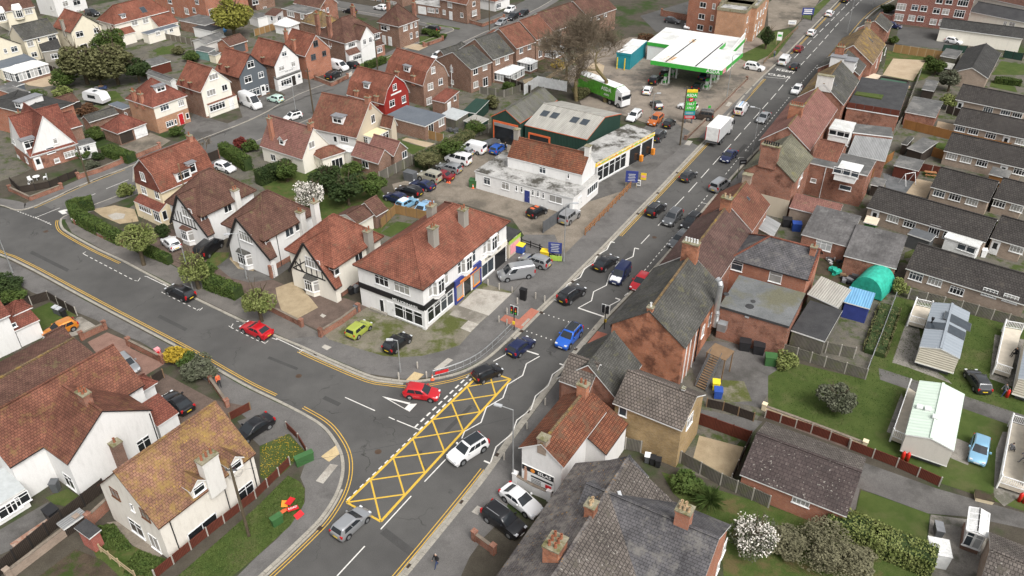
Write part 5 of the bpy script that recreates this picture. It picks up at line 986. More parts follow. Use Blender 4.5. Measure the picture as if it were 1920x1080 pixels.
h=Vol(T7(765,442),T7(1250,594),T7(1530,357),2.8,name='chalet_house',label='pebbledashed chalet with steep dark red roof and flat dormer',wall='render_beige',group=G_ST);h.gable('x',T7(945,97),'tile_brown_red');h.win('e',*T7(1435,377),1.2,1.5,2,1,'glass');h.dormer(*T7(1040,432),'s',2.3,1.3);h.chimat(h.L-.5,h.D/2,.9,.7,.9,'brick_orange_plain',3)
b=MB();b.box(h.box[0]-.02,h.box[1]-.03,0,h.box[2]-.3,h.box[1]+.2,2.5);h.kid(b,'rendered_storey','render_white');h.door('s',*T7(1010,570),out=.03,glass=True);h.win('s',*T7(1115,600),1.7,1.2,3,2,out=.03)
w=Vol(T7(1298,562),T7(1440,592),T7(1622,512),2.5,root=h,wall='upvc');w.flat('cream_roof');w.wins('s',[(*T7(1345,620),1.5,1.5)],nc=3);w.wins('e',[(*T7(1580,570),1.6,1.6)],nc=2)
w=Vol(T7(1500,467),T7(1640,492),T7(1732,452),2.8,root=h,wall='render_beige');w.gable('x',1.9,'tile_brown_red')
h=Vol(T7(1175,792),T7(1495,884),T7(1668,797),2.6,name='bungalow',label='brick bungalow with twin pink tiled gables behind the garage yard fence',cat='house',wall='brick_brown',group=G_ST);h.gable('x',1.9,'tile_rosy');h.win('s',*T7(1350,887),1.4,1.2,2,1)
w=Vol(None,T7(1668,797),T7(1840,711),2.6,root=h,L=h.L*.95,ang=h.ang,wall='brick_brown');w.gable('x',1.9,'tile_rosy');w.win('e',*T7(1790,777),1.3,1.3,2,1)
h=Vol((650,177),(720,196),(768,173),3.6,name='gambrel_house',label='red painted house with orange gambrel roof and three dormers',wall='render_red',group=G_ST);h.gambrel('x',(741,141),'tile_orange',kc=.17,kz=.55)
h.wins('e',[(740,163,1.1,1.2),(735,193.5,1.5,1.3),(757,186,1.2,1.4)]);h.panel('e',742.5,174.5,3.0,.3,'sign_white','name_board');h.dormer(*z4(1,0)(828,665),'s',1.4,1.1,wall='render_white')
for q in ((755,700),(905,740)):h.chimney(*z4(1,0)(*q),.9,.6,.6,'brick_orange_plain',1)
h.chimat(.3,h.D*.35,.8,.6,.0,'brick_orange_plain',1,zb=0,ztop=5.4)
w=Vol((721,217),(797,237),(838,216),2.9,root=h,wall='brick_brown');w.flat('felt_blue');w.win('e',*z4(1,0)(1390,915),1.6,1.4,2,1,'glass_curtain');w.win('e',*z4(1,0)(1312,970),1.5,2.1,2,1,'glass')
h=Vol((727,136),(793,161),(837,141),4.6,name='gambrel_house',label='brick house with orange gambrel roof behind the red painted house',wall='brick_brown',group=G_ST);h.gambrel('x',(812,110),'tile_orange',kc=.17,kz=.55)
h.wins('e',[(812,131.5,1.1,1.3),(807,162,1.5,1.4),(826,153,1.2,1.3),(804.5,189,1.4,1.4)]);h.dormer(*z4(1,0)(1130,540),'s',1.7,1.2)
for q in ((1060,555),(1182,590)):h.chimney(*z4(1,0)(*q),.9,.6,.6,'brick_orange_plain',1)
w=Vol((810,186),(834,193),(860,178),2.7,root=h,wall='brick_brown');w.lean('n',.9,'tile_red');w.door('e',*z4(1,0)(1447,778));w.win('e',*z4(1,0)(1492,735),.8,1.0,1,1)
# ---- motor garage
h=Vol(C5(1128,547),C7(690,550),C7(1000,302),3.2,name='garage_office',label='long low white garage office with stained flat roof and blue door',cat='garage',wall='render_white');h.flat('flat_stained')
h.win('s',*C5(1280,655),1.3,1.3);h.win('s',*C5(1487,710),1.4,1.3);h.win('s',*C7(492,560),2.3,1.2,2,1,'glass_curtain')
for q in ((52,437),(110,450),(235,485),(293,500),(352,517)):h.win('s',*C7(*q),.42,1.0,1,2,'glass')
h.door('s',*C7(172,497),mat='sign_blue');h.win('e',*C7(903,440),3.6,1.3,5,1,'glass_blue');h.door('e',*C7(765,560),mat='fascia_white')
w=Vol(C6(300,868),C6(1150,1070),C6(1313,937),5.0,root=h,wall='render_white',o=.1,og=.05,z0=3.21);w.gable('x',C6(430,642),'tile_pantile');w.win('s',*C6(705,1015),1.2,1.1);w.win('s',*C6(996,1080),.4,.9,1,2,'glass');w.chimat(.4,w.D/2,.8,.8,1.4,'chimney_render',0);w.chimat(w.L-.4,w.D/2,.8,.8,1.3,'chimney_white',0)
w=Vol(C6(1085,785),C6(1320,942),C6(1858,556),3.9,name='car_showroom',label='white garage showroom with long yellow fascia facing the main road',cat='garage',wall='render_white');w.flat('flat_stained');Le=w.box[3]-w.box[1]
w.panelat('e',Le/2-1,3.35,Le+2.2,.62,'sign_yellow','fascia_sign',d=.1)
for k in range(14):w.panelat('e',.4+k*(Le-.8)/13.5,3.48,(Le/13.5)*(.5+.3*(k % 2)),.34,('sign_orange','sign_lime','sign_lime','gold')[k % 4],'sign_letter',out=.1,d=.02)
for k in range(5):w.winat('e',.9+k*Le*.098,.5,Le*.095,2.6,1,2,'glass',out=.04)
for u in (.66,.88):w.panelat('e',Le*u,.15,Le*.19,2.9,'glass','opening_shade_panel',d=.03);w.panelat('e',Le*(u+.08),.15,.5,1.1,'sign_orange','display_bin',out=.3,d=.5)  # dark panels paint the shade inside the open bays, no glazing
h=Vol(C6(490,510),C6(1205,670),C6(1606,382),4.3,name='workshop',label='large green workshop with pale sheet roof and orange trim',cat='workshop',wall='sheet_green',o=.08,og=.08);h.gable('x',C6(710,260),'sheet_pale',fascia='orange_paint')
for q in ((730,378),(840,400),(1065,450),(1180,475)):h.skylight(*C6(*q),1.4,1.7)
u,z=h.uz('s',*C6(668,645));h.panelat('s',u,.1,4.4,3.0,'orange_paint','door_frame',d=.12);h.panelat('s',u,.1,3.8,2.7,'glass','doorway_shade_panel',d=.135)  # dark panel in the frame stands for the unlit interior
h=Vol(C6(112,414),C6(452,487),C6(890,228),4.7,name='workshop',label='green workshop with mossy grey roof, orange frame and open front',cat='workshop',wall='sheet_green',o=.08,og=.08);h.gable('y',C6(280,337),'sheet_cement',fascia='orange_paint')
u,z=h.uz('s',*C6(280,560));h.panelat('s',h.L/2-.1,.05,h.L-.9,4.1,'orange_paint','door_frame',d=.1);h.panelat('s',h.L/2-.1,.06,h.L-1.5,3.2,'glass','doorway_shade_panel',d=.12);h.panelat('s',h.L/2-.1,3.2,h.L-1.5,.6,'steel','roller_shutter',d=.16)  # open front closed by a dark panel, interior shade put into its colour
# ---- filling station
fs=thing('filling_station_canopy','white flat canopy with bright green fascia over the fuel pumps','canopy',tuple(at(*C8(1000,700),.1)))
base=V(fs.location)
def rel(px,py,z):p=at(px,py,z);return (p.x-base.x,p.y-base.y)
TOP=[rel(*C8(*q),5.6)for q in ((600,437),(1400,557),(1642,350),(1362,312),(1447,235),(940,165))]
m=MB();m.prism(TOP,4.6,5.5,0,1,bottom=True);m.build('canopy',['green_paint','flat_white'],fs)
plain('rust',(.42,.20,.05),.9,var=.4)
for a,b in (((1110,200),(768,458)),((1412,250),(1103,507))):
    p,q=rel(*C8(*a),5.6),rel(*C8(*b),5.6);m=MB();m.beam((*p,5.51),(*q,5.51),.28,.06);m.build('canopy_gutter','timber_black',fs)
for a,b,wd in (((860,395),(775,445),1.0),((1110,205),(1060,240),.7)):
    p,q=V((*rel(*C8(*a),5.6),0)),V((*rel(*C8(*b),5.6),0));m=MB();ribbon(m,[p,p.lerp(q,.5),q],-wd,wd*.9,5.512);m.build('rust_stain','rust_patch',fs)
def lettering(parent,txt,size,mat,loc,rz,sx=1.0):return put('lettering',textmesh(txt,size,mat,sx),parent,loc,rz)
fa=V(TOP[1])-V(TOP[0]);fang=atan2(fa.y,fa.x);fn=V((fa.y,-fa.x)).normalized();p=V(TOP[0]).lerp(V(TOP[1]),.885)+fn*.02
lettering(fs,'ASDA',1.05,'sign_white',(p.x,p.y,5.05),fang,1.05)
ea=V(TOP[2])-V(TOP[1]);p=V(TOP[1]).lerp(V(TOP[2]),.12)+V((ea.y,-ea.x)).normalized()*.02;m=MB();m.box(-.9,-.05,-.4,.9,0,.4);m.build('pink_sign','sign_pink',fs,False,(p.x,p.y,5.05),atan2(ea.y,ea.x))
for q in ((800,700),(885,640),(1265,740),(1355,660)):
    p=rel(*C8(*q),.1);m=MB();m.box(-.16,-.16,0,.16,.16,4.6);m.build('column','upvc',fs,False,(p[0],p[1],0),fang)
MPN={}
for i,(q,lab)in enumerate((((765,690),'green fuel pump by the dark cars, left island front'),((850,610),'green fuel pump on the left island, back'),((1230,745),'green fuel pump on the right island, front'),((1310,665),'green fuel pump on the right island, back'))):
    p=at(*C8(*q),.1);t=thing('fuel_pump',lab,'fuel pump',(p.x,p.y,.1),fang,'fuel pumps under the canopy')
    m=MB();m.box(-.9,-1.6,0,.9,1.6,.15);m.build('island','concrete_pale',t);m=MB();m.box(-.3,-.5,.15,.3,.5,1.5);m.build('cabinet','sign_white',t);m=MB();m.box(-.33,-.53,.15,.33,.53,.8);m.box(-.33,-.53,1.5,.33,.53,1.9);m.build('green_panel','green_paint',t)
    m=MB();m.tube((-.4,-1.4,0),(-.4,-1.4,1.0),.06);m.tube((.4,-1.4,0),(.4,-1.4,1.0),.06);m.tube((-.4,-1.4,1.0),(.4,-1.4,1.0),.06);m.build('hoop_barrier','upvc',t);m=MB();m.tube((.3,.2,1.3),(.62,.1,.6),.04);m.tube((.62,.1,.6),(.34,-.2,1.2),.04);m.build('hose','rubber',t)
h=Vol(C8(563,230),C8(1495,368),C8(1667,192),4.2,name='filling_station_shop',label='flat roofed filling station shop behind the canopy with green fascia',cat='shop',wall='render_white');h.flat('flat_white',fascia='green_paint',th=.8);m=MB();m.poly([(h.L-.1,.2,2.5),(h.L-.1,h.D,2.5),(h.L-.1,h.D,5.4),(h.L-.1,.2,4.6)]);m.poly([(h.L-.3,.2,4.6),(h.L-.3,h.D,5.4),(h.L-.3,h.D,2.5),(h.L-.3,.2,2.5)]);m.poly([(h.L-.1,.2,4.6),(h.L-.1,h.D,5.4),(h.L-.3,h.D,5.4),(h.L-.3,.2,4.6)]);m.poly([(h.L-.3,.2,2.5),(h.L-.1,.2,2.5),(h.L-.1,.2,4.6),(h.L-.3,.2,4.6)]);h.kid(m,'gable_screen','sign_white')
h=Vol(C8(198,355),C8(382,368),C8(600,222),3.7,name='car_wash',label='small building with white roof and teal fascia behind the bare tree',cat='car wash',wall='sign_teal');h.flat('flat_white',fascia='sign_teal',th=.5)
for q in (235,320):u,z=h.uz('s',*C8(q,470));m=MB();m.box(-.1,-.2,0,.1,0,2.6);x,y,zz,rz=h.pose('s',u,.1,.6);h.place('yellow_post',m.mesh('yellow_post','sign_yellow'),x,y,zz,rz)
# totem
p=at(1290,231,.1);t=thing('price_totem','tall supermarket price sign with green boards at the forecourt entrance','sign',(p.x,p.y,.1),R(-2))
m=MB();m.box(-.75,-.12,0,-.5,.12,6.2);m.box(.5,-.12,0,.75,.12,6.2);m.build('post','frame_grey',t)
for nm,z0_,z1_,mt in (('yellow_cap',6.15,6.6,'sign_yellow'),('brand_board',5.1,6.1,'green_paint'),('price_board',2.55,4.35,'green_paint'),('teal_board',1.65,2.5,'sign_teal'),('red_board',1.0,1.6,'sign_red')):
    m=MB();m.box(-1.05,-.2,z0_,1.05,.2,z1_,bottom=True);m.build(nm,mt,t)
m=MB();m.tube((0,-.25,4.75),(0,.2,4.75),.42,n=18);m.build('round_board','sign_red',t)
for tx,sz,z_,mt in (('ASDA',.75,5.6,'sign_white'),('24',.5,4.75,'sign_white'),('158.7',.62,3.9,'sign_white'),('170.7',.62,3.1,'sign_white')):lettering(t,tx,sz,mt,(0,-.26 if tx == '24' else-.21,z_),0)
for z_ in (2.2,1.95,1.4,1.2):m=MB();m.box(-.7,-.22,z_,.7,-.2,z_+.1);m.build('text_line','lead_pale',t)
# brick flats beyond
B9=lambda x,y:(1290+x/12,y/12)
h=Vol((1294,-30),(1352,-20),None,11.2,D=14,name='flats',label='tall brick flats with small white windows behind the filling station',cat='flats',wall='brick_orange_plain',o=.05);h.flat('felt',.4,'cap_stone')
for q,wd in (((340,110),1.7),((585,140),.8),((740,135),.8),((308,370),1.7),((548,400),.8),((275,615),1.7),((512,640),.8)):h.win('s',*B9(*q),wd,1.3,2 if wd >1 else 1,1)
h=Vol(B9(640,215),B9(1315,290),B9(1480,165),8.2,name='flats',label='lower brick flats with stained flat roof and parapet above the green canopy',cat='flats',wall='brick_sandy',o=.05,D=11);h.flat('flat_stained',.5,'cap_stone')
for q in ((1335,440),(1410,390),(1290,715),(1365,650),(1310,920)):h.win('e',*B9(*q),1.3,1.4,2,2)
w=Vol(None,B9(1560,178),B9(1780,20),8.2,root=h,L=9,D=14,ang=h.ang,wall='brick_sandy');w.flat('flat_stained',.5,'cap_stone')
for q in ((1565,350),(1635,295),(1695,240),(1750,120),(1515,620),(1585,555),(1650,505),(1470,860),(1600,760)):w.win('e',*B9(*q),1.2,1.5,2,2)
w.door('e',*B9(1535,840),glass=True)
# ---------------------------------------------------------------- south-west corner houses
S1,S2,S3,S4=z6(0,560),z6(0,720),z6(0,900),z6(180,750);Q30=z4(0,3)
G_SW='white houses on the south-west corner'
h=Vol(None,S1(-300,1490),S1(1122,668),5.0,name='house',label='white house under a long brown tiled roof beside the block paved drive',wall='render_white',L=8.4,group=G_SW);h.gable('y',S1(900,402),'tile_brown',fascia='fascia_black',ridge='tile_ochre')
h.win('e',*S2(185,277),1.6,1.1,1,2,'glass');h.win('e',*S2(365,182),1.2,1.0,1,2,'glass');h.win('e',*S2(562,118),2.6,1.9,3,2,'glass');h.pipe('e',h.D-11)
w=Vol(None,S1(600,560),None,2.7,root=h,L=2.4,D=2.4,ang=h.ang,wall='render_white');w.gable('y',1.3,'tile_brown')
h=Vol(None,S1(-220,330),S1(115,182),5.0,name='house',label='white house with red roofs cut by the left edge beside the small lawn',wall='render_white',L=8,group=G_SW);h.gable('y',3.6,'tile_red')
w=Vol(None,S1(160,367),S1(374,352),2.6,root=h,L=4,D=3,ang=h.ang,wall='render_white');w.lean('w',1.3,'tile_red');w.win('e',*S1(150,300),.7,.6,1,1);w=Vol(None,S1(140,195),None,3.4,root=h,L=2.5,D=2.4,ang=h.ang,wall='render_white');w.hip(1.0,'tile_red')
h=Vol(None,S2(110,944),S2(1628,7),4.8,name='house',label='white rendered house with red pantiled roof and brick chimney, front gable',wall='render_white',L=7.6,group=G_SW);h.gable('y',3.6,'tile_lichen_red',fascia='fascia_black')
w=Vol(None,S2(757,909),S2(1712,289),4.8,root=h,L=6.5,ang=h.ang,wall='render_white',o=.15);w.gable('x',S2(1130,292),'tile_lichen_red',fascia='fascia_black');w.win('e',*S2(1620,672),1.5,1.5,2,2,'glass');w.pipe('e',w.D-.5);w.win('s',*z4(0,3)(520,370),1.6,1.8,2,2,'glass')
w.chimat(w.L-2.6,w.D/2,1.2,.8,1.1,'brick_red',4,rows=2);q=w.hit('x',w.L+.2,*S2(1300,690));w.chimat(w.L+.25,q.y,.9,.9,0,'brick_dark',1,zb=.1,ztop=4.2)
w=Vol(None,S4(690,300),None,2.2,root=h,L=3.0,D=2.6,ang=h.ang,wall='render_white');w.lean('w',1.2,'tile_red');k=Vol(None,S2(1500,150),None,2.4,root=h,L=2.5,D=3,ang=h.ang,wall='render_white');k.hip(1.0,'tile_red')
w=Vol(None,S3(-250,418),S3(285,95),2.5,name='conservatory',label='white lean-to sun room with ribbed glass roof, left bottom',cat='conservatory',L=3.4,wall='render_white');w.lean('w',.8,'glass_roof_grey')
for q in ((60,350),(155,290),(250,210)):w.win('e',*S3(*q),1.3,1.3,1,2,'glass')
h=Vol((183,909),(297,992),(479,849),4.6,name='house',label='off-white house with yellow lichened roof, big chimney and two dormers',wall='render_dirty',group=G_SW,o=.25);h.gable('y',Q30(848,306),'tile_lichen',fascia='fascia_brown')
h.chimney(*S4(1320,905),.9,1.7,3.0,'chimney_white',3);h.dormer(*S4(1175,1055),'e',1.5,1.2,'gable','render_dirty',nc=1);h.dormer(*S4(1590,790),'e',1.5,1.2,'gable','render_dirty',nc=1)
h.win('e',*Q30(1522,720),3.2,1.3,2,1,'glass');h.win('e',*Q30(1845,440),1.8,1.5,2,2,'glass');h.pipe('e',1.0);h.pipe('e',h.D*.62);h.pipe('e',h.D-.8);h.win('s',*Q30(862,460),1.2,1.2,2,2,fm='door_brown');h.win('s',*Q30(1025,720),2.0,1.8,2,2);h.win('s',*Q30(1088,620),1.2,1.2,2,2,fm='door_brown');h.win('s',*Q30(992,565),.5,.9,1,1);h.win('s',*Q30(1160,830),1.4,1.9,2,1,'glass_curtain')
h=Vol(S3(860,547),S3(1002,664),S3(1124,547),2.2,name='brick_shed',label='small brick shed with dark felt roof beside the ivy bed',cat='shed',wall='brick_painted_red');h.lean('w',.3,'felt_dark');
h=Vol(S3(638,482),S3(715,557),S3(972,372),1.3,name='store',label='low store with flat grey sheet roof by the back fence',cat='shed',wall='plank_dark');h.flat('sheet_grey')
# ---------------------------------------------------------------- east side of the main road
def zk(ox,oy):return lambda x,y:(ox+x/4.55,oy+y/4.55)
Z5,Z7=z6(860,700),z6(1280,180)
X1,X2,X7,X8,X10,X9=zk(860,860),zk(960,900),zk(1080,620),zk(1120,480),zk(1300,400),zk(1260,280)
X3,X4,X5,X6,X11,X12=zk(1400,120),zk(1600,0),zk(1600,150),zk(1600,320),zk(1440,440),zk(1300,740);Q32,Q33,Q13,Q23,Q03=z4(2,3),z4(3,3),z4(3,1),z4(3,2),z4(3,0)
AA=R(-30.1);G_E='terrace along the east side of the main road';G_B='rows of dark roofed bungalows'
# slate roofed pair at the bottom
h=Vol(p3=(1079,868),ze=5.6,L=9.8,D=21,ang=AA,name='slate_roofed_house',label='large brick house with lichened slate roofs and clay pots at the bottom',wall='brick_orange_plain',group=G_E);h.gable('y',3.1,'slate_lichen');h.slope_mat('x',1,'tile_greyslab')
w=Vol(p2=(1371,984),ze=5.6,root=h,L=11.5,D=9.0,ang=AA,wall='brick_orange_plain');w.gable('x',3.0,'slate');w.win('e',*Q32(1590,870),1.2,1.7,1,2,'glass_curtain');w.win('e',*Q32(1545,1010),1.0,1.5,1,2)
w.chimat(*[w.onroof(*Q32(1280,680))[i]for i in (0,1)],1.2,1.0,1.7,'brick_orange_plain',5,pot='pot_buff',rows=2);h.chimat(*[h.onroof(*Q32(320,925))[i]for i in (0,1)],1.3,1.6,1.6,'brick_orange',6,rows=2);h.chimat(*[h.onroof(*Q32(590,610))[i]for i in (0,1)],.8,.9,1.2,'brick_orange',2,pot='pot_buff')
m=MB();q1,q2=h.onroof(*Q32(800,450)),h.onroof(*Q32(950,1010));m.beam((q1.x,q1.y,q1.z-h.z0+.12),(q2.x+.2,q2.y,q2.z-h.z0+.12),.3,.1);h.kid(m,'lead_valley','lead_pale')
k=Vol(p2=(1217,893),ze=5.0,root=h,L=4,D=4,ang=AA,wall='brick_orange_plain');k.gable('y',1.6,'slate')
# white pantiled house with the billboard
h=Vol(Z5(672,834),Z5(1183,1064),Z5(1420,747),5.2,name='white_house',label='white house with red pantiled roof and a salon billboard on its side',wall='render_white',D=8.8,group=G_E);h.gable('y',Z5(985,724),'tile_pantile',ridge='tile_ochre')
w=Vol(p1=Z5(1662,917),p2=Z5(1892,562),ze=3.6,root=h,ang=h.ang,L=4.2,wall='render_white',o=.15);w.lean('w',2.3,'tile_pantile',fascia='fascia_black')
h.chimat(h.L/2,.5,.9,.8,.5,'brick_buff',0);h.chimat(h.L/2,h.D-.6,1.0,.8,1.3,'brick_orange',2)
bb=h.panel('s',1009,896,3.5,2.15,'sign_white','billboard',d=.08)
for nm,a in (('board_band',(-1.72,-.1,1.5,1.72,-.082,2.1,'sign_black')),('board_band',(-1.72,-.1,.02,1.72,-.082,.2,'sign_black')),('board_band',(-.75,-.1,.95,1.6,-.082,1.15,'sign_black')),('price_block',(.85,-.1,.3,1.5,-.082,.75,'sign_red')),('text_line',(-.7,-.1,.7,.4,-.082,.78,'steel_dark')),('text_line',(-.7,-.1,.5,.4,-.082,.58,'steel_dark')),('text_line',(-.7,-.1,.32,.4,-.082,.4,'steel_dark'))):
    m=MB();m.box(*a[:6]);m.build(nm,a[6],bb)
lettering(bb,'ISLAS',.5,'sign_white',(.72,-.1,1.8),0,1.25);m=MB();m.tube((-.55,-.12,1.78),(-.55,-.08,1.78),.24,n=14);m.build('sun_emblem','sign_orange',bb)
m=MB()
m.lathe([(0,-.13),(.1,-.09),(.13,0),(.1,.1),(0,.13)],8);m.v=[(v[0]-1.35,v[1]*.15-.11,v[2]+1.85)for v in m.v]
for p_,q_,r_ in (((-1.35,1.7),(-1.3,1.25),.15),((-1.3,1.25),(-1.32,1.0),.17),((-1.38,1.0),(-1.42,.15),.1),((-1.25,1.0),(-1.28,.15),.1),((-1.45,1.6),(-1.6,1.3),.05)):m.tube((p_[0],-.1,p_[1]),(q_[0],-.1,q_[1]),r_,n=6)
m.v=[(v[0],-.1+(v[1]+.1)*.12,v[2])for v in m.v];m.build('printed_figure','skin',bb)
# grey tiled front range and yellow brick wing
h=Vol((1150,753),(1279,808),(1320,738),5.4,name='yellow_brick_house',label='house with grey brown tiles and yellow brick rear wing',wall='brick_yellow',group=G_E);h.gable('x',X7(1020,557),'tile_greybrown');h.win('s',*X7(400,688),.9,1.2,1,1);h.win("e",1293,788,1.6,1.5)
w=Vol(p2=(1204,684),ze=4.3,root=h,L=7.0,D=6.6,ang=AA,wall='brick_red');w.gable('y',3.2,'tile_grey');k=Vol(p2=(1140,688),ze=5.2,root=h,L=3.5,D=4.6,ang=AA,wall='brick_red');k.gable('x',2.0,'tile_greybrown');h.chimat(6,h.D/2,.25,.25,.5,'pot_white',0,zb=8)
# orange brick gabled house with flue
h=Vol(X8(100,580),X8(752,790),X8(1077,268),6.0,name='takeaway_house',label='orange brick gabled house with grey tiled roof and big steel flue',wall='brick_orange',group=G_E);h.gable('y',X8(465,440),'tile_grey',fascia='tile_grey',ridge='tile_ochre')
h.chimat(h.L/2,.35,.6,.5,.4,'brick_orange',1,pot='pot_white');h.chimat(h.L/2,h.D-.7,1.9,.9,2.0,'brick_orange',5,pot='pot_white')
q=h.hit('x',h.L+.3,*X8(985,600));m=MB();y_=q.y;pts=[(h.L+.5,y_,2.8),(h.L+.5,y_,4.6),(h.L+.35,y_+.1,5.0),(h.L+.35,y_+.1,8.4),(h.L+.15,y_+.3,8.8),(h.L-.2,y_+.5,8.9)]
for a_,b_ in zip(pts,pts[1:]):m.tube(a_,b_,.36,n=14)
m.box(h.L+.9,y_-.5,2.6,h.L+1.9,y_+.5,3.6);h.kid(m,'extract_flue','pipe_steel',smooth=False)
for u_ in (1.2,2.6,4.4,5.6):h.pipe('e',u_,.07,'white_plastic' if u_ <5 else 'black_plastic')
h.wins('e',[(*X8(900,640),1.0,1.6),(*X8(960,540),1.0,1.5)]);m=MB();m.lathe([(0,0),(.3,.05),(.38,.14)],10);m.v=[(-v[2]+h.box[0]-.2,v[0]+1.0,v[1]+5.2)for v in m.v];h.kid(m,'satellite_dish','steel_dark')
# terrace continuing north
def row(name,label,p1,p2,ze,L,rise,roof,wall='brick_red',**kw):
    h=Vol(p1=p1,p2=p2,ze=ze,L=L,ang=AA,name=name,label=label,wall=wall,group=G_E,**kw);h.gable('y',rise,roof,ridge='tile_ochre');return h
h=row('terraced_house','terraced house with purple brown roof and orange ridge behind the brick stack',(1347,529),(1397,432),6.0,7.7,3.0,'tile_purple');h.chimat(h.L/2,h.D-.6,1.4,.8,1.5,'brick_orange',2,pot='pot_buff')
h=row('terraced_house','terraced house with red brown pantiles between two stubby chimneys',(1411,434),(1447,384),5.6,7.6,3.1,'tile_brown_red');h.chimat(h.L/2,h.D-.5,1.2,.8,1.0,'brick_buff',0);h.winat('e',h.D-1.2,2.2,.9,1.4);h.skylight(*X9(650,420),.5,.6)
h=Vol((1393,317),(1491,342),(1521.5,294),6.5,name='brick_end_house',label='tall red brick gable with moss green roof and wide chimney stack',wall='brick_red',group=G_E);h.gable('y',Z7(1200,462),'tile_mossgrey',fascia='tile_mossgrey');h.chimat(h.L*.44,.35,2.6,.9,2.2,'brick_red',7,pot='black_plastic');h.wins('e',[(*X9(1085,280),1.0,1.5),(*X9(1110,210),1.0,1.4)]);m=MB();m.box(h.L*.42,h.box[1]-.03,0,h.box[2]+.03,h.box[1]+.1,3.2);h.kid(m,'rendered_base','render_beige')
w=Vol((1522,297),(1627,329),None,5.6,D=6.5,root=h,ang=h.ang,wall='brick_red');w.flat('felt',fascia='fascia_white');w.win('s',*X9(1207,265),.9,.7,1,1,'glass_curtain');w.win('s',*Q13(580,328),1.8,.8,1,1,'glass_blue');w.pipe('s',2.6,.06,'white_plastic')
k=Vol((1521.7,296),(1570,305),None,5.6,D=7.4,root=h,ang=h.ang,wall='brick_red');k.gable('x',1.7,'tile_brown_red');k=Vol((1564,323),(1606,333),(1622,310),5.9,root=h,ang=h.ang,wall='sign_white',z0=4.7);k.flat('flat_white');k.wins('s',[(1572,320,1.5,1.1),(1587,323,1.5,1.1),(1602,327,1.3,1.1)],nc=1,glass='glass_blue')
k=Vol((1480,388),(1569,411),None,2.8,D=3.0,root=h,ang=h.ang,wall='brick_buff');k.lean('n',1.1,'tile_rosy')
h=row('terraced_house','terraced house with pink tiled hipped roof and row of clay pots',None,(1571,204),5.6,8.4,3.2,'tile_rosy',D=21);h.chimat(h.L*.45,6.5,2.2,.8,1.8,'brick_orange',6,pot='pot_clay')
h=row('terraced_house','terraced house with brick parapet and broad white rendered chimney',None,(1612,151),6.0,8.3,3.2,'tile_grey','brick_red',D=15);h.slope_mat('x',-1,'tile_ochre');h.chimat(h.L/2,.5,2.8,.9,1.5,'chimney_white',0);h.skylight(*X3(745,165),.35,1.4)
h=row('terraced_house','narrow terraced house with white flat dormers',(1612,141),(1637,124),5.6,8.4,2.6,'tile_grey');h.dormer(*Q03(650,520),'e',2.6,1.8);h.dormer(*Q03(470,470),'w',2.4,1.6);h.chimat(h.L*.42,1,1.6,.9,2.6,'brick_orange',3)
h=row('terraced_house','terraced house with ochre stained roof and tall side windows',(1637,121),(1669,84),5.8,9.2,3.3,'tile_ochre');h.wins('e',[(*Q03(815,475),.9,1.8),(*Q03(850,425),.9,1.8),(*Q03(880,385),.9,1.6)]);h.skylight(*Q03(770,300),.4,1.5);h.chimat(h.L/2,h.D-.5,1.2,.8,1.0,'brick_buff',2)
h=row('terraced_house','low grey roofed house at the far end of the terrace',(1665,60),(1672,47),3.6,7,2.2,'tile_grey',D=8)
# backs of the terrace
h=Vol(X3(703,547),X3(887,582),X3(937,500),5.2,name='rear_extension',label='white flat roofed rear room with three windows high on the terrace back',cat='extension',wall='sign_white',z0=.1);h.flat('flat_white');h.wins('s',[(*X3(740,577),1.4,1.2),(*X3(800,590),1.4,1.2),(*X3(855,603),.9,1.2)],nc=1,glass='glass')
h=Vol(X3(860,762),X3(1185,828),X3(1232,625),3.4,name='workshop',label='long grey corrugated roof behind the terrace',cat='workshop',wall='brick_red');h.flat('sheet_grey')
h=Vol(X3(905,582),X3(1250,622),None,3.9,D=4.4,name='rear_extension',label='felt roofed brick building below the roof terrace',cat='extension',wall='brick_red');h.flat('felt')
h=Vol(X3(850,374),X3(1297,444),X3(1400,172),4.6,name='roof_terrace',label='flat roof terrace with dark felt floor, red fence and false grass',cat='terrace',wall='brick_red');h.flat('felt_dark');
for k in range(6):m=MB();m.box(k*h.L/6+.03,.05,h.ze-.1,(k+1)*h.L/6-.03,.1,h.ze+.9);h.kid(m,'fence_panel','plank_red')
q=[h.loc(at(*X3(*p),4.7))for p in ((920,262),(1150,300),(1168,268),(940,238))];m=MB();m.prism([(p.x,p.y)for p in q],h.ze-.1,h.ze+.12);h.kid(m,'false_grass','grass')
h=Vol(X3(1070,215),X3(1330,250),X3(1420,160),3.4,name='flat_roofed_extension',label='flat roof with green deck, pots and an orange door behind the terrace',cat='extension',wall='brick_dark');h.flat('green_deck',.35,'plank_dark');h.panel('s',*X3(1275,245),3.0,1.4,'plank_orange','orange_shutter')
for q in ((1140,165),(1238,180),(1322,190),(1382,198)):p_=h.loc(at(*X3(*q),3.6));m=MB();m.lathe([(.2,0),(.3,.4),(.26,.4),(0,.35)],10,0,(p_.x,p_.y,h.ze-h.z0));h.kid(m,'plant_pot','pot_buff')
h=Vol(Q03(680,600),Q03(760,660),Q03(830,560),3.2,name='rear_extension',label='cream walled extension under a low roof beside the sand lot',cat='extension',wall='render_ivory');h.flat('cream_roof2')
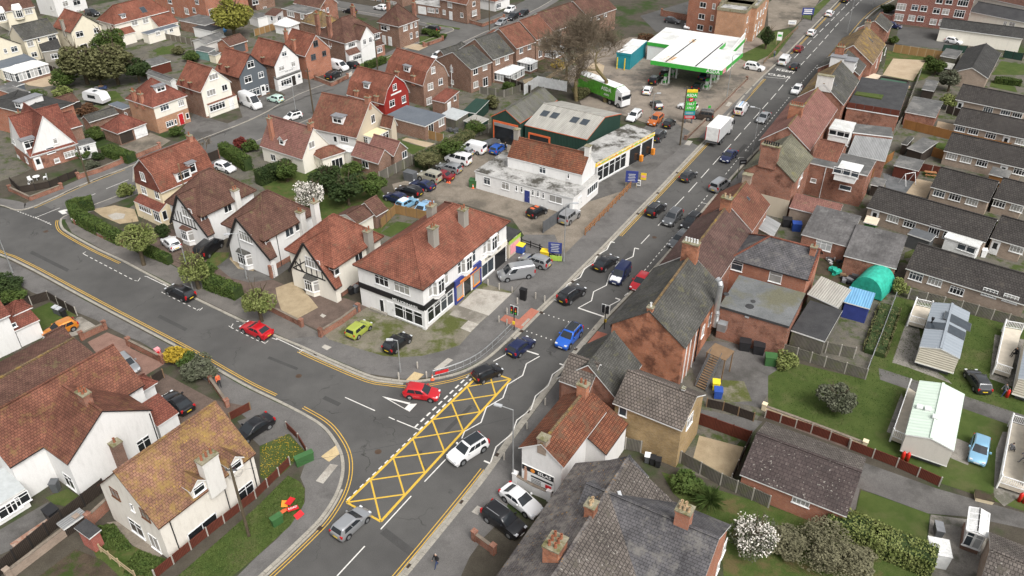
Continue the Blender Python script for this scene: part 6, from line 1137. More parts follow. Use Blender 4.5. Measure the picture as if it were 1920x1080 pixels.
h=Vol(X10(305,387),X10(985,574),None,5.8,D=7.4,ang=None,name='rear_house',label='brick rear range with weathered slate roof and white sash windows',wall='brick_orange_plain',group=G_E);h.hip(X10(800,235),'slate',axis='x',ends=(1,0),ridge='tile_orange',fascia='fascia_black');h.win('s',*X10(372,450),1.5,1.3,1,2);h.win('s',*X10(700,545),1.6,1.5,1,2,'glass_curtain');h.chimat(h.L-.7,h.D*.42,.7,.7,1.0,'brick_orange_plain',1)
w=Vol((1350,572),(1480,612),(1508,549),4.8,name='flat_roofed_kitchen',label='large brick kitchen block with puddled grey flat roof',cat='extension',wall='brick_red');w.flat('felt_puddle',fascia='felt_dark',th=.3)
for q in ((480,795,.5),(510,752,.3),(280,690,.35)):p_=w.loc(at(*X10(q[0],q[1]),4.8));m=MB();m.lathe([(q[2],0),(q[2],.06),(0,.09)],12,0,(p_.x,p_.y,w.ze-w.z0));w.kid(m,'roof_vent','felt_dark')
w.panel('s',*X8(1278,512),.5,.45,'lead_pale','air_vent')
h=Vol((1502,439),(1588,462),None,3.0,D=7.0,name='brick_outbuilding',label='brick outbuilding with grey sloping roof and glazed door behind the yard',cat='outbuilding',wall='brick_red');h.lean('n',1.5,'slate_plain');h.win('s',*X10(1110,275),2.2,1.4,3,2,'glass_pale')
h=Vol((1582,479),(1681,504),None,3.0,D=7.4,name='brick_outbuilding',label='wide brick outbuilding with stained grey roof above the green tunnel',cat='outbuilding',wall='brick_red');h.lean('n',1.3,'slate_plain')
h=Vol(X9(720,705),X9(865,742),X9(925,632),2.7,name='lean_to',label='small lean-to with translucent corrugated roof beside the bins',cat='lean-to',wall='plank_grey');h.lean('w',.8,'sheet_grey')
h=Vol(X11(340,514),X11(600,624),X11(678,457),2.9,name='lean_to',label='lean-to with pale corrugated plastic roof',cat='lean-to',wall='plank_grey');h.lean('w',.5,'sheet_pale')
h=Vol((1486,614),(1547,640),(1571,579),2.8,name='outbuilding',label='outbuilding with dark felt flat roof beside the wooden fence',cat='outbuilding',wall='plank_grey');h.flat('felt_dark')
h=Vol((1582,565),(1631,579),(1640,553),2.5,name='lean_to',label='lean-to with bright blue plastic roof panels',cat='lean-to',wall='sign_blue');h.lean('n',.3,'sheet_blue')
# green tarpaulin tunnel
a_,b_=at(*X11(825,525),.1),at(*X11(940,408),.1);d_=(b_-a_);t=thing('polytunnel','round topped tunnel under green tarpaulin','tunnel',tuple(a_),atan2(d_.y,d_.x));m=MB();ln=d_.length;n=14
for i in range(8):
    for k in range(n):
        def pt(i,k):a=pi*k/n;r=2.1;return (ln*i/8,r*cos(a),.2+1.25*r*sin(a))
        m.poly([pt(i,k),pt(i+1,k),pt(i+1,k+1),pt(i,k+1)])
for x_ in (0,ln):m.poly([(x_,2.1*cos(pi*k/n),.2+2.6*sin(pi*k/n))for k in range(n+1)])
m.build('tarpaulin','tarp_green',t,True)
# red brick flats, top right
h=Vol(X4(325,196),X4(950,274),None,12.2,zp=.1,D=14,name='flats',label='four storey dark red brick flats with white windows, top right',cat='flats',wall='brick_flats',o=.02);h.flat('felt')
for q in ((410,58),(388,146)):h.win('s',*X4(*q),2.2,1.7,3,2,'glass_curtain')
for q in ((525,64),(602,72),(497,153),(575,160),(735,5),(818,12),(710,92),(788,100),(682,186),(760,192)):h.win('s',*X4(*q),1.6,1.4,2,2)
for q in ((938,20),(905,117),(875,208)):h.win('s',*X4(*q),2.4,1.8,4,2)
for k in range(3):
    for z_ in (1.2,4.2,7.2):h.winat('e',1.5+k*3.4,z_,1.2,1.4)
h=Vol(X4(1030,275),X4(1450,330),None,3.4,D=6,name='garage_block',label='long cream garage block with grey roof behind the bungalow',cat='garage',wall='render_ivory',L=18);h.gable('x',1.6,'tile_dark');h=Vol(X4(1255,150),X4(1480,195),None,3.2,D=8,L=14,name='cream_house',label='cream building with black roof at the top right edge',wall='render_ivory');h.gable('x',1.8,'felt_dark');h.wins('s',[(*X4(1295,203),.8,1.2),(*X4(1355,207),1.4,1.0)]);h=Vol(X4(1345,30),X4(1480,60),None,5,D=8,L=14,name='brown_roofed_house',label='house with plain brown roof in the top right corner',wall='render_ivory');h.gable('x',2.5,'tile_brown')
# bungalows
def bung(label,p0,p1,D=7.4,rise=2.0,wn=(),doors=(),ze=2.7,L=None,f=None,top=None):
    h=Vol(p0,p1,None,ze,D=D,L=L,name='bungalow',label=label,cat='house',wall='brick_buff',group=G_B);h.gable('x',rise,'tile_bungalow');h.slope_mat('y',1,'tile_bungalow')
    for q in wn:h.win('s',*f(q[0],q[1]),q[2]if len(q)>2 else 1.7,q[3]if len(q)>3 else 1.15,4,2,q[4]if len(q)>4 else None)
    for q in doors:h.door('s',*f(*q),glass=True)
    return h
h=Vol(X4(835,622),X4(1152,670),X4(1282,457),2.8,name='bungalow',label='bungalow with pinkish brick gable end and dark roof',cat='house',wall='brick_buff',group=G_B);h.gable('y',X4(1015,577),'tile_dark')
bung('farthest row of the dark roofed bungalows, a palm beside it',X5(868,164),X5(1456,284),wn=((1150,252),(1300,274),(1400,296)),doors=((912,207),),f=X5)
bung('second row of the dark roofed bungalows, above an orange fence',X5(855,374),X5(1456,502),wn=((912,413),(1025,438),(1172,475),(1430,525)),doors=((1305,505),),f=X5)
bung('dark roofed bungalow row with red topped bin store at its wall',X5(770,602),X5(1456,757),wn=((840,650),(963,677),(1098,708),(1415,780)),doors=((1285,750),),f=X5)
a=bung('short bungalow row beside the grey gravel yard and swing',X6(658,137),X6(1158,270),wn=((733,193),(868,225),(1012,265)),f=X6);bung('bungalow stepped down from the gravel yard row',X6(1192,232),X6(1456,302),wn=((1245,280),(1395,318)),f=X6)
h=bung('longest bungalow row with white lean-to porch and awning',X6(113,310),X6(1132,612),wn=((338,408),(480,455),(820,557),(690,512,1.5,1.7)),doors=((185,372),),f=X6);bung('bungalow with patchy roof at the end of the longest row',X6(1168,572),X6(1456,657),wn=((1395,668),),doors=((1208,645),),f=X6)
w=Vol(X6(880,598),X6(1070,660),None,2.4,D=2.2,root=h,wall='upvc',L=4.6);w.lean('n',.3,'flat_white');w.wins('s',[(*X6(930,645),1.3,1.2),(*X6(1000,668),1.3,1.2)],nc=1,glass='glass_blue');w=Vol(X6(525,555),X6(660,600),None,2.3,D=2.4,root=h,L=3.2,wall='steel_dark');w.flat('frame_grey')
bung('nearest bungalow row behind the concrete fence and caravans',(1698,503),(1925,573),D=8,wn=((1263,357),(1425,400)),f=X11).wins('s',[(1794,545,1.7,1.1),(1856,549,1.7,1.1),(1895,560,1.7,1.1)],nc=4)
h=Vol((1388,887),(1588,969),(1621,857),2.7,name='bungalow',label='brick bungalow with dark brown slab tiles beside the red panel fence',cat='house',wall='brick_orange_plain');h.gable('x',X12(980,490),'tile_darkbrown_slab');h.slope_mat('y',1,'tile_greyslab');h.win('s',1502,940,1.6,.9,4,2)
h=Vol((1826,1132),(2060,1235),None,2.8,D=8.6,name='bungalow',label='bungalow with speckled grey brown roof in the bottom right corner',cat='house',wall='brick_buff');h.gable('x',2.2,'tile_greyslab')
conservatory('white porch conservatory on the corner bungalow',(1812,997),(1851,1008),(1860,965),2.6,.25,'flat_white',hip=False)
# static caravans
G_C='static caravans on the lawns'
def caravan(label,p0,p1,p2,ridge,roof,wall,ze=3.1,**kw):
    h=Vol(p0,p1,p2,ze,name='static_caravan',label=label,cat='static caravan',wall=wall,z0=.75,o=.08,og=.08,group=G_C,**kw);h.gable('y',ridge,roof,fascia='fascia_white')
    m=MB();m.box(.5,.5,-.65,h.L-.5,h.D-.5,0);h.kid(m,'chassis','steel_dark');m=MB();m.box(.05,.05,.02,h.L-.05,h.D-.05,.12);h.kid(m,'skirt','fascia_white');return h
h=caravan('static caravan with grey roof panels and cream end wall',(1724,650),(1800,672),(1820,586),.55,'sheet_cara','siding_cream')
for q in ((1767+.0,610),):h.skylight(*Q23(1420,250),1.8,3.2);h.skylight(*Q23(1415,335),1.8,2.0);h.skylight(*Q23(1265,285),1.6,2.2)
for q in ((1225,265),):q_=h.onroof(*Q23(*q));h.chimat(q_.x,q_.y,.16,.16,.8,'black_plastic',0,'black_plastic',zb=3)
h=caravan('static caravan with pale mint green roof',(1697,816),(1789,845),(1812,740),.55,'sheet_mint','cladding_grey');
for q in ((1198,915),(1255,975),(1135,900)):q_=h.onroof(*Q23(*q));h.chimat(q_.x,q_.y,.4,.4,.25,'white_plastic',0,'white_plastic',zb=2.9)
h=caravan('static caravan at the right edge with blue grey roof',(1909,709),(1995,736),None,.6,'sheet_cara','siding_cream',D=10);h=caravan('static caravan at the right edge below the white deck',(1932,880),(2020,910),None,.6,'sheet_mint','siding_cream',D=9)
# ---------------------------------------------------------------- vehicles
for n_,c_,mt_ in (('black',(.012,.012,.014),.2),('white',(.72,.72,.72),0),('silver',(.42,.43,.44),.6),('grey',(.13,.135,.14),.5),('darkgrey',(.05,.052,.056),.4),('red',(.48,.012,.02),.1),('darkred',(.20,.012,.018),.2),('blue',(.02,.12,.55),.2),('navy',(.014,.022,.075),.3),('midblue',(.02,.09,.36),.2),('lightblue',(.22,.42,.58),.2),('lime',(.36,.42,.07),.2),('orange',(.62,.22,.025),.3),('burnt',(.52,.13,.02),.3),('mint',(.50,.68,.60),0),('brown',(.075,.06,.05),.4),('gold',(.46,.43,.34),.4),('skyblue',(.26,.46,.66),.2)):
    paint('paint_'+n_,c_,mt_)
# kind: L, W, H, belt, cabin base rear/front, roof rear/front, bonnet front z, glass on sides, wheel r, boot z
KIND={'hatch':(4.0,1.74,1.48,.92,-1.93,.98,-1.55,.10,.70,1,.31,.92),'city':(3.6,1.64,1.50,.92,-1.75,1.0,-1.5,.25,.72,1,.29,.92),'saloon':(4.65,1.82,1.44,.92,-1.75,1.10,-.95,.15,.68,1,.33,.96),'coupe':(4.5,1.82,1.38,.92,-1.95,.95,-1.0,.0,.66,1,.33,.93),
        'suv':(4.5,1.86,1.66,1.05,-2.15,1.08,-1.85,.22,.84,1,.37,1.05),'estate':(4.7,1.80,1.50,.94,-2.28,1.05,-1.95,.12,.70,1,.32,.94),'mpv':(4.7,1.85,1.85,1.08,-2.28,1.45,-2.15,.65,.82,1,.34,1.08),'fourxfour':(4.3,1.80,1.85,1.12,-2.1,.75,-2.05,.35,1.02,1,.39,1.12),
        'smallvan':(4.3,1.78,1.84,1.05,-2.12,1.22,-2.08,.5,.80,2,.32,1.05),'van':(5.0,1.95,1.98,1.12,-2.47,1.75,-2.42,.85,.86,2,.34,1.12),'bigvan':(6.0,2.0,2.65,1.25,-2.97,2.35,-2.92,1.25,.98,2,.36,1.25),'minibus':(4.9,1.86,2.0,1.1,-2.42,1.9,-2.38,1.1,.85,1,.33,1.1)}
CARM={}
def car_parts(kind):
    if kind in CARM:return CARM[kind]
    L,Wd,H,belt,cb0,cb1,r0,r1,bz,gl,wr,boot=KIND[kind];w=Wd/2;out=[]
    X=[-.5,-.485,-.44,-.33,-.2,0,.2,.30,.40,.465,.49,.5];WF=[.78,.90,.975,1,1,1,1,1,.97,.90,.82,.72];ZB=[.42,.32,.26,.2,.2,.2,.2,.2,.24,.28,.32,.40]
    m=MB();S=[]
    for i,f in enumerate(X):
        x=f*L;k=w*WF[i]
        if x <cb0+.1:zt=boot-(.10 if i == 0 else .02 if i == 1 else 0)
        elif x <= cb1:zt=belt
        else:t=(x-cb1)/(L/2-cb1);zt=belt-(belt-bz)*t-.16*max(0,t-.72)/.28
        zb=ZB[i];zm=min(.58,zt-.16)
        S.append([(x,-k*.86,zb),(x,-k*.97,zb+.07),(x,-k,zm-.1),(x,-k*.985,zm+.08),(x,-k*.93,zt-.035),(x,-k*.80,zt),(x,0,zt+.025),(x,k*.80,zt),(x,k*.93,zt-.035),(x,k*.985,zm+.08),(x,k,zm-.1),(x,k*.97,zb+.07),(x,k*.86,zb)])
    n=len(S[0])
    for s_ in S:m.v += s_
    for i in range(len(X)-1):
        for j in range(n-1):a=i*n+j;m.f.append((a,a+n,a+n+1,a+1));m.m.append(0)
    m.f.append(tuple(range(n)));m.m.append(0);m.f.append(tuple((len(X)-1)*n+j for j in range(n))[::-1]);m.m.append(0)
    m.box(-L*.46,-w*.86,.19,L*.46,w*.86,.3,0,bottom=True)
    # cabin shell
    wb,wt=w*.925,w*(.76 if kind not in ('van','bigvan','smallvan','minibus','fourxfour')else .84);b0=len(m.v);rows=[]
    xs=[0,.06,.35,.65,.94,1]
    for t,wf in ((0,1),(.5,.55),(.88,.12),(1,0)):
        xa,xb=cb0+(r0-cb0)*t,cb1+(r1-cb1)*t;ww=wt+(wb-wt)*(1-t);z=belt-.05+(H-.045-belt+.05)*t;rows.append((xa,xb,ww,z))
    ring=lambda xa,xb,ww,z,d:[(xa+(xb-xa)*u,-ww*(1-.05*(u in (0,1))),z+d*(1-abs(2*u-1)))for u in xs]+[(xb+.05*(1 if d == 0 else .5),0,z+d)]+[(xa+(xb-xa)*u,ww*(1-.05*(u in (0,1))),z+d*(1-abs(2*u-1)))for u in xs[::-1]]+[(xa-.03,0,z+d)]
    R_=[ring(*rows[0],0),ring(*rows[1],0),ring(*rows[2],0),ring(rows[3][0]+.1,rows[3][1]-.1,rows[3][2]*.86,rows[3][3]+.035,.012)];k=len(R_[0])
    for r in R_:m.v += r
    for i in range(3):
        for j in range(k):a,c=b0+i*k+j,b0+i*k+(j+1)% k;m.f.append((a,c,c+k,a+k));m.m.append(0)
    m.f.append(tuple(b0+3*k+j for j in range(k)));m.m.append(0)
    me=m.mesh('body','paint_black',True);me.set_sharp_from_angle(angle=R(38));out.append(('body',me,1,None))
    # glazing laid on the shell
    def face(t0,t1,side,u0,u1):
        def P(t,u):
            xa,xb=cb0+(r0-cb0)*t,cb1+(r1-cb1)*t;ww=wt+(wb-wt)*(1-t);z=belt-.05+(H-.045-belt+.05)*t;x=xa+(xb-xa)*u
            return (x,side*(ww+.012),z)
        q=[P(t0,u0),P(t0,u1),P(t1,u1),P(t1,u0)];return q if side <0 else q[::-1]
    def endq(front,t0,t1,f):
        def P(t,s_):xa,xb=cb0+(r0-cb0)*t,cb1+(r1-cb1)*t;ww=(wt+(wb-wt)*(1-t))*f;z=belt-.05+(H-.045-belt+.05)*t;return ((xb+.028+.03*(s_ == 0))if front else (xa-.03),s_*ww,z)
        return [[P(t0,-1),P(t0,0),P(t1,0),P(t1,-1)]if front else [P(t0,0),P(t0,-1),P(t1,-1),P(t1,0)],[P(t0,0),P(t0,1),P(t1,1),P(t1,0)]if front else [P(t0,1),P(t0,0),P(t1,0),P(t1,1)]]
    g=MB();[g.poly(q)for q in endq(True,.12,.93,.86)];out.append(('windscreen',g.mesh('windscreen','car_glass'),0,None))
    if kind not in ('bigvan',):g=MB();[g.poly(q)for q in endq(False,.22,.88,.80)];out.append(('rear_window',g.mesh('rear_window','car_glass'),0,None))
    for sd in (-1,1):
        spans=[(.10,.33),(.36,.62),(.645,.90)]if kind in ('suv','estate','mpv','minibus','fourxfour')else [(.15,.50),(.53,.90)]if gl == 1 else [(.70,.90)]
        for a,c in spans:g=MB();g.poly(face(.16,.86,sd,a,c));out.append(('side_window',g.mesh('side_window','car_glass'),0,None))
    # wheels
    ty=cached(('tyre',wr),lambda:(lambda q:(q.tube((0,-.1,0),(0,.1,0),wr,n=18),q.mesh('wheel','rubber'))[1])(MB()));ri=cached(('rim',wr),lambda:(lambda q:([q.box(-wr*.62,-.012,-.045,wr*.62,.012,.045)],[q.tube((0,-.115,0),(0,.115,0),wr*.64,n=14)],[q.tube((0,-.12,0),(0,.12,0),wr*.2,n=8)],q.mesh('rim','alloy'))[3])(MB()))
    for fx in (-.295,.30):
        for sd in (-1,1):
            a=MB();x_=fx*L;a.tube((x_,sd*(w-.14),wr+.02),(x_,sd*(w+.004),wr+.02),wr+.07,n=18);out.append(('wheel_arch',cached(('arch',kind,fx,sd),lambda:a.mesh('wheel_arch','trim_black')),0,None));out.append(('wheel',ty,0,(x_,sd*(w-.085),wr),ri))
    for sd in (-1,1):
        q=MB();q.box(L*.435,sd*w*.50-.0,bz-.10,L*.487,sd*w*.82,bz+.0)if sd >0 else q.box(L*.435,-w*.82,bz-.10,L*.487,-w*.50,bz+.0);out.append(('headlight',q.mesh('headlight','lamp_clear'),0,None))
        q=MB();y0,y1=sorted((sd*w*.66,sd*w*.93));tall=.35 if kind in ('suv','van','bigvan','mpv','estate','minibus')else .16;q.box(-L*.493,y0,boot-.18-tall*.4,-L*.455,y1,boot-.06+tall*.6);out.append(('tail_light',q.mesh('tail_light','lamp_red'),0,None))
        q=MB();y0,y1=sorted((sd*(w-.02),sd*(w+.17)));q.box(cb1-.62,y0,belt+.02,cb1-.45,y1,belt+.17);out.append(('wing_mirror',q.mesh('wing_mirror','paint_black'),1,None))
    q=MB();q.box(-L*.5-.02,-.27,.52,-L*.5+.01,.27,.64);out.append(('number_plate',q.mesh('number_plate','plate_yellow'),0,None));q=MB();q.box(L*.5-.03,-.27,.42,L*.5+.02,.27,.54);out.append(('number_plate',q.mesh('number_plate','plate_white'),0,None))
    q=MB();q.box(L*.47,-w*.5,.56,L*.499,w*.5,bz-.16);out.append(('grille',q.mesh('grille','trim_black'),0,None));q=MB();q.box(-L*.5-.006,-w*.74,.30,-L*.47,w*.74,.42);out.append(('bumper_trim',q.mesh('bumper_trim','trim_black'),0,None))
    if kind in ('suv','estate','fourxfour'):
        for sd in (-1,1):q=MB();q.beam((r0+.25,sd*wt*.86,H+.03),(r1-.25,sd*wt*.86,H+.03),.05,.05);out.append(('roof_rail',q.mesh('roof_rail','steel'),0,None))
    CARM[kind]=out;return out
DIRS={'A':R(59.9),'a':R(59.9)+pi,'B':R(-30.1),'b':R(-30.1)+pi}
def car(kind,colour,c,head,label,group=None,roof=None,cat='car',z0=.1):
    p=at(c[0],c[1],z0+.72);L=KIND[kind][0]
    if isinstance(head,str):a=DIRS[head]
    elif isinstance(head,tuple):q=at(head[0],head[1],z0+.6);a=atan2(q.y-p.y,q.x-p.x)
    else:a=R(head)
    t=thing({'van':'van','bigvan':'van','smallvan':'van','minibus':'minibus'}.get(kind,'car'),label,cat if cat != 'car' or 'van' not in kind else 'van',(p.x,p.y,z0+.005),a,group)
    for it in car_parts(kind):
        o=put(it[0],it[1],t,it[3])
        if it[2]:o.material_slots[0].link='OBJECT';o.material_slots[0].material=M['paint_'+colour]
        if len(it)>4:put('rim',it[4],o)
    if roof:
        L,Wd,H,belt,cb0,cb1,r0,r1=KIND[kind][:8];q=MB();q.box(r0+.12,-Wd*.33,H-.03,r1-.12,Wd*.33,H+.012);q.build('roof_panel',roof,t)
    return t
G1,G2,G3,G4,G5,G6='traffic on the main road','cars parked along the main road','cars at the filling station','vehicles lined up in the garage yard','vehicles on drives and the side road','vehicles on the far streets'
for row_ in (
 ('hatch','red',(791,734),(831,741),'bright red hatchback leaving the side road at the give way line',G5,None,'car',0),('suv','white',(877,842),(848,862),'white crossover with black roof beside the box junction',G1,'car_glass','car',0),('hatch','silver',(658,978),(688,953),'silver hatchback at the bottom corner of the yellow box',G1,None,'car',0),('city','black',(914,697),(942,686),'small black hatchback entering the top of the yellow box',G1,None,'car',0),
 ('hatch','navy',(977,647),(998,633),'dark blue hatchback stopped short of the crossing',G1,None,'car',0),('suv','blue',(1067,630),(1051,649),'bright blue crossover with black roof on the crossing',G1,'car_glass','car',0),('suv','black',(1072,550),(1093,537),'black SUV just past the crossing with tall tail lights',G1,None,'car',0),('coupe','black',(1136,490),(1156,477),'black saloon ahead of the SUV near the zigzags',G1,None,'car',0),('smallvan','navy',(1163,514),(1148,534),'two-tone navy and white small van coming to the crossing',G1,None,'car',0),
 ('hatch','red',(1201,527),(1187,544),'red car parked by the kerb half hidden by a roof',G2,None,'car',0),('estate','grey',(1275,448),(1262,461),'silver grey estate parked in the right hand bay',G2,None,'car',0),('suv','black',(1296,415),(1282,429),'black SUV parked in the bay in front of the grey estate',G2,None,'car',0),('suv','grey',(1261,407),(1246,423),'grey SUV driving towards the crossing',G1,None,'car',0),('suv','black',(1230,391),(1246,379),'black SUV driving away beside the grey SUV',G1,None,'car',0),('hatch','darkgrey',(1291,328),(1306,318),'dark grey hatchback driving away past the garage forecourt',G1,None,'car',0),
 ('mpv','silver',(1350,346),(1367,335),'silver people carrier parked in the right hand bay',G2,None,'car',0),('saloon','navy',(1367,291),(1357,301),'dark blue saloon coming behind the lorry',G1,None,'car',0),('saloon','silver',(1432,219),(1421,231),'pale silver saloon coming past the filling station',G1,None,'car',0),('hatch','white',(1494,167),(1487,176),'white hatchback parked by the terrace, upper road',G2,None,'car',0),('van','white',(1471,113),'A','plain white panel van beside the keep clear box',G1,None,'car',0),('hatch','black',(1491,123),'A','black hatchback beside the white panel van',G1,None,'car',0),('hatch','darkred',(1498,90),'A','dark red hatchback driving away on the upper road',G1,None,'car',0),('hatch','white',(1522,60),'A','white hatchback following the dark red car ahead',G1,None,'car',0),('estate','white',(1556,24),'A','white car near the top of the road',G1,None,'car',0),('suv','black',(1586,-2),'A','black car cut by the top edge of the road',G1,None,'car',0),
 ('suv','white',(1415,125),(1433,129),'white SUV side-on at the filling station exit',G3),('suv','black',(1229,149),'A','black SUV at the left fuel pumps',G3),('suv','black',(1250,136),'A','black car ahead at the left fuel pumps',G3),('hatch','white',(1214,168),75,'white hatchback with dark rear window waiting for the pumps',G3),('hatch','darkgrey',(1231,195),100,'dark grey hatchback crossing the filling station forecourt',G3),('estate','white',(1189,216),(1182,223),'white estate parked beside the workshop end',G3),('suv','burnt',(1229,224),(1222,231),'burnt orange crossover parked on the forecourt',G3),('city','black',(1255,230),'A','small black car parked next to the orange crossover',G3),('saloon','black',(1310,160),'A','black saloon under the canopy at the right pumps',G3),('fourxfour','brown',(1317,216),(1300,215),'brown boxy four by four behind the price sign',G3),('hatch','white',(1290,198),'b','white car mostly hidden by the price sign',G3),('saloon','navy',(1322,141),'A','dark car deep under the canopy',G3),('fourxfour','darkgrey',(1235,254),'A','old dark grey jeep outside the showroom',G3),
 ('hatch','midblue',(934,277),'A','bright blue hatchback in front of the open workshop',G4),('van','white',(887,277),'b','white panel van nearest the open workshop',G4),('hatch','silver',(868,283),'b','silver hatchback between the white van and minibus',G4),('minibus','white',(859,298),'b','white minibus in the yard line',G4,None,'minibus'),('estate','silver',(842,313),'b','silver estate beside the minibus',G4),('saloon','darkred',(827,327),'b','maroon saloon beside the traffic cones',G4),('fourxfour','gold',(805,331),'b','white and gold four by four with rear spare wheel',G4),('coupe','navy',(792,345),'b','navy coupe in the yard line',G4),('estate','black',(767,356),'b','black estate in the yard line',G4),('hatch','navy',(741,369),'b','dark blue hatchback at the near end of the yard line',G4),('hatch','lightblue',(763,379),(775,374),'white topped light blue car behind the board fence',G4,'upvc'),('coupe','skyblue',(795,386),(804,378),'pale blue saloon behind the corner shop roof',G4),('city','black',(1007,395),(1022,389),'small black car with orange roof marks beside the office',G4,None),('fourxfour','silver',(1068,405),(1081,396),'silver off-roader beside the grey yard gate',G4),
 ('van','silver',(968,511),(945,516),'silver signwritten van parked outside the shops',G5),('estate','silver',(1003,487),(983,482),'silver estate parked beside the bins outside the shops',G5),('city','lime',(673,615),(693,601),'lime green small hatchback on the corner forecourt',G5),('hatch','black',(745,640),(769,623),'black hatchback on the corner forecourt',G5),('estate','black',(337,546),(316,537),'black estate parked in the side road bay',G5,None,'car',0),('coupe','red',(480,616),(459,608),'red coupe parked in the side road bay',G5,None,'car',0),('hatch','white',(320,454),(307,444),'white hatchback parked on the drive behind the hedge',G5),('van','black',(392,464),(408,452),'black van with roof bars between the half timbered houses',G5),
 ('hatch','orange',(112,615),(86,628),'metallic orange hatchback beside the small lawn',G5),('hatch','silver',(237,681),(258,702),'grey hatchback with pale bonnet on the block paved drive',G5),('coupe','black',(332,752),(310,737),'black coupe on the drive beside the shrubs',G5),('saloon','black',(474,802),(452,818),'black saloon beside the lichened roof',G5),('coupe','white',(977,936),(1003,957),'white saloon parked under the billboard',G5),('suv','black',(945,974),(968,992),'black SUV with silver rails parked beside the white saloon',G5),('hatch','darkgrey',(1834,712),(1822,696),'dark grey hatchback with open boot on the caravan lawn',G5),('hatch','lightblue',(1837,842),(1832,866),'pale blue hatchback on the grass between caravans',G5),('hatch','white',(422,312),(434,317),'white car on the drive behind the peach house',G5),
 ('bigvan','white',(470,193),(492,204),'long white high roofed van on the cross street',G6),('city','mint',(516,184),'b','mint green little car outside the slate blue house',G6),('city','white',(549,217),(536,222),'white small car with black roof by the telegraph pole',G6,'trim_black','car',0),('van','white',(635,124),(647,128),'white van outside the orange painted house',G6),('suv','black',(625,140),(637,134),'black SUV behind the low brick wall on the cross street',G6),('hatch','black',(657,120),'b','black car in front of the white gabled semi',G6),('hatch','white',(820,104),'a','white car beside the end terrace porch',G6),('suv','black',(809,54),'b','black SUV parked on the far corner',G6,None,'car',0),('hatch','silver',(940,41),'a','silver hatchback parked on the far street',G6,None,'car',0),('suv','black',(962,31),'a','black SUV parked behind the silver hatchback, far street',G6,None,'car',0),('hatch','black',(981,24),'a','black hatchback last in the far street row',G6,None,'car',0),('hatch','white',(956,17),'a','white car on the drive of the white bungalow',G6),('hatch','black',(656,20),'b','black car on the street at the top edge',G6,None,'car',0),('hatch','white',(713,13),'b','white car outside the long brick terrace, top',G6),('suv','black',(173,24),'B','black car parked by the white house, top left',G6),
 ('suv','white',(1797,60),(1812,63),'white SUV farthest of three cars in the flats car park',G6),('hatch','burnt',(1795,68),(1810,72),'orange car between two white cars at the flats',G6),('hatch','white',(1789,76),(1803,80),'white hatchback nearest of three cars at the flats',G6),('hatch','navy',(1676,47),'B','blue car parked beside the dark red flats',G6),('hatch','white',(1841,4),'B','white car at the top right car park',G6),('saloon','black',(1854,12),'B','black saloon at the top right car park',G6),('hatch','red',(1880,11),'B','red car at the top right car park',G6),('hatch','darkgrey',(1261,38),'B','dark car in the yard behind the filling station shop',G6),('hatch','white',(1292,47),'a','white car beside the tall brick flats',G6)):
    car(*row_)
M['paint_van_white']=M['paint_white']
# two-tone front on the little van, markings on the small black car
for o in [o for o in bpy.data.objects if o.get('label','').startswith('two-tone')]:
    q=MB();q.box(1.25,-.72,.86,2.0,.72,1.0);q.v=[(x,y,z-(x-1.25)*.22+.06)for x,y,z in q.v];q.build('white_bonnet','paint_white',o);q=MB();q.box(-1.6,-.91,.75,-.2,-.885,1.6);q.build('white_side_door','paint_white',o)
for o in [o for o in bpy.data.objects if o.get('label','').startswith('small black car with orange')]:
    for x in (-1.0,-.1):q=MB();q.box(x-.25,-.35,1.49,x+.25,.35,1.505);q.build('roof_mark','orange_paint',o)
